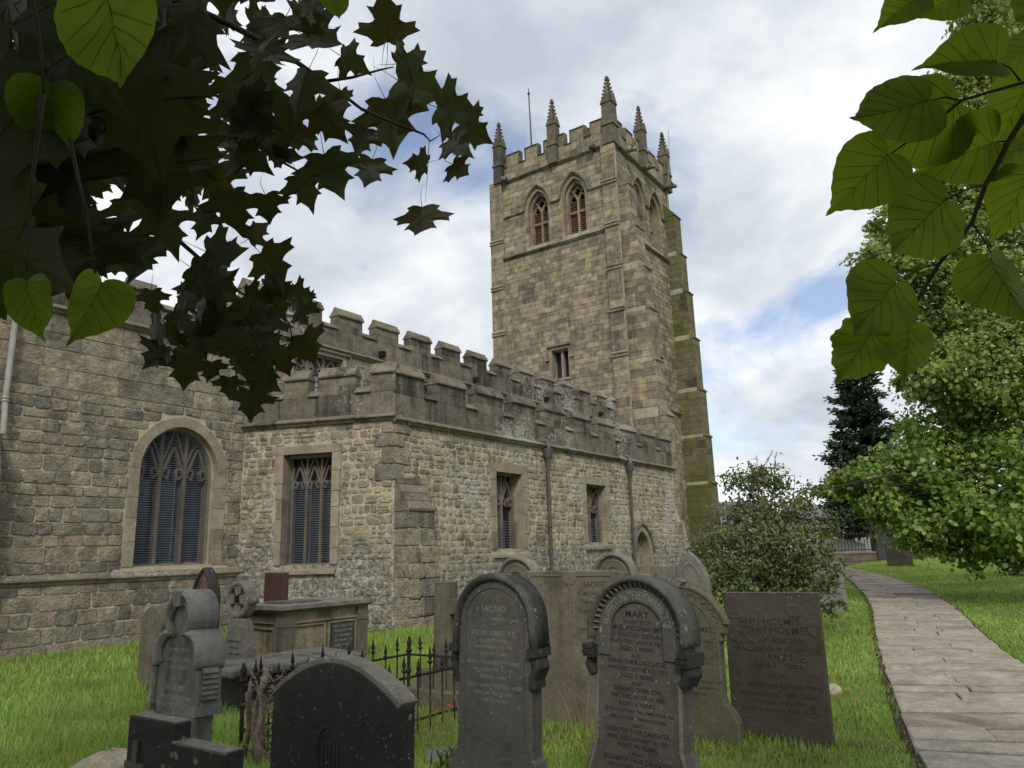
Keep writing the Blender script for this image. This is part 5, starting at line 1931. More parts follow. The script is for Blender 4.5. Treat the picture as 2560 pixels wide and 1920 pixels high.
# ---- tall plain cross on a stepped base
g = empty('stone_cross', (6.60, 5.66, 0.0))
tag(g, 'plain stone cross with orange lichen on top, behind the iron railings', 'cross')
part('shaft', slab_geo(FL, [(-0.135, 0.25), (0.135, 0.25), (0.115, 0.93), (0.26, 0.93), (0.26, 1.09), (0.11, 1.09), (0.105, 1.27), (-0.105, 1.27), (-0.11, 1.09), (-0.26, 1.09), (-0.26, 0.93), (-0.115, 0.93)], -0.17, 0.0, 0.01), M['g_brown'], g)
mb = MB()
FL.box(mb, -0.106, 0.106, 1.262, 1.274, -0.171, 0.002)
FL.box(mb, -0.262, -0.11, 1.084, 1.094, -0.171, 0.002)
FL.box(mb, 0.11, 0.262, 1.084, 1.094, -0.171, 0.002)
lpart('lichened_top', mb, M['g_orange'], g)
mb = MB()
FL.box(mb, -0.26, 0.26, 0.16, 0.34, -0.30, 0.12)
FL.box(mb, -0.42, 0.42, -0.2, 0.162, -0.45, 0.28)
lpart('base', mb, M['g_brown'], g)

# ---- chest tomb
g = empty('chest_tomb', (7.95, 9.62, 0.0))
g.rotation_euler = (0, 0, rad(-3))
tag(g, 'brown sandstone chest tomb with fluted corner pilasters and a slate plaque', 'tomb')
mb = MB()
mb.box(-0.74, 0.74, -0.54, 0.54, -0.2, 0.82)
lpart('chest', mb, M['g_tan'], g)
mb = MB()
mb.box(-0.88, 0.88, -0.67, 0.67, 0.865, 0.92)
mb.taper(0, 0, 0.82, 0.866, 0.78, 0.58, 0.86, 0.65)
lpart('lid', mb, M['g_lichen'], g)
mb = MB()
mb.box(-0.55, 0.15, -0.25, 0.25, 0.919, 0.94)
lpart('ledger_plate', mb, M['g_grey'], g)
for sx in (-1, 1):
    for sy in (-1, 1):
        mb = MB()
        mb.box(sx * 0.68 - 0.10, sx * 0.68 + 0.10, sy * 0.49 - 0.10, sy * 0.49 + 0.10, -0.1, 0.823)
        for k in range(5):
            o_ = -0.064 + 0.032 * k
            mb.box(sx * 0.68 + o_ - 0.009, sx * 0.68 + o_ + 0.009, sy * 0.49 - 0.108, sy * 0.49 + 0.108, 0.06, 0.60)
            mb.box(sx * 0.68 - 0.108, sx * 0.68 + 0.108, sy * 0.49 + o_ - 0.009, sy * 0.49 + o_ + 0.009, 0.06, 0.60)
        mb.box(sx * 0.68 - 0.112, sx * 0.68 + 0.112, sy * 0.49 - 0.112, sy * 0.49 + 0.112, 0.62, 0.66)
        lpart('pilaster', mb, M['g_brown'], g)
FT = Frame((0, -0.54), (1, 0))
mb = MB()
for a, b in ((-0.56, -0.03), (0.05, 0.56)):
    FT.bar(mb, [(a, 0.08), (b, 0.08), (b, 0.62), (a, 0.62), (a, 0.06)], 0.04, -0.01, 0.03, 0.01)
FT.box(mb, -0.58, 0.58, 0.66, 0.69, -0.01, 0.04)
lpart('panel_frame', mb, M['g_tan'], g)
mb = MB()
FT.box(mb, 0.09, 0.53, 0.10, 0.60, -0.005, 0.02)
lpart('plaque', mb, M['g_plaque'], g)
inscribe([(s_, u_ + 0.31, z_ - 0.02) for s_, u_, z_ in T_PLAQUE], FT, 0.0215, M['letter_white'], g)
FT2 = Frame((-0.74, 0), (0, -1))
mb = MB()
FT2.bar(mb, [(-0.30, 0.08), (0.30, 0.08), (0.30, 0.58), (-0.30, 0.58), (-0.30, 0.06)], 0.035, -0.01, 0.03, 0.01)
FT2.box(mb, -0.38, 0.38, 0.66, 0.69, -0.01, 0.04)
for k in range(16):
    FT2.box(mb, -0.35 + 0.045 * k - 0.01, -0.35 + 0.045 * k + 0.01, 0.70, 0.80, -0.01, 0.02)
lpart('end_panel', mb, M['g_brown'], g)

# ---- low ledger tomb
g = empty('ledger_tomb', (5.98, 7.62, 0.0))
g.rotation_euler = (0, 0, rad(-8))
tag(g, 'low ledger tomb with a worn thick top slab, in front of the chest tomb', 'tomb')
mb = MB()
mb.box(-0.70, 0.70, -0.36, 0.36, -0.2, 0.36)
lpart('base', mb, M['g_black'], g)
nn = 14
poly = [(-0.85, -0.47), (0.85, -0.47), (0.85, 0.47), (-0.85, 0.47)]
rr = random.Random(8)
ed = []
for i in range(4):
    a, b = Vector(poly[i]), Vector(poly[(i + 1) % 4])
    for k in range(6):
        q = a.lerp(b, k / 6)
        ed.append((q.x + rr.uniform(-0.012, 0.012), q.y + rr.uniform(-0.012, 0.012)))
n = len(ed)
v = [(a * 0.98, b * 0.97, 0.355) for a, b in ed] + [(a, b, 0.38) for a, b in ed] + [(a, b, 0.425) for a, b in ed] + [(a * 0.97, b * 0.96, 0.45 + rr.uniform(-0.004, 0.004)) for a, b in ed]
f = [(r * n + i, r * n + (i + 1) % n, (r + 1) * n + (i + 1) % n, (r + 1) * n + i) for r in range(3) for i in range(n)] + [tuple(range(n - 1, -1, -1)), tuple(range(3 * n, 4 * n))]
mesh_obj('top_slab', v, f, M['g_lichen'], g, wc=False)

# ---- iron railings round a grave plot: each bar a part
rail = empty('iron_railings', (5.4, 5.5, 0.0))
tag(rail, 'rusty black iron railings with spear heads round an overgrown grave plot', 'railings')
bar_me = None


def rail_side(p0, p1, skip_first=False):
    global bar_me
    p0, p1 = Vector((*p0, 0)), Vector((*p1, 0))
    for z in (0.50, 0.12):
        m_ = MB()
        m_.tube([p0 + Vector((0, 0, z)), p1 + Vector((0, 0, z))], 0.013, 5)
        m_.obj('rail', M['iron'], rail)
    n_ = max(2, int((p1 - p0).length / 0.17))
    for i in range(1 if skip_first else 0, n_ + 1):
        q = p0.lerp(p1, i / n_)
        post = i in (0, n_)
        if bar_me is None:
            m_ = MB()
            m_.tube([(0, 0, -0.1), (0, 0, 0.6)], 0.0085, 5)
            m_.lathe(0, 0, [(0.009, 0.555), (0.03, 0.575), (0.009, 0.595), (0.009, 0.60), (0.022, 0.62), (0.012, 0.66), (0.002, 0.72)], 6)
            bar_me = bpy.data.meshes.new('bar')
            bar_me.from_pydata(m_.v, [], m_.f)
            bar_me.materials.append(M['iron'])
            m_ = MB()
            m_.tube([(0, 0, -0.1), (0, 0, 0.62)], 0.019, 7)
            m_.lathe(0, 0, [(0.02, 0.30), (0.036, 0.33), (0.02, 0.36), (0.02, 0.52), (0.04, 0.55), (0.02, 0.58), (0.03, 0.64), (0.01, 0.70)], 8)
            rail_side.post = bpy.data.meshes.new('post')
            rail_side.post.from_pydata(m_.v, [], m_.f)
            rail_side.post.materials.append(M['iron'])
        o_ = bpy.data.objects.new('post' if post else 'bar', rail_side.post if post else bar_me)
        o_.location = (q.x, q.y, 0)
        o_.rotation_euler = (random.uniform(-0.02, 0.02), random.uniform(-0.02, 0.02), 0)
        o_.scale = (1, 1, random.uniform(0.96, 1.04) if i % 2 or post else 0.9)
        COL.objects.link(o_)
        attach(o_, rail, True)


rail_side((4.35, 4.94), (6.48, 4.94))
rail_side((6.48, 4.94), (6.48, 6.05), True)
rail_side((6.48, 6.05), (4.35, 6.05), True)
rail_side((4.35, 6.05), (4.35, 4.94), True)

# ---- dead cut-back ivy stump beside the railings
g = empty('dead_stump', (4.15, 5.42, 0.0))
tag(g, 'dead cut-back grey stump with twisted broken stems, tangled in the iron railings', 'stump')
rr = random.Random(12)
mb = MB()
for i in range(8):
    bx, by = rr.uniform(-0.14, 0.14), rr.uniform(-0.22, 0.18)
    pts, rs = [], []
    x_, y_ = bx, by
    hgt = rr.uniform(0.50, 0.72)
    for k in range(7):
        pts.append((x_, y_, -0.1 + (hgt + 0.1) * k / 6))
        rs.append(rr.uniform(0.018, 0.036) * (1 - 0.06 * k))
        x_ += rr.uniform(-0.035, 0.035)
        y_ += rr.uniform(-0.035, 0.035)
    mb.tube(pts, rs, 8)
lpart('trunk', mb, M['wood'], g, True)
for i in range(85):
    mb = MB()
    a = rr.uniform(0, 6.28)
    x_, y_, z_ = rr.uniform(-0.15, 0.15), rr.uniform(-0.24, 0.2), rr.uniform(0.02, 0.62)
    pts, rs = [], []
    r0 = rr.uniform(0.004, 0.014)
    for k in range(5):
        pts.append((x_, y_, z_))
        rs.append(r0 * (1 - 0.15 * k))
        x_ += math.cos(a) * rr.uniform(0.01, 0.045)
        y_ += math.sin(a) * rr.uniform(0.01, 0.045)
        z_ += rr.uniform(-0.02, 0.055)
        a += rr.uniform(-0.9, 0.9)
    mb.tube(pts, rs, 6)
    lpart('stem', mb, M['wood'], g, True)

# ---- pale boulder in the grass, small kerb stones
def boulder(name, label, loc, r, seed, mat):
    rnd = random.Random(seed)
    n_, m_ = 14, 8
    v = []
    ph = [rnd.uniform(0, 6.28) for _ in range(6)]
    for j in range(m_ + 1):
        t = math.pi * 0.62 * j / m_
        for i in range(n_):
            a = 2 * math.pi * i / n_
            k = 1 + 0.12 * math.sin(2 * a + ph[0]) + 0.10 * math.sin(3 * a + ph[1] + t * 2) + 0.05 * math.sin(5 * a + ph[2] + 3 * t)
            v.append((r[0] * k * math.sin(t) * math.cos(a), r[1] * k * math.sin(t) * math.sin(a), r[2] * (math.cos(t) * (1 + 0.08 * math.sin(4 * a + ph[3])))))
    f = [(j * n_ + i, j * n_ + (i + 1) % n_, (j + 1) * n_ + (i + 1) % n_, (j + 1) * n_ + i) for j in range(m_) for i in range(n_)]
    o_ = mesh_obj(name, v, [q[::-1] for q in f], mat, None, smooth=True, loc=(loc[0], loc[1], terrain(*loc)))
    o_.rotation_euler = (0, 0, rnd.uniform(0, 3))
    tag(o_, label, 'stone')
    return o_


boulder('boulder', 'pale rough boulder in the grass left of the stepped black block', (3.28, 6.2), (0.27, 0.25, 0.17), 3, M['rock'])
boulder('field_stone', 'small pale stone in the grass right of the tilted slate headstone', (8.75, 2.10), (0.14, 0.10, 0.09), 5, M['rock'])
boulder('field_stone', 'small grey stone low between the railings and the tall rolled-arch headstone', (5.0, 4.2), (0.26, 0.2, 0.05), 6, M['g_lichen'])


# ================================================================ ground and path
def fbm2(x, y, s):
    return (np.sin(x * s + 1.3) * np.cos(y * s * 1.17 + 0.4) + 0.5 * np.sin(x * s * 2.3 + y * s * 1.9 + 2.1) + 0.35 * np.cos(x * s * 4.1 - y * s * 3.7)) / 1.85


def terrain_np(x, y):
    t = np.clip((y - 5.0) / 6.0, 0, 1)
    w = 1 - 0.6 * t * t * (3 - 2 * t)
    return 0.023 * np.clip(np.minimum(x, 60.0) - 7.0, 0, None) * w


M['ground'] = new_mat('grass_and_soil')
b = NB(M['ground'])
pos = b.n('ShaderNodeNewGeometry').outputs['Position']
n1 = b.noise(pos, 0.9, 6, 0.62)
n2 = b.noise(pos, 11.0, 5, 0.65)
c = b.ramp(n1, [(0.30, (0.08, 0.13, 0.025)), (0.50, (0.11, 0.165, 0.035)), (0.66, (0.15, 0.165, 0.06)), (0.8, (0.18, 0.155, 0.08))])
c = b.mix(1.0, c, b.ramp(n2, [(0.3, 0.5), (0.7, 1.45)]), 'MULTIPLY')
bs = b.n('ShaderNodeBsdfPrincipled')
b.put(bs.inputs['Base Color'], c)
bs.inputs['Roughness'].default_value = 0.95
bs.inputs['Specular IOR Level'].default_value = 0.1
bp = b.n('ShaderNodeBump')
bp.inputs['Strength'].default_value = 0.8
bp.inputs['Distance'].default_value = 0.05
b.put(bp.inputs['Height'], n2)
b.put(bs.inputs['Normal'], bp.outputs[0])
o = b.n('ShaderNodeOutputMaterial')
b.put(o.inputs[0], bs.outputs[0])

gx = np.concatenate([np.array([-1500, -500, -150, -60, -25.0]), np.linspace(-12, 62, 186), np.array([75, 100, 160, 300, 600, 1500.0])])
gy = np.concatenate([np.array([-1500, -500, -150, -60.0]), np.linspace(-30, 30, 151), np.array([45, 80, 160, 400, 1500.0])])
GX, GY = np.meshgrid(gx, gy)
GZ = terrain_np(GX, GY)
near = (np.abs(GX) < 60) & (np.abs(GY) < 40)
GZ = GZ + np.where(near, 0.018 * fbm2(GX, GY, 1.1) + 0.012 * fbm2(GX + 3, GY, 2.7), -0.02) - 0.012
V = np.stack([GX.ravel(), GY.ravel(), GZ.ravel()], 1)
nx_ = len(gx)
I = np.arange(len(gy) - 1)[:, None] * nx_ + np.arange(nx_ - 1)[None, :]
I = I.ravel()
F = np.stack([I, I + 1, I + nx_ + 1, I + nx_], 1)
ground = np_obj('ground', V, F, M['ground'], None, True)
tag(ground, kind='structure')

# path edges on the ground (x, y of left and right edge), near to far
PL = [(-3.0, -0.9), (2.0, 0.05), (5.0, 0.62), (6.44, 0.98), (8.1, 1.37), (11.97, 2.17), (17.62, 3.24), (22.71, 4.47), (28.18, 6.02), (33.0, 7.9)]
PR = [(-2.4, -2.7), (2.6, -1.65), (5.6, -1.0), (7.0, -0.62), (8.7, -0.15), (12.2, 0.72), (17.6, 1.74), (22.7, 2.96), (28.6, 5.15), (33.6, 7.0)]


def poly_at(P, t):
    t = max(0.0, min(len(P) - 1.0001, t))
    i = int(t)
    k = t - i
    # catmull-rom
    p0, p1, p2, p3 = (Vector(P[max(0, i - 1)]), Vector(P[i]), Vector(P[min(i + 1, len(P) - 1)]), Vector(P[min(i + 2, len(P) - 1)]))
    return 0.5 * ((2 * p1) + (p2 - p0) * k + (2 * p0 - 5 * p1 + 4 * p2 - p3) * k * k + (3 * p1 - p0 - 3 * p2 + p3) * k ** 3)


M['path_bed'] = plain_mat('earth_between_slabs', (0.055, 0.043, 0.03), 0.95, 0, 0.1, 0.5, 30.0, 0.5)
mb = MB()
v = []
NS = 90
for i in range(NS + 1):
    t = (len(PL) - 1) * i / NS
    for P, e in ((PL, 0.05), (PR, -0.05)):
        q = poly_at(P, t)
        o_ = (poly_at(PL, t) - poly_at(PR, t)).normalized() * e
        v.append((q.x + o_.x, q.y + o_.y, terrain(q.x, q.y) + 0.004 + 0.016))
mb.add(v, [(2 * i, 2 * i + 1, 2 * i + 3, 2 * i + 2) for i in range(NS)])
path = mb.obj('path', M['path_bed'], None)
tag(path, kind='structure')
rp = random.Random(17)
t = 2.4
while t < len(PL) - 1.02:
    c0 = (poly_at(PL, t) + poly_at(PR, t)) / 2
    c1 = (poly_at(PL, t + 0.01) + poly_at(PR, t + 0.01)) / 2
    spd = (c1 - c0).length / 0.01
    ln = rp.uniform(0.30, 0.55)
    dt = ln / max(0.1, spd)
    cuts = [0.0, 1.0]
    r_ = rp.random()
    if r_ < 0.62:
        cuts = [0.0, rp.uniform(0.35, 0.7), 1.0]
    if r_ < 0.22:
        cuts = [0.0, rp.uniform(0.25, 0.4), rp.uniform(0.6, 0.75), 1.0]
    for i in range(len(cuts) - 1):
        s0, s1 = cuts[i], cuts[i + 1]
        g0 = rp.uniform(0.012, 0.032)
        sk = rp.uniform(-0.05, 0.05) * dt
        corner = []
        ns = 4
        rim = [(t + g0 / spd, s0 + (s1 - s0) * k / ns) for k in range(ns + 1)] + [(t + dt - g0 / spd, s1 + (s0 - s1) * k / ns) for k in range(ns + 1)]
        pts = []
        for tt, ss in rim:
            l_, rr_ = poly_at(PL, tt), poly_at(PR, tt)
            W_ = (l_ - rr_).length
            ss = min(max(ss, 0.0), 1.0)
            m_ = (s0 + s1) / 2
            ss = m_ + (ss - m_) * (1 - 0.012 / max(0.2, (s1 - s0) * W_))
            q = l_.lerp(rr_, ss)
            q += Vector((rp.uniform(-0.014, 0.014), rp.uniform(-0.014, 0.014)))
            pts.append(q)
        lift = rp.uniform(0.024, 0.050)
        tx, ty = rp.uniform(-0.035, 0.035), rp.uniform(-0.015, 0.015)
        cx = sum((p for p in pts), Vector((0, 0))) / len(pts)
        top_ = [(p.x - cx.x, p.y - cx.y, terrain(p.x, p.y) - terrain(cx.x, cx.y) + lift + tx * (p.x - cx.x) + ty * (p.y - cx.y)) for p in pts]
        n_ = len(top_)
        ins = [(a * 0.955, b_ * 0.955, z_ + 0.008) for a, b_, z_ in top_]
        v = [(a, b_, z_ - 0.07) for a, b_, z_ in top_] + top_ + ins
        f = [(r * n_ + k, r * n_ + (k + 1) % n_, (r + 1) * n_ + (k + 1) % n_, (r + 1) * n_ + k) for r in range(2) for k in range(n_)] + [tuple(range(2 * n_, 3 * n_))]
        f = [q[::-1] for q in f]
        mesh_obj('paving_stone', v, f, M['slab'], path, loc=(cx.x, cx.y, terrain(cx.x, cx.y) + 0.008))
    t += dt

# ================================================================ grass
M['grass'] = leaf_mat('grass_blade', [(0.23, 0.38, 0.065), (0.31, 0.48, 0.09), (0.40, 0.55, 0.13), (0.25, 0.40, 0.07), (0.55, 0.57, 0.26), (0.35, 0.50, 0.10)], trans=0.58, rough=0.6, spec=0.2, patch=0.35)
M['grass_dry'] = leaf_mat('dry_grass_stalk', [(0.28, 0.22, 0.11), (0.22, 0.19, 0.09), (0.18, 0.17, 0.06)], trans=0.3, rough=0.7, spec=0.2)


def in_path(x, y):
    pl = np.array([tuple(poly_at(PL, t_)) for t_ in np.linspace(0, len(PL) - 1.01, 60)])
    pr = np.array([tuple(poly_at(PR, t_)) for t_ in np.linspace(0, len(PR) - 1.01, 60)])
    yl = np.interp(x, pl[:, 0], pl[:, 1])
    yr = np.interp(x, pr[:, 0], pr[:, 1])
    return (y < yl - 0.03 + 0.06 * np.sin(x * 3.1) * np.sin(x * 7.7)) & (y > yr + 0.03 + 0.06 * np.sin(x * 2.7) * np.sin(x * 6.9))


def blocked(x, y):
    ch = ((y > 15.0) & (x < 10.7)) | ((x > 11.2) & (y > 11.25)) | ((x > 10.5) & (y > 11.2) & (y > 15.2 - (x - 10.6) * 2.667))
    return ch | in_path(x, y)


def blades(n, seed):
    """grass over the churchyard, denser towards where people walk and look"""
    r = np.random.default_rng(seed)
    d = 2.6 * (48 / 2.6) ** (r.random(n) ** 1.15)
    az = np.radians(r.uniform(14, 97, n))
    x, y = d * np.sin(az), d * np.cos(az)
    ok = ~blocked(x, y) & (y > -8)
    x, y, d = x[ok], y[ok], d[ok]
    return x, y, d


def build_blades(x, y, h, w, lean, r, curl=1.0):
    n = len(x)
    z = terrain_np(x, y) - 0.01
    a = r.uniform(0, 2 * np.pi, n)
    la = r.uniform(0, 2 * np.pi, n)
    dx, dy = np.cos(a) * w / 2, np.sin(a) * w / 2
    lx, ly = np.cos(la) * lean * h, np.sin(la) * lean * h
    P = np.empty((n, 5, 3))
    P[:, 0] = np.stack([x - dx, y - dy, z], 1)
    P[:, 1] = np.stack([x + dx, y + dy, z], 1)
    P[:, 2] = np.stack([x - dx * 0.8 + lx * 0.35, y - dy * 0.8 + ly * 0.35, z + h * 0.55], 1)
    P[:, 3] = np.stack([x + dx * 0.8 + lx * 0.35, y + dy * 0.8 + ly * 0.35, z + h * 0.55], 1)
    P[:, 4] = np.stack([x + lx, y + ly, z + h * (1 - 0.25 * lean * curl)], 1)
    i = np.arange(n)[:, None] * 5
    F = np.concatenate([i + np.array([[0, 1, 3]]), i + np.array([[0, 3, 2]]), i + np.array([[2, 3, 4]])], 0)
    return P.reshape(-1, 3), F


r = np.random.default_rng(5)
x, y, d = blades(300000, 41)
patch = fbm2(x, y, 0.8) * 0.5 + fbm2(x + 7, y + 2, 2.3) * 0.5
left = (y > 0.75 * x + 1.2)
h = np.where(left, 0.115, 0.06) * (1 + 0.45 * patch) * r.uniform(0.5, 1.35, len(x))
edge = in_path(x, y + 0.15) | in_path(x, y - 0.15)
h = np.where((x > 14), h * 0.85, h)
for gx_, gy_ in ((4.15, 3.14), (4.4, 2.24), (6.58, 2.01), (6.25, 2.7), (6.3, 3.81), (2.8, 3.17), (6.6, 5.66), (5.3, 9.32), (3.02, 4.97), (8.0, 9.6), (16.3, 3.72), (32.6, 4.75)):
    dd = np.hypot(x - gx_, (y - gy_) * 0.75)
    h = h * (1 + 1.1 * np.clip(1 - dd / 0.5, 0, 1))
w = np.clip(0.0032 + 0.00085 * d, 0.004, 0.022) * r.uniform(0.7, 1.3, len(x))
V, F = build_blades(x, y, h, w, r.uniform(0.1, 0.75, len(x)), r)
go = np_obj('grass', V, F, M['grass'])
tag(go, 'green uneven grass covering the churchyard', 'grass', kind='stuff')
m = 90000
x = 9.0 + 33.0 * r.random(m) ** 1.2
y = r.uniform(-4.0, 9.0, m)
ok = ~blocked(x, y)
x, y = x[ok], y[ok]
V, F = build_blades(x, y, r.uniform(0.03, 0.085, len(x)), 0.008 + 0.0007 * x, r.uniform(0.2, 0.9, len(x)), r)
go = np_obj('grass', V, F, M['grass'])
tag(go, 'short mown grass on the bank beside the path', 'grass', kind='stuff')
# tall dry stalks round the railings and stones
n = 420
cx = r.choice(np.array([[5.6, 4.75], [5.2, 4.6], [4.5, 5.3], [6.2, 4.4], [7.4, 8.6], [5.0, 5.0], [6.3, 3.2]]), n)
x = cx[:, 0] + r.normal(0, 0.35, n)
y = cx[:, 1] + r.normal(0, 0.35, n)
V, F = build_blades(x, y, r.uniform(0.25, 0.62, n), np.full(n, 0.006), r.uniform(0.15, 0.7, n), r)
o = np_obj('dry_grass', V, F, M['grass_dry'])
tag(o, 'tall dry seeding grass stalks among the graves', 'grass', kind='stuff')
x, y, d = blades(30000, 47)
k = fbm2(x + 2, y + 5, 0.9) + 0.4 * fbm2(x, y, 3.1) + r.normal(0, 0.25, len(x)) > 0.35
x, y, d = x[k], y[k], d[k]
V, F = build_blades(x, y, r.uniform(0.03, 0.10, len(x)), np.clip(0.003 + 0.0008 * d, 0.004, 0.02), r.uniform(0.3, 1.3, len(x)), r)
o = np_obj('dry_grass', V, F, M['grass_dry'])
tag(o, 'straw-coloured dead blades scattered through the lawn', 'grass', kind='stuff')
# dead clippings at the foot of the stones
n = 5000
cx = r.choice(np.array([[6.4, 2.0], [6.1, 2.6], [6.1, 3.7], [4.2, 2.6], [6.9, 1.6], [5.9, 3.2]]), n)
x = cx[:, 0] + r.normal(0, 0.10, n) - 0.1
y = cx[:, 1] + r.normal(0, 0.32, n)
V, F = build_blades(x, y, r.uniform(0.02, 0.07, n), np.full(n, 0.006), r.uniform(0.8, 2.2, n), r, 0.3)
o = np_obj('grass_clippings', V, F, M['grass_dry'])
tag(o, 'dead brown grass clippings at the foot of the headstones', 'grass', kind='stuff')
# broad-leaved weeds
M['weed'] = leaf_mat('weed_leaf', [(0.05, 0.10, 0.018), (0.07, 0.13, 0.025)], trans=0.35, patch=0.2)
for k, (px, py, s) in enumerate(((4.75, 3.95, 0.24), (5.55, 4.15, 0.22), (4.6, 3.6, 0.18), (3.3, 4.35, 0.16))):
    n = 46
    x = np.full(n, px) + r.normal(0, 0.07, n)
    y = np.full(n, py) + r.normal(0, 0.07, n)
    V, F = build_blades(x, y, r.uniform(0.5, 1.1, n) * s, np.full(n, 0.022), r.uniform(0.4, 1.4, n), r)
    o = np_obj('weed', V, F, M['weed'])
    tag(o, ['broad-leaved weed clump right of the broad black headstone', 'broad-leaved weed clump at the near corner of the iron railings', 'small weed clump low beside the tall rolled-arch headstone', 'small weed clump by the foot of the trefoil headstone'][k], 'weed', 'weeds among the graves')
# little orange hawkweed flowers
M['petal'] = plain_mat('orange_petals', (0.75, 0.10, 0.012), 0.6, 0, 0.2, 0.2)
M['stalk'] = plain_mat('green_stalk', (0.05, 0.09, 0.02), 0.8)
fl = [(5.15, 4.32, .34), (5.6, 4.42, .36), (5.25, 4.38, .3), (5.95, 2.9, .2), (5.95, 2.75, .17), (7.6, 1.75, .2), (8.0, 1.75, .18), (8.6, 1.95, .2), (8.9, 2.05, .16), (7.2, 1.55, .22), (9.6, 2.2, .2), (7.7, 1.62, .16), (10.0, 10.4, .3), (4.55, 2.6, .2)]
for i, (x_, y_, h_) in enumerate(fl):
    g = empty('orange_flower', (x_, y_, terrain(x_, y_)))
    tag(g, 'tiny orange hawkweed flower on a thin stalk in the grass', 'flower', 'orange flowers in the grass')
    mb = MB()
    mb.tube([(0, 0, 0), (0.01, 0.01, h_ * 0.5), (0.0, 0.02, h_)], 0.0025, 4)
    lpart('stalk', mb, M['stalk'], g)
    mb = MB()
    for k in range(9):
        a = 2 * math.pi * k / 9
        mb.add([(0, 0.02, h_), (0.016 * math.cos(a - .25), 0.02 + 0.016 * math.sin(a - .25), h_ + 0.008), (0.02 * math.cos(a), 0.02 + 0.02 * math.sin(a), h_ + 0.006), (0.016 * math.cos(a + .25), 0.02 + 0.016 * math.sin(a + .25), h_ + 0.008)], [(0, 1, 2, 3)])
    lpart('petals', mb, M['petal'], g)


# ================================================================ foliage helpers
def leaf_cloud(P, N, size, aspect, r, fold=0.25, droop=None):
    """leaf-shaped six-point faces at P with normals N"""
    n = len(P)
    N = N / np.linalg.norm(N, axis=1, keepdims=True)
    t = r.normal(size=(n, 3))
    if droop is not None:
        t = t * (1 - droop) + np.array([0, 0, -1.0]) * droop * 2
    t -= (t * N).sum(1, keepdims=True) * N
    t /= np.linalg.norm(t, axis=1, keepdims=True) + 1e-9
    s = np.cross(N, t)
    sz = size[:, None]
    out = np.empty((n, 6, 3))
    shape = [(0, 0, 0), (-0.5, 0.28, fold), (-0.38, 0.70, fold * 0.8), (0, 1.0, -0.05), (0.38, 0.70, fold * 0.8), (0.5, 0.28, fold)]
    for k, (a, b_, c_) in enumerate(shape):
        out[:, k] = P + s * a * aspect * sz + t * (b_ - 0.4) * sz + N * c_ * sz * 0.6
    i = np.arange(n)[:, None] * 6
    F = np.concatenate([i + np.array([[0, 3, 2]]), i + np.array([[0, 2, 1]]), i + np.array([[0, 5, 4]]), i + np.array([[0, 4, 3]])], 0)
    return out.reshape(-1, 3), F


def clump_points(clumps, r, shell=0.55):
    """clumps: (x, y, z, radius, leaf count, flatten); each is made of many small hanging sprays with gaps between"""
    PP, NN = [], []
    for (cx, cy, cz_, R_, n, fl_) in clumps:
        ns = max(4, int(n / 38))
        v = r.normal(size=(ns, 3))
        v /= np.linalg.norm(v, axis=1, keepdims=True)
        rr_ = R_ * (shell + (1 - shell) * r.random(ns)) ** 0.8
        c = v * rr_[:, None]
        c[:, 2] *= fl_
        k = r.integers(0, ns, n)
        sp = R_ * 0.115 + 0.045
        off = r.normal(size=(n, 3)) * np.array([1.0, 1.0, 0.75]) * sp
        off[:, 2] -= np.abs(off[:, 0] + off[:, 1]) * 0.35
        PP.append(c[k] + off + np.array([cx, cy, cz_]))
        nn = v[k] * 0.55 + r.normal(size=(n, 3)) * 0.5 + np.array([0, 0, 0.5])
        NN.append(nn)
    return np.concatenate(PP), np.concatenate(NN)


def branch_tubes(mb, root, tips, r0, rnd, sag=0.0):
    for q in tips:
        a, b_ = Vector(root), Vector(q)
        L = (b_ - a).length
        pts, rs = [], []
        for k in range(7):
            t_ = k / 6
            p = a.lerp(b_, t_)
            p.z += math.sin(t_ * math.pi) * L * sag
            p += Vector((rnd.uniform(-1, 1), rnd.uniform(-1, 1), rnd.uniform(-1, 1))) * L * 0.025 * (0 < k < 6)
            pts.append(p)
            rs.append(max(0.006, r0 * (1 - 0.85 * t_)))
        mb.tube(pts, rs, 6)


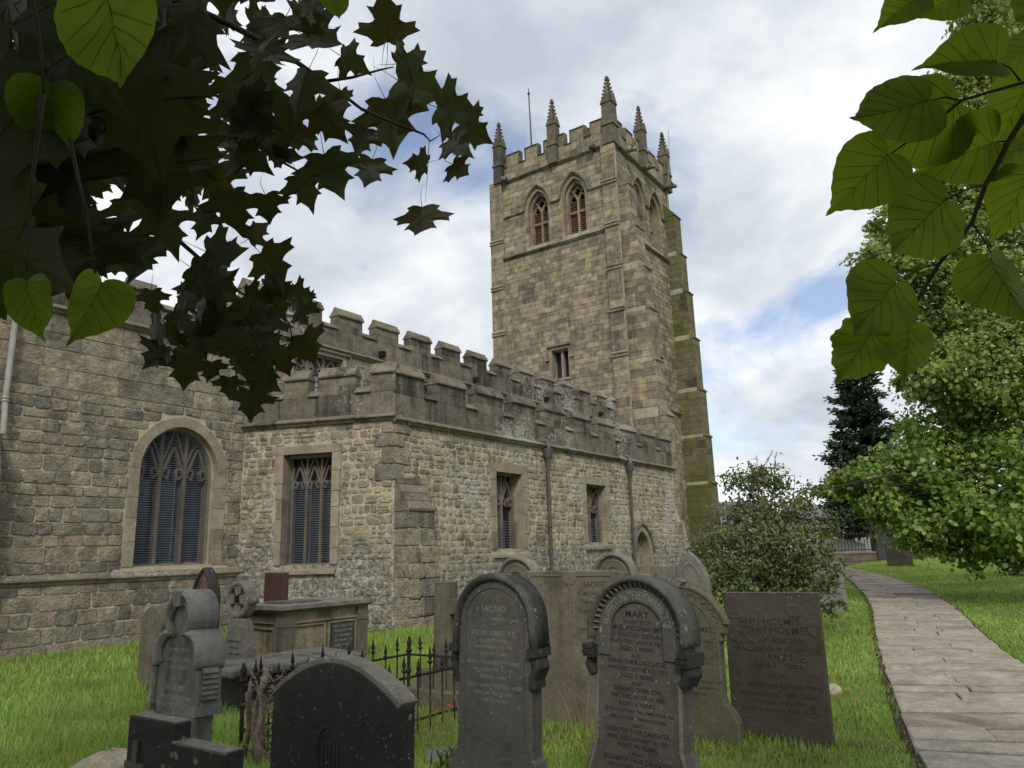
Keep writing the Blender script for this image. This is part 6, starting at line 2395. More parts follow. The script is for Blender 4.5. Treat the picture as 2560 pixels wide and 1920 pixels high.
# ---- big lime tree right of the path
lime = empty('lime_tree', (21.0, -5.2, terrain(21.0, -5.2)))
tag(lime, 'large flowering lime tree with drooping bright green branches over the bank', 'tree')
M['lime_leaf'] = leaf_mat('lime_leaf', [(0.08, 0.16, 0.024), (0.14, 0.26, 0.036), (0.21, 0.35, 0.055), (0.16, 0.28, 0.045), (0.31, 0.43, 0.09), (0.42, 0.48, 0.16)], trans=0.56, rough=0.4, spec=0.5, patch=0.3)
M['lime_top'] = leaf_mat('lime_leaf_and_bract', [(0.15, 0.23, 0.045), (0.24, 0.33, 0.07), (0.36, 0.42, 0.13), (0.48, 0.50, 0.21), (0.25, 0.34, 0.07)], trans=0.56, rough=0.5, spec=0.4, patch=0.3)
LIME_LOW = [(17.52, 3.94, 2.73, 0.168, 87, 0.85),
    (17.80, 3.72, 2.86, 0.24, 159, 0.85),
    (18.25, 3.45, 3.01, 0.432, 377, 0.85),
    (18.79, 3.10, 3.03, 0.72, 870, 0.85),
    (19.18, 2.52, 3.10, 0.84, 1087, 0.85),
    (18.32, 2.90, 2.47, 0.504, 551, 0.85),
    (18.83, 2.19, 2.45, 1.14, 1740, 0.85),
    (19.78, 1.57, 3.30, 1.32, 2175, 0.85),
    (18.62, 1.56, 2.01, 1.14, 1885, 0.85),
    (19.64, 0.92, 2.71, 1.32, 2175, 0.85),
    (20.67, 0.23, 3.46, 1.44, 2175, 0.85),
    (18.66, 0.39, 2.05, 1.2, 2175, 0.85),
    (18.17, 2.28, 1.84, 0.48, 522, 0.85),
    (18.51, 1.85, 1.68, 0.54, 652, 0.85),
    (18.93, 1.30, 1.56, 0.6, 797, 0.85),
    (18.67, 0.59, 1.54, 0.66, 942, 0.85),
    (18.24, -0.19, 2.28, 1.68, 1740, 0.85),
    (21.67, 0.58, 4.50, 1.44, 2175, 0.85),
    (21.08, 1.42, 4.53, 1.26, 1885, 0.85),
    (20.12, 1.88, 4.07, 0.78, 942, 0.85),
    (22.11, -0.25, 5.03, 1.68, 1740, 0.85),
    (19.68, -0.54, 3.49, 1.68, 1305, 0.85)]
LIME_TOP = [(19.00, 1.86, 5.07, 0.5, 816, 0.85),
    (19.25, 1.38, 5.37, 0.95, 1955, 0.85),
    (19.71, 0.73, 5.34, 1.4, 3060, 0.85),
    (20.21, -0.10, 5.63, 1.5, 3060, 0.85),
    (20.01, 1.57, 6.64, 0.8, 1445, 0.85),
    (20.39, 0.94, 6.89, 1.4, 3060, 0.85),
    (20.90, 0.04, 7.30, 1.6, 3400, 0.85),
    (19.87, 2.15, 7.99, 0.7, 1190, 0.85),
    (19.53, 2.38, 8.62, 0.6, 935, 0.85),
    (19.75, 1.41, 8.01, 1.1, 2380, 0.85),
    (20.26, 0.52, 8.42, 1.4, 3060, 0.85),
    (20.88, -0.44, 8.61, 1.6, 3060, 0.85),
    (19.61, 1.99, 9.35, 0.55, 850, 0.85),
    (19.93, 1.35, 9.78, 0.85, 1615, 0.85),
    (20.36, 0.57, 10.20, 1.2, 2550, 0.85),
    (20.94, -0.30, 10.29, 1.4, 2890, 0.85),
    (20.66, 0.44, 11.71, 0.8, 1445, 0.85),
    (21.12, -0.34, 12.04, 1.2, 2550, 0.85),
    (21.58, -1.04, 12.13, 1.3, 2380, 0.85),
    (20.50, 0.13, 13.10, 0.6, 935, 0.85),
    (20.85, -0.50, 13.43, 1.0, 2040, 0.85),
    (21.24, -1.19, 13.75, 1.3, 2380, 0.85),
    (21.11, -0.62, 15.05, 0.8, 1360, 0.85),
    (21.51, -1.32, 15.39, 1.3, 2210, 0.85),
    (21.24, -1.47, 9.90, 1.8, 2380, 0.85),
    (20.56, -1.07, 6.85, 1.8, 2380, 0.85),
    (21.93, -1.99, 13.26, 1.8, 2210, 0.85)]
rl = np.random.default_rng(71)
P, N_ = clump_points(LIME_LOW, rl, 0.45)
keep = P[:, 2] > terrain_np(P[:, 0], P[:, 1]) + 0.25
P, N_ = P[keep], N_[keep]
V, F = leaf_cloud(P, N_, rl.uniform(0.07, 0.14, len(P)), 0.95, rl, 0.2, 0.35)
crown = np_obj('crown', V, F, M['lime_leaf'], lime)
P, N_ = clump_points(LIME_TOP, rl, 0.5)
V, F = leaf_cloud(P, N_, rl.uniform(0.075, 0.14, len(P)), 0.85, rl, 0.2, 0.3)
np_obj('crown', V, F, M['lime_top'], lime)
# pale flower bracts hanging
P, N_ = clump_points([(a, b_, c_, d_ * 1.03, int(e * 0.16), f_) for a, b_, c_, d_, e, f_ in LIME_LOW], rl, 0.75)
M['bract'] = leaf_mat('pale_lime_bract', [(0.26, 0.28, 0.10), (0.34, 0.34, 0.14)], trans=0.4)
V, F = leaf_cloud(P, N_, rl.uniform(0.06, 0.10, len(P)), 0.28, rl, 0.1, 0.8)
np_obj('flower_bracts', V, F, M['bract'], lime)
mb = MB()
mb.tube([(21.0, -5.2, -0.3), (20.95, -5.1, 1.5), (21.1, -5.0, 5.0), (21.0, -4.8, 10.0), (21.1, -4.6, 16.0)], [0.6, 0.48, 0.42, 0.3, 0.1], 12)
mb.obj('trunk', M['bark'], lime, smooth=True)
rb = random.Random(3)
mb = MB()
for (a, b_, c_, d_, e, f_) in LIME_LOW + LIME_TOP:
    branch_tubes(mb, (21.0, -5.0, min(12.0, max(1.8, c_ * 0.75))), [(a, b_, c_)], 0.09, rb, 0.04)
mb.obj('limbs', M['bark'], lime, smooth=True)

# ---- flowering shrub by the path
bush = empty('flowering_shrub', (13.0, 3.95, terrain(13.0, 3.95)))
tag(bush, 'rounded flowering shrub with dull green leaves behind the tilted slate headstone', 'shrub')
M['bush_leaf'] = leaf_mat('shrub_leaf', [(0.07, 0.10, 0.03), (0.11, 0.15, 0.04), (0.15, 0.19, 0.052), (0.20, 0.215, 0.10), (0.13, 0.175, 0.035), (0.17, 0.14, 0.09)], trans=0.4, rough=0.42, spec=0.5, patch=0.35)
BUSH = [(13.29, 3.95, 2.35, 0.7, 1365, 0.85),
    (13.12, 4.34, 1.96, 0.6, 1102, 0.85),
    (13.64, 3.59, 1.98, 0.62, 1050, 0.85),
    (12.61, 4.54, 1.50, 0.55, 892, 0.85),
    (12.86, 3.98, 1.56, 0.85, 1890, 0.85),
    (13.36, 3.47, 1.46, 0.72, 1365, 0.85),
    (13.91, 3.23, 1.88, 0.38, 441, 0.85),
    (12.39, 4.65, 1.13, 0.5, 787, 0.85),
    (12.65, 4.12, 1.04, 0.7, 1260, 0.85),
    (13.02, 3.63, 0.95, 0.7, 1260, 0.85),
    (13.37, 3.23, 1.14, 0.48, 682, 0.85),
    (13.68, 3.09, 0.85, 0.24, 178, 0.85),
    (13.67, 3.03, 0.58, 0.2, 136, 0.85),
    (13.18, 3.96, 2.71, 0.4, 441, 0.85),
    (13.15, 4.36, 2.73, 0.26, 210, 0.85),
    (13.52, 3.79, 2.80, 0.32, 273, 0.85),
    (12.48, 4.79, 1.31, 0.3, 252, 0.85),
    (13.89, 3.43, 2.38, 0.3, 231, 0.85)]
P, N_ = clump_points(BUSH, rl, 0.35)
keep = P[:, 2] > 0.2
V, F = leaf_cloud(P[keep], N_[keep], rl.uniform(0.035, 0.10, keep.sum()), 0.55, rl, 0.25, 0.25)
np_obj('crown', V, F, M['bush_leaf'], bush)
mb = MB()
rb = random.Random(9)
for (a, b_, c_, d_, e, f_) in BUSH:
    branch_tubes(mb, (13.0 + rb.uniform(-.1, .1), 3.95 + rb.uniform(-.1, .1), 0.0), [(a + rb.uniform(-.2, .2), b_ + rb.uniform(-.2, .2), c_ + d_ * rb.uniform(0.3, 1.1))], 0.022, rb, 0.03)
for i in range(16):
    k = rb.choice(BUSH)
    branch_tubes(mb, (k[0], k[1], k[2]), [(k[0] + rb.uniform(-.5, .5), k[1] + rb.uniform(-.5, .5), k[2] + k[3] * rb.uniform(1.0, 1.35))], 0.006, rb, 0.02)
mb.obj('stems', M['bark'], bush)
M['pink'] = plain_mat('pink_petals', (0.55, 0.30, 0.32), 0.6, 0, 0.2, 0.2)
for i in range(9):
    k = rb.choice(BUSH)
    q = Vector((k[0] + rb.uniform(-1, 1) * k[3], k[1] + rb.uniform(-1, 1) * k[3], k[2] + rb.uniform(-.5, 1) * k[3]))
    q = Vector((k[0], k[1], k[2])) + (q - Vector((k[0], k[1], k[2]))).normalized() * k[3] * 1.02
    mb = MB()
    for j in range(5):
        a = 2 * math.pi * j / 5
        mb.add([tuple(q), tuple(q + Vector((-0.02, 0.013 * math.cos(a - .5), 0.013 * math.sin(a - .5)))), tuple(q + Vector((-0.015, 0.02 * math.cos(a), 0.02 * math.sin(a)))), tuple(q + Vector((-0.02, 0.013 * math.cos(a + .5), 0.013 * math.sin(a + .5))))], [(0, 1, 2, 3)])
    mb.obj('blossom', M['pink'], bush)

# ---- spruce beyond the railings
spruce = empty('spruce_tree', (44.0, 7.35, terrain(44, 7.35)))
tag(spruce, 'tall narrow dark spruce tree beyond the churchyard railings', 'tree')
M['needle'] = leaf_mat('spruce_needles', [(0.018, 0.034, 0.018), (0.028, 0.05, 0.025), (0.042, 0.068, 0.034)], trans=0.1, rough=0.6, spec=0.3, patch=0.3)
rs = np.random.default_rng(33)
SX, SY, SH = 44.0, 7.35, 12.4
PP, TT, SS = [], [], []
mb = MB()
for i in range(260):
    f_ = (i + rs.random()) / 260
    z0 = 1.9 + f_ * (SH - 2.0)
    L = (0.35 + 2.25 * (1 - f_) ** 0.75) * rs.uniform(0.75, 1.15)
    a = rs.uniform(0, 2 * np.pi)
    dr = rs.uniform(-0.25, 0.05)
    k = int(50 + 130 * (1 - f_))
    s_ = rs.random(k) ** 0.7
    px = SX + np.cos(a) * L * s_ + rs.normal(0, 0.10, k) * (0.4 + s_)
    py = SY + np.sin(a) * L * s_ + rs.normal(0, 0.10, k) * (0.4 + s_)
    pz = z0 + L * (dr * s_ + 0.28 * s_ ** 2) + rs.normal(0, 0.07, k) - 0.08 * rs.random(k)
    PP.append(np.stack([px, py, pz], 1))
    TT.append(np.stack([np.cos(a) + rs.normal(0, 0.5, k), np.sin(a) + rs.normal(0, 0.5, k), rs.normal(0.1, 0.5, k)], 1))
    mb.tube([(SX, SY, z0), (SX + math.cos(a) * L * 0.5, SY + math.sin(a) * L * 0.5, z0 + L * (dr * 0.5 + 0.07)), (SX + math.cos(a) * L, SY + math.sin(a) * L, z0 + L * (dr + 0.28))], [0.035, 0.022, 0.006], 4)
P = np.concatenate(PP)
T_ = np.concatenate(TT)
T_ /= np.linalg.norm(T_, axis=1, keepdims=True)
n = len(P)
s_ = np.cross(T_, rs.normal(size=(n, 3)))
s_ /= np.linalg.norm(s_, axis=1, keepdims=True)
L = rs.uniform(0.16, 0.36, n)[:, None]
O = np.empty((n, 4, 3))
O[:, 0] = P
O[:, 1] = P + T_ * L * 0.5 + s_ * L * 0.22
O[:, 2] = P + T_ * L
O[:, 3] = P + T_ * L * 0.5 - s_ * L * 0.22
np_obj('crown', O.reshape(-1, 3), np.arange(n * 4).reshape(-1, 4), M['needle'], spruce)
mb.tube([(SX, SY, -0.2), (SX, SY, SH * 0.6), (SX, SY, SH)], [0.24, 0.14, 0.015], 8)
mb.obj('trunk', M['bark'], spruce)

# ================================================================ beyond the churchyard: wall, railings, car, houses
M['far_stone'] = stone_mat('boundary_wall_stone', [(0.14, 0.11, 0.085), (0.17, 0.135, 0.10), (0.12, 0.10, 0.08)], stain=0.3, stain_scale=1.0)
FW = Frame((37.0, 9.4), (0.45, -1.0))
wz = 0.55
bw = empty('boundary_wall', (38.0, 7.0, 0.5))
tag(bw, 'low stone churchyard boundary wall carrying iron railings', 'wall')
mb = MB()
FW.box(mb, -0.5, 12.0, 0.2, 1.02, -0.3, 0.0)
wb = mb.obj('wall', M['far_stone'], bw)
stones(FW, bw, M['far_stone'], -0.5, 12.0, 0.35, 1.02, (0.28, 0.36), (0.6, 1.1), 'squared', [], 0.03, (0.01, 0.03), 0.015, limit=120, seed=301)
mb = MB()
FW.extrude(mb, [(0.05, 1.02), (0.05, 1.08), (-0.15, 1.14), (-0.35, 1.08), (-0.35, 1.02)], -0.5, 12.0)
mb.obj('coping', M['coping'], bw)
fr_ = empty('boundary_railings', (38.0, 7.0, 1.1))
tag(fr_, 'plain black iron railings on the boundary wall beyond the path', 'railings')
FM = Frame((FW.O + FW.N * -0.15).to_tuple()[:2], FW.U.to_tuple()[:2])
rm = None
for i in range(20):
    u = 0.15 + i * 0.145
    mb = MB()
    p = FM.p(u, 0, 0)
    mb.tube([(p[0], p[1], 1.1), (p[0], p[1], 2.02)], 0.015, 5)
    mb.obj('bar', M['iron'], fr_)
for z in (1.2, 1.92):
    mb = MB()
    mb.tube([FM.p(0.0, z, 0), FM.p(3.1, z, 0)], 0.018, 5)
    mb.obj('rail', M['iron'], fr_)
for u in (0.0, 3.1):
    mb = MB()
    p = FM.p(u, 0, 0)
    mb.box(p[0] - 0.07, p[0] + 0.07, p[1] - 0.07, p[1] + 0.07, 1.0, 2.2)
    mb.obj('post', M['iron'], fr_)
for k, (a, b_, zt, lab) in enumerate(((3.2, 4.0, 2.35, 'tall dark slate slab beside the boundary railings'), (4.05, 4.7, 1.95, 'middle dark slate slab against the boundary wall'), (4.8, 5.6, 2.1, 'dark slate slab partly under the lime branches'))):
    mb = MB()
    FM.box(mb, a, b_, 0.5, zt, 0.22, 0.30)
    o = mb.obj('slate_slab', M['g_plaque'], None)
    tag(o, lab, 'slab')
# stone step at the end of the wall
mb = MB()
FW.box(mb, -0.6, 1.6, 0.3, 0.62, 0.3, 0.8)
o = mb.obj('stone_step', M['far_stone'], None)
tag(o, 'low stone step below the boundary wall where the path ends', 'step')

# parked car behind the railings
car = empty('parked_car', (44.5, 10.2, 0.55))
car.rotation_euler = (0, 0, rad(100))
tag(car, 'pale parked car seen through the boundary railings', 'car')
M['paint'] = plain_mat('pale_car_paint', (0.62, 0.64, 0.68), 0.3, 0.0, 0.5, 0.05, 2.0, 0, 0.6)
M['carglass'] = plain_mat('car_glass', (0.02, 0.03, 0.04), 0.1, 0, 0.6, 0.1)
M['rubber'] = plain_mat('tyre_rubber', (0.02, 0.02, 0.02), 0.8)
FCR = Frame((0, -0.85), (1, 0))
body = [(-2.1, 0.35), (2.1, 0.35), (2.12, 0.62), (1.95, 0.85), (1.1, 0.95), (0.45, 1.42), (-1.0, 1.46), (-1.75, 1.0), (-2.1, 0.9)]
part('body', slab_geo(FCR, body, -1.7, 0.0, 0.08), M['paint'], car)
part('window', slab_geo(FCR, [(0.95, 0.97), (0.42, 1.34), (-0.95, 1.38), (-1.55, 1.0)], -0.02, 0.012, 0.004), M['carglass'], car)
for xx in (-1.3, 1.3):
    mb = MB()
    mb.tube([(xx, -0.88, 0.32), (xx, -0.68, 0.32)], 0.32, 16)
    w_ = lpart('wheel', mb, M['rubber'], car)
    mb = MB()
    mb.tube([(xx, -0.89, 0.32), (xx, -0.87, 0.32)], 0.2, 12)
    lpart('rim', mb, M['paint'], w_)

# houses
M['render_wall'] = plain_mat('grey_stone_house_wall', (0.30, 0.28, 0.25), 0.9, 0, 0.2, 0.3, 1.5)
M['slate_roof'] = plain_mat('slate_roof', (0.13, 0.125, 0.13), 0.7, 0, 0.3, 0.3, 2.0)
M['brick'] = stone_mat('red_chimney_brick', [(0.26, 0.10, 0.06), (0.22, 0.085, 0.055)], stain=0.2)
M['pot'] = plain_mat('terracotta_pot', (0.30, 0.13, 0.08), 0.8)


def house(label, x0, x1, y0, y1, zw, zr, chim, roofmat, wallmat):
    cx, cy = (x0 + x1) / 2, (y0 + y1) / 2
    h_ = empty('house', (cx, cy, 0))
    tag(h_, label, 'house')
    mb = MB()
    mb.box(x0, x1, y0, y1, -0.5, zw)
    mb.add([(x0, y0, zw), (x1, y0, zw), (x1, y1, zw), (x0, y1, zw), (cx, y0, zr - 0.1), (cx, y1, zr - 0.1)], [(0, 1, 4), (2, 3, 5)])
    mb.obj('walls', wallmat, h_)
    mb = MB()
    for s, xe in ((-1, x0), (1, x1)):
        e = xe + s * 0.35
        ze = zw - (zr - zw) * 0.35 / (abs(xe - cx))
        mb.add([(cx, y0 - 0.3, zr), (cx, y1 + 0.3, zr), (e, y1 + 0.3, ze), (e, y0 - 0.3, ze), (cx, y0 - 0.3, zr - 0.14), (cx, y1 + 0.3, zr - 0.14), (e, y1 + 0.3, ze - 0.14), (e, y0 - 0.3, ze - 0.14)],
               [(0, 1, 2, 3), (7, 6, 5, 4), (0, 3, 7, 4), (1, 5, 6, 2), (3, 2, 6, 7)])
    rf = mb.obj('roof', roofmat, h_)
    for (yc, hc) in chim:
        mb = MB()
        mb.box(cx - 0.45, cx + 0.45, yc - 0.7, yc + 0.7, zr - 1.0, zr + hc)
        mb.box(cx - 0.52, cx + 0.52, yc - 0.77, yc + 0.77, zr + hc, zr + hc + 0.15)
        ch_ = mb.obj('chimney', M['brick'], rf)
        for q in (-0.35, 0.35):
            mb = MB()
            mb.lathe(cx, yc + q, [(0.14, zr + hc + 0.15), (0.11, zr + hc + 0.6), (0.14, zr + hc + 0.65)], 8)
            mb.obj('chimney_pot', M['pot'], rf)
    for yy in np.arange(y0 + 1.2, y1 - 1.2, 2.4):
        for zz2 in (1.0, 3.4):
            if zz2 + 1.2 < zw:
                mb = MB()
                mb.box(x0 - 0.03, x0 + 0.05, yy, yy + 0.95, zz2, zz2 + 1.2)
                w_ = mb.obj('window', M['paint'], h_)
                for q in (0.06, 0.51):
                    mb = MB()
                    mb.box(x0 - 0.045, x0 - 0.025, yy + q, yy + q + 0.38, zz2 + 0.06, zz2 + 1.14)
                    mb.obj('pane', M['carglass'], w_)
    return h_


house('grey stone house with a red brick chimney behind the shrub', 72, 80, 12.5, 20.5, 3.1, 5.0, [(15.9, 1.0)], M['slate_roof'], M['render_wall'])
house('distant pale house with a dark chimney beside the spruce', 84, 92, 8.0, 16.6, 3.6, 5.6, [(14.4, 0.9)], M['slate_roof'], M['render_wall'])
house('low roofed house just right of the tower foot, mostly behind the shrub', 60, 67, 19.0, 26.0, 3.2, 5.2, [], M['slate_roof'], M['render_wall'])
mb = MB()
for k in range(3):
    mb.tube([(60, 11 + k * 1.2, 7.5 - k * .5), (66, 14 + k * 0.4, 6.4 - k * .3), (74, 18, 6.6 - k * .3)], 0.012, 4)
o = mb.obj('telephone_wires', M['iron'], None)
tag(o, 'thin telephone wires sagging above the distant rooftops', 'wire')

# hedge and distant trees closing the view
M['hedge'] = leaf_mat('hedge_leaf', [(0.02, 0.04, 0.012), (0.03, 0.055, 0.016), (0.045, 0.075, 0.02)], trans=0.3, patch=0.3)
HEDGE = [(48 + i * 1.6, 7.6 - i * 1.35, 1.3, 1.25, 1100, 0.9) for i in range(3, 14)]
P, N_ = clump_points(HEDGE, rl, 0.5)
V, F = leaf_cloud(P, N_, rl.uniform(0.10, 0.2, len(P)), 0.7, rl, 0.2)
o = np_obj('hedge', V, F, M['hedge'])
tag(o, 'dark green hedge beyond the boundary wall under the lime tree', 'hedge', kind='stuff')
UNDER = [(27 + i * 1.7, 0.6 - i * 0.6, 0.85, 0.85, 900, 0.8) for i in range(8)]
P, N_ = clump_points(UNDER, rl, 0.5)
V, F = leaf_cloud(P, N_, rl.uniform(0.06, 0.12, len(P)), 0.7, rl, 0.2)
o = np_obj('undergrowth', V, F, M['hedge'])
tag(o, 'dark undergrowth at the foot of the lime tree', 'undergrowth', kind='stuff')


# ================================================================ branches hanging close to the camera
def outline_leaf(name, half, veins, mats, fold=0.18, droop=0.25, holes=False, teeth=0.0, seed=1, ring=True):
    """leaf blade in local XY (stalk at origin, tip +Y), mirrored half outline, raised veins as a second material"""
    rnd = random.Random(seed)
    hv = list(half)
    if teeth:
        dense = []
        for i in range(len(hv) - 1):
            a, b_ = Vector(hv[i]), Vector(hv[i + 1])
            n_ = max(1, int((b_ - a).length / 0.055))
            for k in range(n_):
                q = a.lerp(b_, k / n_)
                t_ = (b_ - a).normalized()
                o_ = Vector((t_.y, -t_.x))
                dense.append(tuple(q + o_ * teeth * (1 if k % 2 else -0.2)))
        dense.append(hv[-1])
        hv = dense
    out = hv + [(-x_, y_) for x_, y_ in hv[-2:0:-1]]
    zf = lambda x_, y_: fold * abs(x_) - droop * (y_ ** 2) * 0.5 - 0.15 * x_ * x_ + 0.03 * math.sin(9 * y_ + 4 * x_)
    n_ = len(out)
    V_ = [(x_, y_, zf(x_, y_)) for x_, y_ in out]
    # inner ring keeps the curvature
    cy_ = 0.42
    ins = [(x_ * 0.5, cy_ * 0.5 + y_ * 0.5) for x_, y_ in out]
    V_ += [(x_, y_, zf(x_, y_)) for x_, y_ in ins]
    V_.append((0, cy_, zf(0, cy_)))
    F_ = []
    hole = set()
    if holes:
        hole = {i for i in range(n_) if rnd.random() < 0.22}
    for i in range(n_):
        j = (i + 1) % n_
        if i not in hole:
            F_.append((i, j, n_ + j, n_ + i))
        F_.append((n_ + i, n_ + j, 2 * n_))
    fm = [0] * len(F_)
    for poly in veins:
        for s in (1, -1):
            if s < 0 and all(abs(p[0]) < 1e-6 for p in poly):
                continue
            for i in range(len(poly) - 1):
                a, b_ = poly[i], poly[i + 1]
                a, b_ = (a[0] * s, a[1]), (b_[0] * s, b_[1])
                w0, w1 = 0.004 * (1 - 0.7 * i / len(poly)), 0.004 * (1 - 0.7 * (i + 1) / len(poly))
                d = Vector((b_[0] - a[0], b_[1] - a[1])).normalized()
                nx, ny = -d.y, d.x
                k = len(V_)
                for (q, w_) in ((a, w0), (b_, w1)):
                    for sg in (-1, 1):
                        V_.append((q[0] + nx * w_ * sg, q[1] + ny * w_ * sg, zf(*q) + 0.003))
                    V_.append((q[0], q[1], zf(*q) - 0.005))
                F_ += [(k, k + 1, k + 4, k + 3), (k, k + 3, k + 5, k + 2), (k + 1, k + 2, k + 5, k + 4)]
                fm += [1, 1, 1]
    # stalk
    me = bpy.data.meshes.new(name)
    me.from_pydata(V_, [], F_)
    for m_ in mats:
        me.materials.append(m_)
    me.polygons.foreach_set('material_index', np.array(fm, dtype=np.int32))
    me.polygons.foreach_set('use_smooth', np.ones(len(me.polygons), dtype=bool))
    me.update()
    return me


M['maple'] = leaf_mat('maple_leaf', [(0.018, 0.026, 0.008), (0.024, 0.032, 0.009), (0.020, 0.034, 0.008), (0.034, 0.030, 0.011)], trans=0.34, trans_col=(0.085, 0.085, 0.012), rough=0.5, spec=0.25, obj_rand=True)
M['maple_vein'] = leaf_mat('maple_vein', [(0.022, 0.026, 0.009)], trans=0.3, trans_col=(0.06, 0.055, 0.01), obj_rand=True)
M['linden'] = leaf_mat('linden_leaf', [(0.026, 0.050, 0.008), (0.032, 0.062, 0.010), (0.024, 0.056, 0.010)], trans=0.62, trans_col=(0.25, 0.34, 0.015), rough=0.55, spec=0.2, obj_rand=True)
M['linden_vein'] = leaf_mat('linden_vein', [(0.05, 0.09, 0.018)], trans=0.6, trans_col=(0.24, 0.33, 0.025), obj_rand=True)
M['twig'] = plain_mat('dark_twig', (0.035, 0.028, 0.018), 0.8, 0, 0.2, 0.4, 20)
M['petiole'] = plain_mat('leaf_stalk', (0.06, 0.05, 0.03), 0.6)
MAPLE_HALF = [(0.0, 0.02), (0.12, -0.06), (0.30, -0.12), (0.52, -0.09), (0.44, 0.03), (0.58, 0.13), (0.72, 0.16), (0.98, 0.22), (0.80, 0.33), (0.83, 0.47), (0.62, 0.44), (0.45, 0.47), (0.36, 0.52), (0.41, 0.64), (0.52, 0.80), (0.34, 0.79), (0.22, 0.90), (0.13, 1.0), (0.0, 1.27)]
MAPLE_VEINS = [[(0, 0.0), (0, 0.4), (0, 0.8), (0, 1.2)], [(0, 0), (0.3, 0.35), (0.48, 0.76)], [(0, 0), (0.4, 0.12), (0.92, 0.22)], [(0, 0.0), (0.25, -0.04), (0.48, -0.08)], [(0, 0.55), (0.12, 0.75), (0.2, 0.88)]]
LINDEN_HALF = [(0.0, 0.06), (0.07, -0.03), (0.20, -0.07), (0.36, -0.03), (0.47, 0.10), (0.52, 0.28), (0.49, 0.47), (0.40, 0.64), (0.27, 0.80), (0.13, 0.92), (0.05, 1.0), (0.0, 1.12)]
LINDEN_VEINS = [[(0, 0.05), (0, 0.35), (0, 0.7), (0, 1.05)], [(0, 0.06), (0.2, 0.10), (0.42, 0.12)], [(0, 0.10), (0.2, 0.24), (0.46, 0.38)], [(0, 0.25), (0.18, 0.42), (0.38, 0.60)], [(0, 0.42), (0.14, 0.58), (0.27, 0.76)], [(0, 0.6), (0.08, 0.74), (0.15, 0.88)]]
maple_me = [outline_leaf('maple_leaf', MAPLE_HALF, MAPLE_VEINS, [M['maple'], M['maple_vein']], f_, d_, seed=s_) for f_, d_, s_ in ((0.18, 0.35, 1), (0.38, 0.65, 2), (-0.22, 0.3, 3), (0.05, 0.95, 4))]
linden_me = [outline_leaf('linden_leaf', LINDEN_HALF, LINDEN_VEINS, [M['linden'], M['linden_vein']], f_, d_, teeth=0.010, seed=s_) for f_, d_, s_ in ((0.20, 0.35, 5), (0.55, 0.55, 6), (-0.10, 0.55, 7))]
linden_holed = outline_leaf('linden_leaf', [(x_ * (1 - 0.16 * (i % 2)), y_) for i, (x_, y_) in enumerate(LINDEN_HALF)], LINDEN_VEINS, [M['linden'], M['linden_vein']], 0.15, 0.3, False, 0.022, 8)


def hang_leaf(root, me, M16, twig_to=None, pr=0.0012):
    o_ = bpy.data.objects.new('leaf', me)
    m4 = Matrix([M16[0:4], M16[4:8], M16[8:12], (0, 0, 0, 1)])
    o_.matrix_world = m4
    COL.objects.link(o_)
    o_.parent = root
    o_.matrix_parent_inverse = Matrix.Translation(-root.location)
    return o_


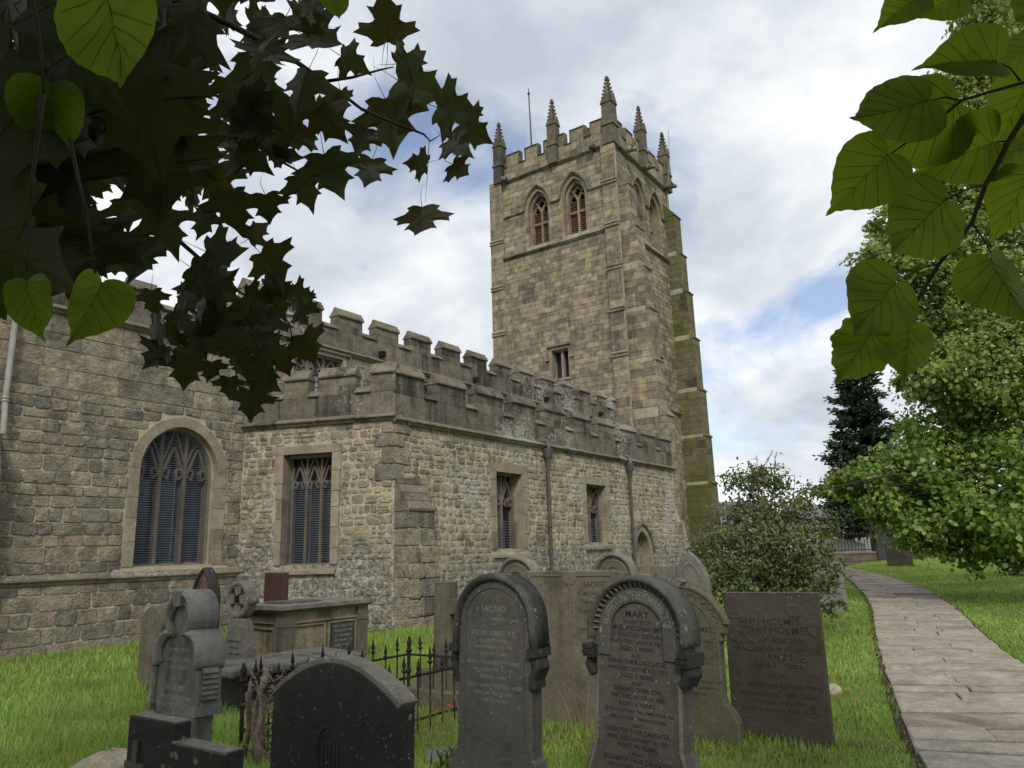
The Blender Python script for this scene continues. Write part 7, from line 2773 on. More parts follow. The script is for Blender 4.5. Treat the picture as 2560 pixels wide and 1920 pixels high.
maple = empty('maple_tree', (-1.5, 2.6, 0.0))
tag(maple, 'overhanging maple branches with dark pointed leaves, upper left', 'tree')
MAPLE_LEAVES = [
(3,(-.037,-.021,.099,1.302,.099,-.030,.030,1.299,.022,.101,.029,3.000)),
(1,(.038,-.007,.083,1.399,-.083,-.002,.038,1.260,-.001,-.091,-.007,2.526)),
(0,(-.041,.029,.047,.989,.027,-.040,.049,1.279,.048,.048,.013,2.850)),
(2,(.059,.044,.089,1.105,-.038,-.086,.067,1.422,.092,-.063,-.030,2.962)),
(0,(.001,.075,-.095,1.327,.043,-.089,-.070,1.284,-.113,-.033,-.027,2.887)),
(3,(.025,.036,-.048,1.221,0,-.052,-.039,1.186,-.060,.015,-.020,2.834)),
(0,(.011,.052,-.070,1.201,.020,-.070,-.048,1.032,-.085,-.010,-.021,2.636)),
(0,(-.002,.062,-.057,1.406,.046,-.047,-.053,1.129,-.070,-.033,-.032,2.730)),
(0,(-.028,.024,-.056,1.384,.027,-.051,-.035,1.153,-.055,-.037,.012,2.678)),
(1,(.040,.068,.106,1.326,-.126,.012,.040,1.332,.011,-.113,.068,2.849)),
(3,(-.002,-.041,-.040,1.464,-.015,.039,-.040,1.299,.056,.009,-.012,2.696)),
(3,(.011,.025,.049,1.411,-.038,-.034,.026,1.160,.041,-.038,.010,2.624)),
(3,(.052,.005,.058,1.348,-.057,.023,.049,1.401,-.014,-.075,.019,2.696)),
(0,(.069,.053,.053,1.145,-.061,-.001,.081,1.367,.043,-.087,.031,2.608)),
(3,(-.058,.046,-.041,1.253,.039,-.016,-.073,1.603,-.048,-.069,-.010,2.672)),
(0,(.048,.021,.049,1.158,-.052,.002,.050,1.622,.013,-.069,.016,2.581)),
(0,(-.037,.025,.076,1.172,.055,-.054,.044,1.657,.059,.065,.007,2.738)),
(3,(-.054,.034,-.057,.962,.064,.009,-.056,1.495,-.017,-.078,-.031,2.467)),
(3,(.015,.071,.061,1.058,-.004,-.061,.072,1.729,.094,-.014,-.007,2.408)),
(2,(-.018,-.010,-.099,1.027,.092,.038,-.021,1.294,.040,-.093,.003,2.751)),
(3,(-.005,.045,-.049,1.167,.026,-.044,-.043,1.337,-.061,-.022,-.014,2.894)),
(3,(.031,.063,.093,1.030,-.102,-.023,.050,1.534,.045,-.095,.049,2.916)),
(2,(-.025,.049,-.062,1.073,.062,-.028,-.047,1.306,-.049,-.061,-.028,2.677)),
(1,(-.071,-.001,-.072,1.107,.070,.024,-.069,1.452,.018,-.099,-.016,2.780)),
(0,(-.056,.035,-.076,.974,.078,-.014,-.064,1.500,-.033,-.094,-.019,2.743)),
(0,(-.034,.051,-.061,1.023,.028,-.054,-.061,1.561,-.075,-.044,.004,2.633)),
(2,(.017,.055,.043,1.187,.005,-.045,.056,1.635,.070,-.010,-.014,2.720)),
(2,(.010,.021,.057,1.261,-.061,.004,.009,1.442,-.001,-.058,.022,2.881)),
(2,(.052,-.004,.031,1.138,-.027,.025,.049,1.210,-.016,-.056,.019,2.617)),
(0,(.017,-.037,.062,1.210,-.046,.044,.039,1.512,-.056,-.048,-.013,2.756)),
(0,(-.005,.040,.038,.972,.010,-.037,.041,1.255,.055,.011,-.004,2.873)),
(0,(.031,-.021,.078,1.043,-.075,.023,.036,1.409,-.030,-.081,-.010,2.971)),
(0,(.023,.006,.057,.952,-.055,.019,.020,1.568,-.016,-.059,.012,2.436)),
(3,(-.061,.008,-.087,1.111,.086,-.013,-.061,1.803,-.015,-.105,.001,2.710)),
(2,(-.011,.057,-.085,1.014,.075,-.054,-.046,1.820,-.070,-.067,-.035,2.717)),
(3,(.036,.017,-.049,1.201,-.032,-.039,-.038,1.751,-.040,.046,-.014,2.499)),
(0,(.012,.044,.053,1.004,-.036,-.041,.042,1.706,.058,-.035,.016,2.341)),
(1,(.004,.070,.074,1.177,-.094,-.026,.030,1.657,.039,-.070,.064,2.423)),
(2,(0,.040,.038,1.243,-.013,-.037,.039,1.597,.054,-.009,.009,2.309)),
(2,(.028,.035,.036,1.394,-.013,-.036,.044,1.753,.049,-.029,-.010,2.355)),
(2,(.026,.022,.088,1.415,-.080,-.038,.033,1.759,.043,-.084,.009,2.262)),
(2,(.021,.021,.019,1.200,-.015,-.012,.029,1.518,.024,-.026,.001,2.223)),
(3,(-.027,.003,-.053,.993,.053,.004,-.027,1.867,.002,-.060,-.004,2.312)),
(3,(-.001,-.016,-.069,1.009,.035,.060,-.015,1.837,.062,-.035,.007,2.219)),
(2,(.023,-.017,.062,1.035,-.049,.038,.028,1.853,-.042,-.055,0,2.163)),
(0,(-.066,.009,-.045,1.074,.045,.026,-.061,1.806,.008,-.076,-.026,2.135)),
(3,(.037,.002,.047,1.244,-.047,-.003,.037,1.960,.003,-.060,0,2.177)),
(2,(-.042,.015,-.058,1.163,.059,.020,-.038,1.653,.009,-.069,-.024,2.031)),
(0,(.011,.051,.051,1.256,-.039,-.039,.048,1.769,.061,-.034,.022,2.106)),
(2,(.002,.027,-.054,1.150,.027,-.048,-.024,1.582,-.054,-.024,-.014,2.129)),
(1,(.046,.009,.027,1.215,-.028,.008,.045,1.826,.004,-.052,.012,2.103)),
(3,(-.023,.024,-.054,1.256,.017,-.053,-.031,1.783,-.057,-.026,.013,2.146)),
(3,(.008,.036,.080,1.228,.014,-.080,.034,1.964,.087,.009,-.013,2.475)),
(1,(.003,.045,-.040,1.142,.030,-.035,-.038,1.666,-.052,-.018,-.024,2.294)),
(3,(.051,.048,.031,1.186,-.020,-.023,.070,1.798,.053,-.054,-.003,2.298)),
(2,(-.015,-.016,-.065,1.133,.063,.018,-.019,1.819,.022,-.064,.011,2.317)),
(0,(-.002,-.016,-.059,1.070,.036,.047,-.014,1.803,.049,-.035,.008,2.314)),
(0,(.003,.043,-.046,1.124,.017,-.045,-.041,1.830,-.060,-.011,-.014,2.358)),
(1,(-.012,.046,-.042,1.248,.031,-.033,-.045,1.745,-.054,-.029,-.016,2.280)),
(3,(-.035,.028,-.048,1.074,.055,.008,-.036,1.643,-.009,-.059,-.028,2.157)),
(3,(-.056,-.025,-.040,1.214,.031,.028,-.060,1.955,.036,-.063,-.011,2.280)),
(2,(-.026,.012,-.060,1.178,.053,-.028,-.029,1.696,-.031,-.059,.001,2.210)),
(3,(-.038,-.009,-.040,1.088,.017,.046,-.027,1.879,.037,-.031,-.028,2.217)),
(2,(-.011,.025,-.050,1.100,.056,.007,-.009,1.624,.003,-.051,-.026,2.106)),
(1,(-.010,-.049,.059,1.051,-.027,.058,.043,2.169,-.072,-.015,-.025,3.261)),
(3,(-.072,.046,-.042,.942,.033,-.026,-.085,1.778,-.053,-.079,.004,2.491)),
(1,(-.042,-.038,-.068,.795,.034,.060,-.055,2.034,.070,-.053,-.014,2.547)),
(3,(.025,-.022,-.066,.922,-.012,.068,-.027,1.297,.069,.020,.019,2.755)),
(2,(.012,.010,.085,.960,-.081,.028,.008,1.749,-.027,-.081,.013,3.234)),
(0,(.042,.008,.079,.873,-.077,-.014,.043,2.226,.016,-.088,0,3.382)),
(1,(.047,-.022,.056,1.231,-.059,.002,.049,2.213,-.015,-.073,-.016,3.140)),
(1,(.052,.040,.038,.949,-.052,.019,.052,2.130,.018,-.061,.040,2.974)),
(3,(.066,-.016,.031,1.037,-.029,.010,.068,1.634,-.019,-.072,.003,2.730)),
(1,(.034,.008,.081,.970,-.064,.057,.021,2.613,-.050,-.067,.028,2.603)),
(3,(.036,.021,.080,.849,-.083,.012,.034,1.661,-.003,-.087,.024,2.346)),
(3,(.032,.057,.045,.655,-.066,.003,.044,1.886,.030,-.055,.049,2.484)),
(1,(.020,-.061,.045,.897,.009,.048,.061,1.668,-.075,-.010,.019,2.470)),
(3,(-.071,.002,-.047,1.567,.039,.050,-.057,2.367,.026,-.069,-.043,3.445)),
(0,(.013,.062,.042,1.134,-.048,-.025,.053,2.363,.057,-.036,.035,3.314)),
(3,(-.040,.003,-.068,.884,.067,-.009,-.040,2.510,-.009,-.079,.002,2.876)),
(1,(.036,.024,.058,1.011,-.062,.025,.029,2.781,-.011,-.064,.033,3.613)),
(3,(.008,.058,-.060,1.336,.059,-.046,-.037,1.639,-.059,-.039,-.045,2.947)),
(3,(-.045,-.058,-.063,1.251,-.015,.075,-.059,2.067,.084,-.018,-.044,3.319)),
(2,(.061,-.023,.054,1.106,-.051,.018,.065,2.030,-.030,-.079,-.001,3.423)),
(0,(-.059,.042,-.068,1.522,.072,-.009,-.068,2.542,-.035,-.090,-.025,3.204)),
(0,(.037,.047,.070,1.020,-.084,.028,.025,2.286,-.008,-.073,.054,3.005)),
(3,(-.004,.057,.072,.928,-.017,-.071,.055,2.519,.090,-.011,.014,3.549)),
(2,(.016,.031,.072,.946,-.079,.005,.015,1.962,.001,-.074,.032,2.587)),
(0,(-.036,.013,-.079,1.114,.075,.036,-.028,2.129,.028,-.079,-.026,2.799)),
(0,(.043,.016,.076,.911,-.067,-.037,.045,1.331,.039,-.079,-.006,2.951)),
(1,(-.041,.058,-.034,.945,.031,-.020,-.070,2.097,-.060,-.049,-.013,2.528)),
(2,(-.048,.030,-.052,.631,.041,-.032,-.056,1.760,-.044,-.063,.004,2.915)),
(3,(-.023,.028,-.063,1.005,.067,.026,-.012,2.947,.018,-.062,-.034,3.326)),
(3,(-.039,.013,-.091,1.007,.063,.076,-.016,3.109,.067,-.064,-.037,3.303)),
(3,(-.006,-.024,-.095,.825,.098,-.003,-.006,2.416,-.002,-.095,.024,3.366)),
(0,(.061,.004,.043,1.362,-.041,.031,.055,2.460,-.015,-.068,.028,2.976)),
(0,(0,-.019,-.084,.597,.077,.037,-.008,1.771,.038,-.075,.016,2.832)),
(2,(.077,.019,.056,.912,-.046,-.038,.077,2.483,.037,-.088,-.021,2.735)),
(1,(-.005,.049,.063,.974,.062,-.036,.034,2.103,.049,.051,-.036,2.809)),
(2,(-.001,-.025,.071,1.150,-.028,.066,.023,2.104,-.069,-.026,-.010,3.133)),
(2,(.020,.051,.052,1.004,-.030,-.043,.054,2.001,.066,-.035,.009,3.228)),
(2,(.030,.019,.072,.805,-.044,-.058,.034,1.612,.060,-.052,-.011,2.723)),
(2,(.032,.029,.082,.684,-.079,.046,.014,1.910,-.036,-.075,.041,2.663)),
(0,(.054,.017,.080,1.154,-.062,.070,.027,2.301,-.052,-.066,.050,2.897)),
(0,(-.048,.039,-.076,.718,.072,-.029,-.060,2.199,-.046,-.085,-.015,2.735)),
(0,(-.005,.055,-.084,.978,.062,-.064,-.045,1.501,-.079,-.054,-.031,2.719)),
(2,(-.071,.007,-.071,1.186,.059,.062,-.053,2.645,.040,-.079,-.048,3.028)),
(1,(.023,.023,-.074,1.191,.040,-.070,-.010,2.195,-.067,-.034,-.031,3.569)),
(2,(-.001,.055,.051,.811,-.006,-.051,.055,1.993,.075,-.004,.005,2.510)),
(0,(-.047,-.047,-.054,1.084,.030,.045,-.065,1.817,.064,-.055,-.008,3.089)),
(0,(-.031,.048,-.066,.953,.081,.017,-.026,1.916,-.002,-.071,-.051,2.473)),
(1,(-.070,.024,-.039,1.084,.041,.003,-.072,1.906,-.020,-.079,-.014,3.002)),
(2,(-.027,.041,.080,1.351,-.023,-.084,.035,2.030,.087,-.009,.034,3.452)),
(2,(-.006,.015,.094,.863,-.073,.060,-.015,1.630,-.061,-.073,.008,2.781)),
(3,(.081,-.007,.037,.966,-.037,-.016,.079,1.382,.001,-.087,-.018,2.820)),
(3,(.008,-.010,.100,1.247,-.098,-.022,.005,2.552,.022,-.098,-.011,2.830)),
(3,(.068,.027,.047,.730,-.054,.026,.064,2.166,.006,-.079,.037,2.510)),
(1,(.027,.074,.044,.828,-.002,-.046,.078,2.201,.086,-.024,-.012,3.320)),
(0,(.029,.025,.065,.811,-.069,-.003,.031,1.681,.013,-.071,.022,2.593)),
(2,(.029,.065,.047,.821,-.019,-.043,.071,1.723,.078,-.035,0,2.892)),
(2,(.075,.016,.053,1.130,-.053,-.004,.077,2.951,.016,-.092,.006,2.965)),
(0,(.009,.064,.035,1.000,-.041,-.025,.056,2.789,.060,-.026,.032,3.391)),
(0,(-.026,.021,.073,1.496,-.036,-.072,.008,2.607,.067,-.030,.033,3.018)),
(1,(.031,.064,.054,.709,-.068,-.014,.056,2.159,.049,-.060,.043,2.910)),
(0,(.077,.045,.024,.999,-.044,.036,.072,1.925,.025,-.072,.052,3.181)),
(3,(-.022,.060,.067,1.472,-.010,-.070,.060,2.589,.089,.006,.023,3.049)),
(0,(-.005,.041,-.077,.891,.082,.027,.009,1.594,.028,-.072,-.040,3.091)),
(2,(-.062,.006,-.055,1.051,.052,.034,-.055,2.257,.019,-.075,-.029,2.912)),
(0,(-.069,.029,-.038,1.257,.048,.041,-.055,2.232,0,-.067,-.050,3.194)),
(1,(.064,.006,.052,1.080,-.052,.008,.063,1.659,-.001,-.082,.010,2.761)),
(0,(.004,-.042,.092,1.537,-.053,.077,.038,2.230,-.086,-.049,-.018,3.540)),
(1,(-.027,.014,-.083,1.157,.071,.051,-.014,2.327,.046,-.071,-.026,2.879)),
(2,(.071,.017,.030,1.121,-.034,.026,.067,2.651,.005,-.073,.031,2.856)),
(2,(-.066,-.012,-.035,1.213,.030,.023,-.065,2.887,.021,-.071,-.015,3.490)),
(1,(.053,.013,-.069,.969,-.017,-.081,-.028,2.571,-.068,.030,-.046,3.570)),
(2,(-.054,.041,-.066,.805,.077,.036,-.041,1.356,.008,-.077,-.054,2.931)),
(3,(-.039,-.014,-.064,.704,.061,.018,-.041,1.683,.023,-.073,.002,3.003)),
(0,(.028,.053,.056,.918,-.067,-.013,.046,2.559,.039,-.061,.039,3.283)),
(1,(.035,-.042,.083,1.233,-.070,.046,.053,2.769,-.061,-.077,-.014,3.428)),
(0,(-.002,.071,-.052,1.249,.080,-.019,-.029,2.326,-.035,-.048,-.064,3.582)),
(0,(.001,.040,.070,.683,-.051,-.054,.031,1.706,.062,-.045,.024,2.576)),
(0,(.005,-.029,.081,1.012,-.061,.056,.024,1.829,-.060,-.059,-.018,3.280)),
(2,(-.054,.050,-.064,.976,.028,-.061,-.071,2.397,-.076,-.057,.019,3.318)),
(0,(.028,.036,.069,1.068,-.078,.017,.022,2.186,-.004,-.073,.039,3.078)),
(1,(.002,-.046,-.084,1.284,.049,.072,-.039,2.173,.082,-.043,.025,3.401)),
(0,(-.002,.015,.082,1.134,-.073,-.040,.005,1.843,.040,-.072,.014,3.273)),
(3,(-.014,.043,-.058,1.287,-.027,-.058,-.036,2.078,-.066,.014,.027,3.086)),
(3,(-.043,-.043,-.052,.964,.033,.041,-.061,2.075,.059,-.054,-.004,3.112)),
(0,(-.043,.044,-.063,.921,.065,-.019,-.057,2.486,-.042,-.074,-.023,3.480)),
(2,(.067,.022,.028,1.374,-.035,.027,.061,2.364,.008,-.067,.034,3.636)),
(2,(.015,.024,.075,1.139,-.077,-.012,.019,2.652,.017,-.076,.021,3.197)),
(3,(-.062,-.023,-.075,.794,.043,.070,-.057,1.720,.065,-.068,-.033,2.817)),
(2,(-.041,-.021,-.062,.940,.064,.002,-.043,2.109,.013,-.074,.016,3.227)),
(0,(.005,-.034,-.066,.728,.033,.060,-.029,2.046,.067,-.027,.020,3.042)),
(1,(-.019,-.025,-.080,.913,.072,.037,-.029,2.470,.043,-.073,.013,3.408)),
(3,(-.001,.050,.069,1.391,-.051,-.056,.039,2.521,.069,-.041,.030,3.272)),
(1,(.050,.067,.047,.960,-.021,-.043,.083,1.988,.079,-.054,-.008,2.466)),
(3,(-.060,.004,-.047,1.183,.044,.032,-.054,2.563,.017,-.069,-.027,3.853)),
(0,(-.038,.052,-.063,.638,-.002,-.070,-.057,1.951,-.082,-.022,.030,3.052)),
(1,(.005,-.039,.075,1.032,-.078,.028,.019,1.485,-.034,-.070,-.034,2.688)),
(2,(.006,-.012,.078,.885,-.057,.054,.013,2.593,-.055,-.057,-.004,3.096)),
(2,(-.048,.013,-.080,1.278,.071,-.040,-.048,1.876,-.041,-.085,.011,3.341)),
(3,(.025,-.005,.069,.963,-.019,.070,.012,1.896,-.066,-.022,.022,3.254)),
(0,(.017,-.029,.088,.916,-.079,.043,.030,2.403,-.050,-.079,-.017,3.552)),
(3,(-.027,.041,-.082,1.052,-.009,-.086,-.040,2.848,-.091,-.004,.029,3.315)),
(3,(.064,.016,.043,.870,-.044,.004,.065,1.635,.011,-.077,.012,3.116)),
(3,(.025,.041,.080,.739,-.085,-.014,.035,1.681,.028,-.083,.034,2.816)),
(2,(.026,.032,-.062,1.392,.051,-.053,-.007,2.283,-.047,-.041,-.041,3.629)),
(0,(-.014,-.063,-.063,1.350,.052,.047,-.058,2.327,.073,-.045,.029,3.752)),
(3,(-.027,.050,-.080,.765,.087,-.020,-.041,1.799,-.037,-.082,-.039,2.653)),
(1,(-.001,-.003,-.095,1.312,.068,.066,-.003,1.855,.066,-.068,.002,3.369)),
(0,(.021,.018,.067,1.362,-.069,-.004,.023,1.955,.009,-.070,.016,3.641)),
(3,(-.008,-.004,.081,1.183,.048,-.066,.001,2.137,.065,.047,.009,3.026)),
(1,(.041,.044,.042,1.078,-.041,-.017,.058,1.916,.045,-.056,.016,3.019)),
(1,(.004,-.044,-.090,.934,.010,.090,-.044,1.952,.100,-.007,.008,3.042)),
(0,(-.082,.014,-.033,1.389,.035,.045,-.069,1.988,.006,-.076,-.047,3.238)),
(1,(-.080,-.027,-.047,1.001,.048,.002,-.083,2.376,.025,-.092,.012,2.965)),
(2,(-.049,.030,-.060,.745,.042,-.044,-.056,1.550,-.052,-.064,.011,2.941)),
(0,(.036,.039,.080,.637,-.079,-.025,.048,1.874,.041,-.084,.023,2.964)),
(1,(.050,.042,.054,1.135,-.067,.019,.047,1.809,.011,-.071,.044,3.013)),
(1,(-.030,.017,-.072,1.085,.060,.051,-.012,2.634,.043,-.059,-.032,3.350)),
(2,(-.014,.047,-.059,1.124,.062,-.027,-.037,2.937,-.043,-.055,-.033,3.185)),
(2,(.039,.027,.066,.947,-.071,.010,.039,2.018,.005,-.076,.028,2.950)),
(1,(.017,-.007,.076,.757,-.074,.018,.018,1.773,-.019,-.076,-.003,2.704)),
(2,(.023,.063,-.033,.638,.046,-.040,-.043,1.840,-.054,-.007,-.051,2.985)),
(3,(-.012,-.032,-.068,1.040,.063,.033,-.027,1.812,.040,-.060,.021,2.744)),
(1,(-.014,.057,-.062,.944,.084,.002,-.017,2.145,-.010,-.063,-.056,3.252)),
(3,(.015,.072,.060,.905,-.065,-.036,.060,2.954,.068,-.050,.044,3.262)),
(3,(-.013,-.015,-.075,1.285,.074,.018,-.016,2.204,.020,-.074,.011,3.248)),
(2,(.021,.103,.051,.511,-.027,-.046,.104,1.430,.112,-.030,.015,2.458)),
(1,(-.001,.037,-.114,.628,.096,-.069,-.023,1.284,-.072,-.091,-.029,2.582)),
(2,(.034,.019,.114,.647,-.107,.048,.024,1.542,-.042,-.108,.030,2.875)),
(1,(.038,.020,.076,.513,-.071,-.027,.042,1.501,.033,-.080,.005,2.627)),
(0,(.044,.066,.094,.494,-.102,-.024,.064,1.160,.053,-.101,.046,2.549)),
(1,(-.038,-.048,-.085,.544,-.025,.093,-.041,1.068,.095,.005,-.045,2.363)),
(2,(-.068,.042,-.080,.491,.077,-.025,-.079,1.424,-.046,-.102,-.013,2.188)),
(1,(.043,.056,.054,.564,-.047,-.030,.069,1.534,.062,-.062,.015,2.681)),
(3,(-.089,.035,-.044,.738,.049,.010,-.092,1.410,-.027,-.098,-.025,2.468)),
(0,(-.036,-.072,.089,.450,.075,.056,.075,1.076,-.087,.078,.027,2.447)),
(2,(.054,.080,.067,.514,-.086,-.008,.079,1.531,.058,-.086,.055,2.784)),
(1,(.088,-.008,.054,.582,-.052,.019,.088,1.604,-.017,-.101,.012,2.680)),
(2,(.079,.019,.076,.704,-.068,-.037,.080,1.354,.039,-.103,-.015,2.602)),
(2,(.070,-.011,.100,.470,-.099,-.028,.066,1.161,.017,-.119,-.025,2.246)),
(0,(.029,.021,-.097,.574,.046,-.092,-.006,1.633,-.088,-.041,-.036,2.743)),
(0,(-.049,-.007,-.100,.502,.100,.010,-.050,1.362,.012,-.111,.002,2.391)),
(3,(-.014,.068,.099,.337,-.048,-.095,.058,.881,.110,-.033,.038,2.271)),
(0,(-.056,.052,-.058,.505,.066,-.006,-.069,1.011,-.041,-.081,-.032,2.313)),
(1,(.052,.041,-.094,.369,.056,-.100,-.012,1.081,-.086,-.040,-.065,2.049)),
(3,(-.030,.023,-.106,.559,.107,.026,-.025,1.408,.019,-.107,-.028,2.577)),
(2,(-.039,.003,-.105,.308,.105,.002,-.039,.990,.001,-.112,-.003,2.143)),
(3,(.066,.035,.065,.407,-.030,-.067,.067,1.403,.067,-.064,-.034,2.394)),
(1,(-.024,-.012,-.104,.434,.104,-.011,-.023,1.030,-.008,-.106,.014,2.367)),
(2,(.095,.035,.047,.473,-.034,-.039,.099,1.192,.047,-.099,-.023,2.328)),
(2,(.073,.034,.052,.548,-.053,-.007,.080,1.599,.032,-.090,.013,2.366)),
(2,(.042,.023,.113,.495,-.056,-.101,.042,1.087,.101,-.066,-.024,2.450)),
(2,(.008,-.060,.106,.606,-.036,.100,.059,1.154,-.116,-.036,-.011,2.436)),
(3,(-.028,.045,-.070,.580,.083,.007,-.029,1.538,-.009,-.075,-.045,2.494)),
(2,(.089,.048,.030,.744,-.052,.047,.079,1.381,.023,-.081,.064,2.537)),
(0,(.064,.028,.100,.586,-.098,.054,.048,1.499,-.033,-.105,.051,2.387)),
(0,(-.047,-.018,-.074,.633,.056,.050,-.048,1.482,.051,-.072,-.015,2.301)),
(3,(-.032,.058,.082,.303,-.061,-.080,.032,1.060,.080,-.038,.058,2.354)),
(1,(.072,.035,.057,.418,-.026,-.062,.071,.927,.062,-.067,-.036,2.257)),
(2,(-.016,.045,.073,.433,.056,-.050,.043,1.271,.064,.055,-.020,2.338)),
(3,(.076,0,.060,.413,-.055,-.039,.070,1.123,.024,-.089,-.030,2.327)),
(3,(-.048,.033,-.085,.519,.048,-.073,-.055,1.643,-.078,-.065,.019,2.337)),
(0,(-.077,-.020,-.087,.393,.057,.078,-.068,1.218,.069,-.087,-.041,2.168)),
(3,(.005,.070,.055,.420,-.047,-.045,.061,1.445,.075,-.032,.035,2.473)),
(3,(.023,-.009,-.104,.380,.041,.098,.001,.901,.096,-.040,.025,2.354)),
(3,(.016,.099,.060,.413,.022,-.062,.096,1.123,.114,-.001,-.027,2.343)),
(3,(.016,-.018,-.099,.449,-.064,-.079,.005,1.206,-.078,.061,-.024,2.478)),
(0,(.035,-.100,-.060,.350,-.014,.059,-.106,.869,.116,.038,.005,2.106)),
(0,(-.086,.022,-.066,.576,.026,-.087,-.064,1.418,-.064,-.065,.062,2.206)),
(3,(-.085,.053,-.053,.389,.063,.007,-.094,.842,-.041,-.100,-.034,2.202)),
(3,(.028,.003,.084,.416,-.067,.054,.020,1.044,-.050,-.070,.019,2.225)),
(3,(.001,.023,-.090,.546,.007,-.090,-.023,1.547,-.093,-.006,-.003,2.399)),
(2,(-.034,-.054,-.070,.530,.057,.044,-.061,.930,.067,-.064,.017,2.412)),
(3,(.002,.061,.072,.651,-.055,-.057,.050,1.305,.076,-.043,.035,2.480)),
(1,(.007,-.072,-.073,.497,.028,.072,-.068,1.138,.099,-.015,.025,2.301)),
(3,(.075,.051,.080,.536,-.091,.009,.079,1.051,.027,-.109,.044,2.252)),
(2,(.076,.032,.068,.418,-.073,.007,.078,1.095,.019,-.102,.027,2.183)),
(0,(-.043,.069,-.039,.464,.039,-.020,-.079,1.109,-.069,-.055,-.020,2.409)),
(3,(-.089,-.063,-.036,.409,.013,.044,-.106,1.082,.071,-.086,-.027,2.167)),
(1,(-.010,.021,-.084,.514,.086,-.010,-.012,1.631,-.012,-.084,-.020,2.804)),
(1,(.015,.031,.098,.568,-.096,.038,.003,1.428,-.035,-.091,.034,2.472)),
(2,(.067,-.015,.086,.631,-.042,.089,.049,1.668,-.076,-.063,.049,2.607)),
(2,(-.047,.034,-.076,.501,.025,-.077,-.051,1.169,-.079,-.045,.029,2.114)),
(0,(.023,-.039,-.097,.486,.007,.100,-.038,.872,.105,.002,.024,2.256)),
(2,(-.072,.049,-.079,.433,.054,-.059,-.086,1.464,-.075,-.089,.014,2.660)),
(0,(-.013,.052,-.107,.306,.114,-.026,-.026,.851,-.034,-.105,-.047,2.232)),
(0,(.005,.066,-.081,.590,-.040,-.073,-.063,1.213,-.096,.034,.022,2.262)),
(1,(-.027,.091,-.061,.691,.011,-.061,-.095,1.681,-.109,-.028,.006,2.297)),
(1,(-.068,.034,-.051,.317,.054,-.003,-.074,.908,-.029,-.085,-.017,2.348)),
(3,(.047,-.056,-.070,.490,-.031,.064,-.072,1.109,.084,.055,.013,2.026)),
(2,(-.050,-.027,-.075,.523,.077,.006,-.054,1.313,.020,-.090,.019,2.601)),
(1,(.075,.035,.057,.374,-.039,-.047,.080,1.023,.055,-.081,-.022,2.026)),
(0,(-.003,.025,.092,.488,-.077,-.054,.012,1.311,.056,-.074,.022,2.575)),
(0,(-.023,-.025,-.082,.652,.046,.068,-.034,1.194,.072,-.051,-.004,2.346)),
(1,(.056,-.007,.084,.663,-.083,-.022,.054,1.226,.014,-.099,-.018,2.384)),
(0,(.070,.030,.059,.572,-.066,.042,.057,1.121,-.008,-.082,.051,2.379)),
(2,(.075,.052,.063,.465,-.081,.038,.065,1.651,.009,-.090,.064,2.891)),
(3,(-.042,.043,-.099,.455,.081,-.058,-.060,1.589,-.072,-.091,-.009,2.509)),
(1,(-.008,.086,.062,.293,-.063,-.054,.067,.948,.085,-.032,.055,1.964)),
(3,(-.034,-.027,-.108,.677,.102,.036,-.041,1.698,.043,-.107,.013,2.413)),
(1,(.023,-.011,.061,1.388,-.009,.064,.015,1.946,-.062,-.013,.021,2.267)),
(1,(-.040,.044,-.043,1.276,.055,.003,-.048,1.882,-.027,-.059,-.035,2.348)),
(3,(.054,.036,.065,1.273,-.069,-.004,.060,2.119,.027,-.084,.025,2.498)),
(2,(-.006,.055,-.058,1.202,.031,-.051,-.052,1.668,-.073,-.027,-.017,2.340)),
(2,(.037,.049,.060,1.357,-.059,-.026,.057,2.306,.051,-.066,.023,2.318)),
(1,(.068,.003,.041,1.539,-.041,-.001,.068,2.098,.003,-.080,0,2.332)),
(2,(-.018,.056,-.028,1.480,.017,-.023,-.058,2.136,-.060,-.024,-.008,2.333)),
(2,(-.049,.002,-.077,1.123,.072,-.029,-.047,1.856,-.026,-.086,.014,2.251)),
(3,(.028,.056,.059,1.345,-.072,-.011,.045,2.227,.036,-.064,.044,2.494)),
(2,(-.030,.054,-.056,1.446,.036,-.044,-.062,2.183,-.070,-.046,-.007,2.444)),
(1,(-.005,.038,.081,1.316,-.048,-.069,.030,1.886,.075,-.042,.024,2.344)),
(1,(.026,.027,.080,1.402,-.064,-.048,.037,2.062,.055,-.069,.005,2.422)),
(2,(-.063,-.011,-.059,1.227,.060,.004,-.063,1.698,.011,-.086,.005,2.273)),
(2,(-.070,.004,-.046,1.233,.042,-.027,-.067,1.792,-.018,-.079,.020,2.335)),
(2,(.013,.014,-.071,1.193,.034,-.064,-.006,2.079,-.063,-.032,-.018,2.391)),
(2,(.030,.026,.054,1.378,-.034,-.043,.040,2.093,.050,-.045,-.006,2.296)),
(1,(-.052,.035,-.050,1.369,.047,-.020,-.062,1.866,-.040,-.069,-.008,2.411)),
(3,(-.035,-.007,-.062,1.261,.045,.046,-.031,1.948,.043,-.054,-.018,2.455)),
(1,(-.016,.059,.059,1.295,-.044,-.056,.045,1.835,.070,-.023,.041,2.236)),
(1,(.015,.060,.030,1.211,.014,-.033,.059,1.682,.066,-.007,-.020,2.343)),
(0,(-.005,.029,-.075,1.497,.021,-.072,-.030,2.193,-.078,-.022,-.003,2.437)),
(3,(-.078,-.017,-.043,1.319,.043,.004,-.080,2.060,.017,-.089,.005,2.463)),
(3,(.025,.052,.064,1.140,-.079,-.006,.035,1.788,.026,-.069,.046,2.260)),
(2,(.012,.014,-.075,1.141,.061,-.048,.001,1.843,-.047,-.059,-.019,2.286)),
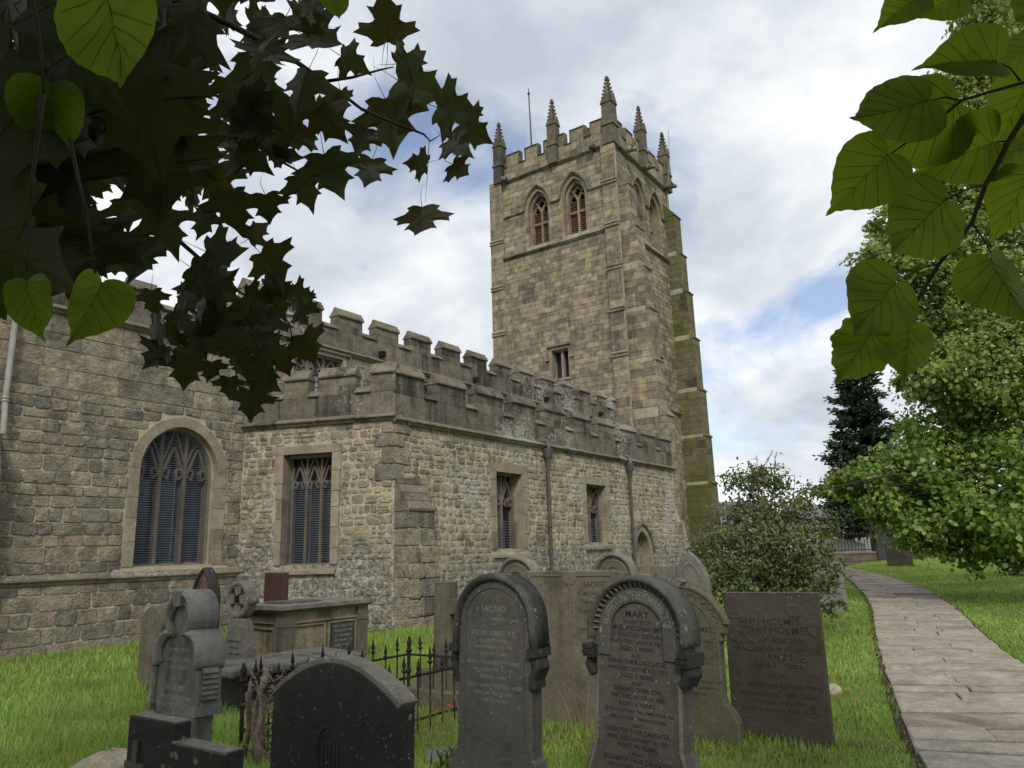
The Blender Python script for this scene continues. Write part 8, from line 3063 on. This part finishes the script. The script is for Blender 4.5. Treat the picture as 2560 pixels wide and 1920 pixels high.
(2,(-.030,.045,-.042,1.295,.059,.010,-.032,1.721,-.015,-.050,-.043,2.168)),
(3,(.005,-.027,.062,1.270,-.045,.045,.024,1.894,-.051,-.043,-.015,2.266)),
(3,(.025,.012,.088,1.335,-.066,-.058,.027,1.864,.059,-.071,-.008,2.267)),
(0,(-.017,-.070,.032,1.312,-.005,.034,.071,1.911,-.077,.013,-.012,2.244)),
(0,(-.055,.003,-.041,1.428,.035,-.033,-.049,1.983,-.022,-.060,.025,2.221)),
(3,(.018,.046,.054,1.137,-.048,-.032,.044,2.007,.051,-.047,.022,2.318)),
(3,(-.029,.017,-.069,1.190,.069,-.010,-.031,1.693,-.016,-.074,-.012,2.139)),
(1,(-.008,.057,.059,1.083,.029,-.053,.056,1.765,.077,.026,-.015,2.325)),
(1,(-.056,-.016,-.037,1.320,.034,.014,-.059,2.138,.021,-.066,-.003,2.292)),
(1,(-.029,.040,-.048,1.228,-.007,-.054,-.041,1.831,-.062,-.013,.027,2.311)),
]
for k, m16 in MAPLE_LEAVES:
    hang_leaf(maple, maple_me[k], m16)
MAPLE_TWIGS = [
    (0.0011, [(1.302, 1.299, 3.000), (1.312, 1.311, 2.959), (1.320, 1.326, 2.918)]),
    (0.0011, [(1.399, 1.260, 2.526), (1.399, 1.264, 2.561), (1.404, 1.261, 2.596)]),
    (0.0011, [(0.989, 1.279, 2.850), (0.978, 1.294, 2.843), (0.965, 1.312, 2.837)]),
    (0.0011, [(1.105, 1.422, 2.962), (1.081, 1.467, 2.996), (1.068, 1.495, 3.029)]),
    (0.0011, [(1.327, 1.284, 2.887), (1.307, 1.308, 2.910), (1.279, 1.341, 2.933)]),
    (0.0011, [(1.221, 1.186, 2.834), (1.213, 1.198, 2.833), (1.192, 1.228, 2.833)]),
    (0.0011, [(1.201, 1.032, 2.636), (1.185, 1.053, 2.647), (1.169, 1.074, 2.659)]),
    (0.0011, [(1.406, 1.129, 2.730), (1.383, 1.143, 2.758), (1.354, 1.168, 2.785)]),
    (0.0011, [(1.384, 1.153, 2.678), (1.375, 1.173, 2.702), (1.366, 1.192, 2.727)]),
    (0.0011, [(1.326, 1.332, 2.849), (1.292, 1.337, 2.898), (1.271, 1.323, 2.946)]),
    (0.0011, [(1.464, 1.299, 2.696), (1.473, 1.293, 2.706), (1.493, 1.272, 2.715)]),
    (0.0011, [(1.411, 1.160, 2.624), (1.399, 1.177, 2.636), (1.398, 1.178, 2.648)]),
    (0.0011, [(1.348, 1.401, 2.696), (1.351, 1.387, 2.727), (1.345, 1.387, 2.758)]),
    (0.0011, [(1.145, 1.367, 2.608), (1.127, 1.362, 2.658), (1.101, 1.368, 2.709)]),
    (0.0011, [(1.253, 1.603, 2.672), (1.235, 1.611, 2.709), (1.220, 1.614, 2.746)]),
    (0.0011, [(1.158, 1.622, 2.581), (1.146, 1.630, 2.612), (1.146, 1.621, 2.643)]),
    (0.0011, [(1.172, 1.657, 2.738), (1.164, 1.676, 2.712), (1.150, 1.702, 2.686)]),
    (0.0011, [(0.962, 1.495, 2.467), (0.952, 1.493, 2.489), (0.944, 1.490, 2.511)]),
    (0.0011, [(1.058, 1.729, 2.408), (1.028, 1.756, 2.426), (1.000, 1.779, 2.444)]),
    (0.0011, [(1.027, 1.294, 2.751), (1.036, 1.272, 2.798), (1.036, 1.263, 2.847)]),
    (0.0011, [(1.167, 1.337, 2.894), (1.147, 1.358, 2.913), (1.135, 1.367, 2.932)]),
    (0.0011, [(1.030, 1.534, 2.916), (1.003, 1.543, 2.967), (0.975, 1.555, 3.019)]),
    (0.0011, [(1.073, 1.306, 2.677), (1.054, 1.318, 2.715), (1.036, 1.327, 2.752)]),
    (0.0011, [(1.107, 1.452, 2.780), (1.114, 1.435, 2.815), (1.108, 1.436, 2.850)]),
    (0.0011, [(0.974, 1.500, 2.743), (0.960, 1.508, 2.772), (0.952, 1.508, 2.801)]),
    (0.0011, [(1.023, 1.561, 2.633), (1.003, 1.583, 2.658), (0.983, 1.603, 2.684)]),
    (0.0011, [(1.187, 1.635, 2.720), (1.172, 1.648, 2.737), (1.159, 1.658, 2.753)]),
    (0.0011, [(1.261, 1.442, 2.881), (1.251, 1.443, 2.916), (1.245, 1.439, 2.951)]),
    (0.0011, [(1.138, 1.210, 2.617), (1.142, 1.199, 2.648), (1.141, 1.194, 2.680)]),
    (0.0011, [(1.210, 1.512, 2.756), (1.225, 1.494, 2.776), (1.236, 1.482, 2.795)]),
    (0.0011, [(0.972, 1.255, 2.873), (0.960, 1.266, 2.875), (0.950, 1.275, 2.878)]),
    (0.0011, [(1.043, 1.409, 2.971), (1.054, 1.395, 3.016), (1.059, 1.391, 3.062)]),
    (0.0011, [(0.952, 1.568, 2.436), (0.952, 1.558, 2.464), (0.948, 1.555, 2.491)]),
    (0.0011, [(1.111, 1.803, 2.710), (1.105, 1.811, 2.748), (1.107, 1.809, 2.785)]),
    (0.0011, [(1.014, 1.820, 2.717), (0.985, 1.850, 2.756), (0.969, 1.863, 2.794)]),
    (0.0011, [(1.201, 1.751, 2.499), (1.196, 1.764, 2.491), (1.187, 1.784, 2.482)]),
    (0.0011, [(1.004, 1.706, 2.341), (0.983, 1.728, 2.363), (0.971, 1.737, 2.385)]),
    (0.0011, [(1.177, 1.657, 2.423), (1.163, 1.663, 2.437), (1.149, 1.668, 2.451)]),
    (0.0011, [(1.243, 1.597, 2.309), (1.231, 1.608, 2.312), (1.220, 1.618, 2.314)]),
    (0.0011, [(1.394, 1.753, 2.355), (1.384, 1.764, 2.364), (1.374, 1.774, 2.372)]),
    (0.0011, [(1.415, 1.759, 2.262), (1.407, 1.774, 2.295), (1.398, 1.788, 2.327)]),
    (0.0011, [(1.200, 1.518, 2.223), (1.194, 1.521, 2.230), (1.189, 1.524, 2.236)]),
    (0.0011, [(0.993, 1.867, 2.312), (0.992, 1.866, 2.334), (0.991, 1.865, 2.356)]),
    (0.0011, [(1.009, 1.837, 2.219), (1.014, 1.817, 2.231), (1.020, 1.797, 2.242)]),
    (0.0011, [(1.035, 1.853, 2.163), (1.042, 1.839, 2.184), (1.048, 1.824, 2.204)]),
    (0.0011, [(1.074, 1.806, 2.135), (1.072, 1.800, 2.152), (1.071, 1.795, 2.169)]),
    (0.0011, [(1.244, 1.960, 2.177), (1.244, 1.961, 2.192), (1.243, 1.961, 2.207)]),
    (0.0011, [(1.163, 1.653, 2.031), (1.158, 1.647, 2.053), (1.153, 1.640, 2.075)]),
    (0.0011, [(1.256, 1.769, 2.106), (1.244, 1.779, 2.114), (1.231, 1.788, 2.123)]),
    (0.0011, [(1.150, 1.582, 2.129), (1.142, 1.597, 2.137), (1.133, 1.613, 2.144)]),
    (0.0011, [(1.215, 1.826, 2.103), (1.211, 1.823, 2.122), (1.208, 1.820, 2.142)]),
    (0.0011, [(1.256, 1.783, 2.146), (1.250, 1.797, 2.153), (1.243, 1.811, 2.160)]),
    (0.0011, [(1.228, 1.964, 2.475), (1.218, 1.987, 2.472), (1.208, 2.009, 2.470)]),
    (0.0011, [(1.142, 1.666, 2.294), (1.131, 1.675, 2.299), (1.119, 1.684, 2.303)]),
    (0.0011, [(1.186, 1.798, 2.298), (1.174, 1.804, 2.311), (1.163, 1.809, 2.324)]),
    (0.0011, [(1.133, 1.819, 2.317), (1.138, 1.815, 2.334), (1.142, 1.810, 2.350)]),
    (0.0011, [(1.070, 1.803, 2.314), (1.075, 1.789, 2.324), (1.080, 1.775, 2.335)]),
    (0.0011, [(1.124, 1.830, 2.358), (1.108, 1.847, 2.362), (1.092, 1.863, 2.366)]),
    (0.0011, [(1.248, 1.745, 2.280), (1.234, 1.756, 2.290), (1.219, 1.766, 2.299)]),
    (0.0011, [(1.074, 1.643, 2.157), (1.066, 1.641, 2.173), (1.058, 1.639, 2.190)]),
    (0.0011, [(1.214, 1.955, 2.280), (1.222, 1.946, 2.299), (1.229, 1.938, 2.318)]),
    (0.0011, [(1.178, 1.696, 2.210), (1.173, 1.707, 2.234), (1.168, 1.718, 2.257)]),
    (0.0011, [(1.088, 1.879, 2.217), (1.091, 1.866, 2.226), (1.094, 1.853, 2.235)]),
    (0.0011, [(1.100, 1.624, 2.106), (1.094, 1.622, 2.118), (1.088, 1.620, 2.131)]),
    (0.011, [(0.842, 1.779, 3.117), (0.932, 1.701, 3.079), (1.024, 1.622, 3.034), (1.090, 1.576, 3.002), (1.161, 1.525, 2.962), (1.232, 1.479, 2.914), (1.276, 1.460, 2.894), (1.330, 1.432, 2.859), (1.395, 1.384, 2.835)]),
    (0.005, [(1.173, 1.409, 2.851), (1.227, 1.359, 2.872), (1.283, 1.302, 2.904), (1.313, 1.287, 2.922)]),
    (0.0045, [(1.212, 1.305, 2.747), (1.280, 1.253, 2.720), (1.345, 1.204, 2.699), (1.372, 1.204, 2.691), (1.398, 1.193, 2.717)]),
    (0.006, [(1.034, 1.784, 2.861), (1.149, 1.692, 2.765), (1.215, 1.650, 2.722), (1.267, 1.621, 2.698), (1.316, 1.588, 2.693)]),
    (0.008, [(0.898, 2.039, 2.709), (1.025, 1.953, 2.553), (1.082, 1.925, 2.508), (1.141, 1.897, 2.456), (1.196, 1.872, 2.409)]),
    (0.006, [(1.017, 1.932, 2.548), (1.074, 1.905, 2.500), (1.128, 1.880, 2.454), (1.186, 1.856, 2.399), (1.237, 1.831, 2.365), (1.291, 1.800, 2.339), (1.331, 1.781, 2.331), (1.372, 1.774, 2.292), (1.401, 1.788, 2.242)]),
    (0.0045, [(1.145, 1.929, 2.315), (1.186, 1.920, 2.281), (1.232, 1.903, 2.246), (1.271, 1.896, 2.211), (1.298, 1.915, 2.157), (1.321, 1.943, 2.094)]),
    (0.0012, [(1.329, 1.170, 2.665), (1.352, 1.196, 2.604), (1.377, 1.227, 2.523)]),
    (0.0012, [(1.250, 1.256, 2.961), (1.265, 1.280, 2.934), (1.282, 1.301, 2.910)]),
    (0.012, [(0.412, 1.638, 2.766), (0.515, 1.557, 2.685), (0.570, 1.569, 2.548), (0.667, 1.515, 2.424)]),
]
for rs_, pts in MAPLE_TWIGS:
    mb = MB()
    n_ = len(pts)
    mb.tube(pts, [rs_ * (1 - 0.7 * i / max(1, n_ - 1)) for i in range(n_)], 6)
    mb.obj('branch' if rs_ > 0.004 else 'leaf_stalk', M['twig'] if rs_ > 0.002 else M['petiole'], maple, smooth=True)
mb = MB()
_mr = Vector((-1.5, 2.6, 0.0))
mb.tube([_mr + Vector((0, 0, -0.3)), _mr + Vector((0.05, 0, 2.0)), _mr + Vector((0.2, 0.1, 4.5)), _mr + Vector((0.2, 0.3, 8.0))], [0.32, 0.26, 0.2, 0.08], 12)
mb.obj('trunk', M['bark'], maple, smooth=True)



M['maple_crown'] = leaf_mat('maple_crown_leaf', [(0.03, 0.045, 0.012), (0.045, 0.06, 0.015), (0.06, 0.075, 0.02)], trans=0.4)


def shade_crown(root, clumps, seed, mat):
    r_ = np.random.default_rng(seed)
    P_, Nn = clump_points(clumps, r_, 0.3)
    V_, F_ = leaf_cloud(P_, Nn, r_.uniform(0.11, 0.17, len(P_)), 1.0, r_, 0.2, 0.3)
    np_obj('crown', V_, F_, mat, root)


shade_crown(maple, [(-1.6, 3.0, 7.2, 1.9, 1100, 0.7), (-2.8, 1.4, 6.6, 1.8, 1100, 0.7), (-0.6, 1.4, 6.6, 1.6, 900, 0.7), (-3.4, 3.2, 6.2, 1.8, 900, 0.7), (-1.5, 0.4, 5.4, 1.2, 700, 0.7), (-1.8, 2.2, 8.8, 1.8, 900, 0.8), (-1.3, -0.9, 3.7, 1.0, 1500, 0.7), (-1.2, 0.5, 3.6, 1.0, 1600, 0.7), (-2.0, -1.2, 4.6, 1.2, 1600, 0.7), (-0.9, 1.9, 3.9, 0.8, 800, 0.7)], 91, M['maple_crown'])  # unseen crown clumps behind the camera, added to shade the graves and leaves


M['linden_crown'] = leaf_mat('linden_crown_leaf', [(0.05, 0.09, 0.018), (0.07, 0.12, 0.025)], trans=0.45)


def linden(label, root, leaves, twigs, crown=None):
    lin = empty('linden_tree', root)
    tag(lin, label, 'tree')
    for k, m16 in leaves:
        hang_leaf(lin, linden_holed if k > 2 else linden_me[k], m16)
    for rs_, pts in twigs:
        mb = MB()
        n_ = len(pts)
        mb.tube(pts, [rs_ * (1 - 0.55 * i / max(1, n_ - 1)) for i in range(n_)], 7)
        mb.obj('branch' if rs_ > 0.0016 else 'leaf_stalk', M['twig'], lin, smooth=True)
    if crown:
        shade_crown(lin, crown, 95, M['linden_crown'])
    mb = MB()
    _lr = Vector(root)
    mb.tube([_lr + Vector((0, 0, -0.3)), _lr + Vector((0.05, 0, 2.0)), _lr + Vector((0.1, 0.1, 4.0)), _lr + Vector((0.1, 0.1, 7.0))], [0.30, 0.24, 0.2, 0.08], 12)
    mb.obj('trunk', M['bark'], lin, smooth=True)


linden('overhanging linden twig with large backlit heart-shaped leaves in the upper right', (1.2, -2.6, 0.0), [
(1,(.015,-.051,-.069,1.053,-.005,.069,-.052,-.042,.085,.013,.009,2.194)),
(0,(.001,-.042,.093,1.007,-.029,.089,.040,.034,-.098,-.027,-.011,2.149)),
(2,(-.052,-.052,-.098,1.090,.044,.090,-.071,.007,.102,-.066,-.019,2.178)),
(0,(-.044,-.015,-.079,.965,.048,.067,-.039,.087,.065,-.060,-.024,2.073)),
(1,(-.041,-.038,-.079,1.142,.014,.083,-.047,-.026,.087,-.031,-.030,2.131)),
(0,(.056,-.044,.088,1.070,-.048,.075,.069,.039,-.085,-.072,.019,2.037)),
(1,(-.025,.010,-.075,1.127,.066,.041,-.017,-.073,.037,-.067,-.021,2.197)),
(2,(-.058,.017,-.061,1.147,.062,.035,-.049,-.054,.016,-.077,-.036,2.078)),
(0,(.047,-.044,.077,1.012,-.051,.057,.064,.103,-.072,-.069,.005,1.922)),
(3,(.029,-.011,.072,.994,-.053,.049,.029,.136,-.049,-.060,.011,1.859)),
(1,(.027,.006,.062,1.042,-.060,.021,.024,.101,-.017,-.064,.014,1.869)),
(1,(.059,.023,.069,1.102,-.069,-.012,.062,.005,.024,-.090,.009,1.959)),
(2,(.011,-.006,.050,1.123,-.036,.035,.012,-.104,-.035,-.037,.003,2.311)),
(1,(-.028,-.030,-.043,1.066,.010,.044,-.038,-.015,.051,-.026,-.016,2.318)),
(1,(-.017,-.027,-.050,1.013,.028,.042,-.032,.031,.050,-.033,.001,2.303)),
(2,(-.008,-.026,-.056,1.194,.022,.051,-.027,-.101,.057,-.023,.003,2.283)),
(0,(.011,-.036,.053,1.252,-.020,.049,.037,-.074,-.061,-.023,-.003,2.159)),
(1,(.011,-.041,.044,1.305,-.014,.042,.042,-.076,-.058,-.018,-.002,2.075)),
], [
    (0.0042, [(1.164, -0.131, 2.243), (1.152, -0.094, 2.196), (1.140, -0.060, 2.152), (1.133, -0.037, 2.118), (1.129, -0.020, 2.088), (1.125, -0.004, 2.064), (1.123, 0.019, 2.014), (1.114, 0.042, 1.986), (1.107, 0.063, 1.962), (1.101, 0.081, 1.935), (1.098, 0.093, 1.917), (1.088, 0.111, 1.908), (1.078, 0.127, 1.903)]),
    (0.0024, [(1.116, -0.092, 2.187), (1.099, -0.065, 2.180), (1.079, -0.034, 2.171), (1.055, 0.005, 2.159), (1.046, 0.024, 2.143), (1.038, 0.042, 2.129), (1.024, 0.070, 2.109), (1.012, 0.093, 2.092)]),
    (0.0018, [(1.054, 0.089, 1.904), (1.054, 0.097, 1.887), (1.054, 0.103, 1.872)]),
    (0.0015, [(1.044, 0.005, 2.153), (1.031, 0.022, 2.158), (1.022, 0.037, 2.155)]),
    (0.0015, [(1.084, -0.061, 2.176), (1.074, -0.053, 2.192), (1.065, -0.043, 2.199)]),
    (0.0015, [(1.103, -0.004, 2.055), (1.090, 0.015, 2.051), (1.078, 0.037, 2.040)]),
    (0.0015, [(1.051, 0.060, 1.944), (1.038, 0.081, 1.939), (1.028, 0.100, 1.927)]),
    (0.0015, [(1.133, -0.037, 2.121), (1.123, -0.023, 2.121)]),
    (0.0015, [(1.089, 0.018, 2.002), (1.100, 0.010, 1.985), (1.111, 0.003, 1.962)]),
    (0.0015, [(1.013, 0.119, 1.885), (1.009, 0.129, 1.873), (1.007, 0.138, 1.862)]),
], [(-0.6, -1.3, 3.3, 1.0, 900, 0.7), (0.6, -2.0, 3.6, 1.1, 1000, 0.7), (-1.6, -1.8, 4.6, 1.4, 1400, 0.7), (1.2, -2.8, 5.5, 1.8, 1800, 0.7)])  # last list: unseen linden clumps added to keep sun off the near leaves
linden('overhanging linden with a few big dark green round leaves in front of the maple', (-2.2, 0.9, 0.0), [
(2,(.035,.034,.077,.243,-.080,-.011,.041,.576,.025,-.084,.025,2.071)),
(0,(-.023,.012,-.055,.320,.056,-.002,-.023,.859,-.007,-.060,-.011,1.901)),
(1,(.043,0,.054,.365,-.047,.035,.037,.788,-.027,-.060,.022,1.898)),
(1,(-.061,.020,-.047,.315,.051,.033,-.051,.846,.007,-.070,-.038,2.134)),
(0,(.027,.010,.020,.545,-.021,.001,.028,.642,.008,-.034,.007,2.307)),
], [
    (0.0022, [(0.205, 0.626, 2.084), (0.215, 0.626, 2.050), (0.224, 0.627, 2.016), (0.230, 0.630, 1.985)]),
    (0.0022, [(0.259, 0.711, 2.035), (0.267, 0.733, 1.950), (0.276, 0.747, 1.882), (0.278, 0.750, 1.869)]),
    (0.0022, [(0.301, 0.748, 2.020), (0.325, 0.745, 1.937), (0.338, 0.747, 1.886)]),
])
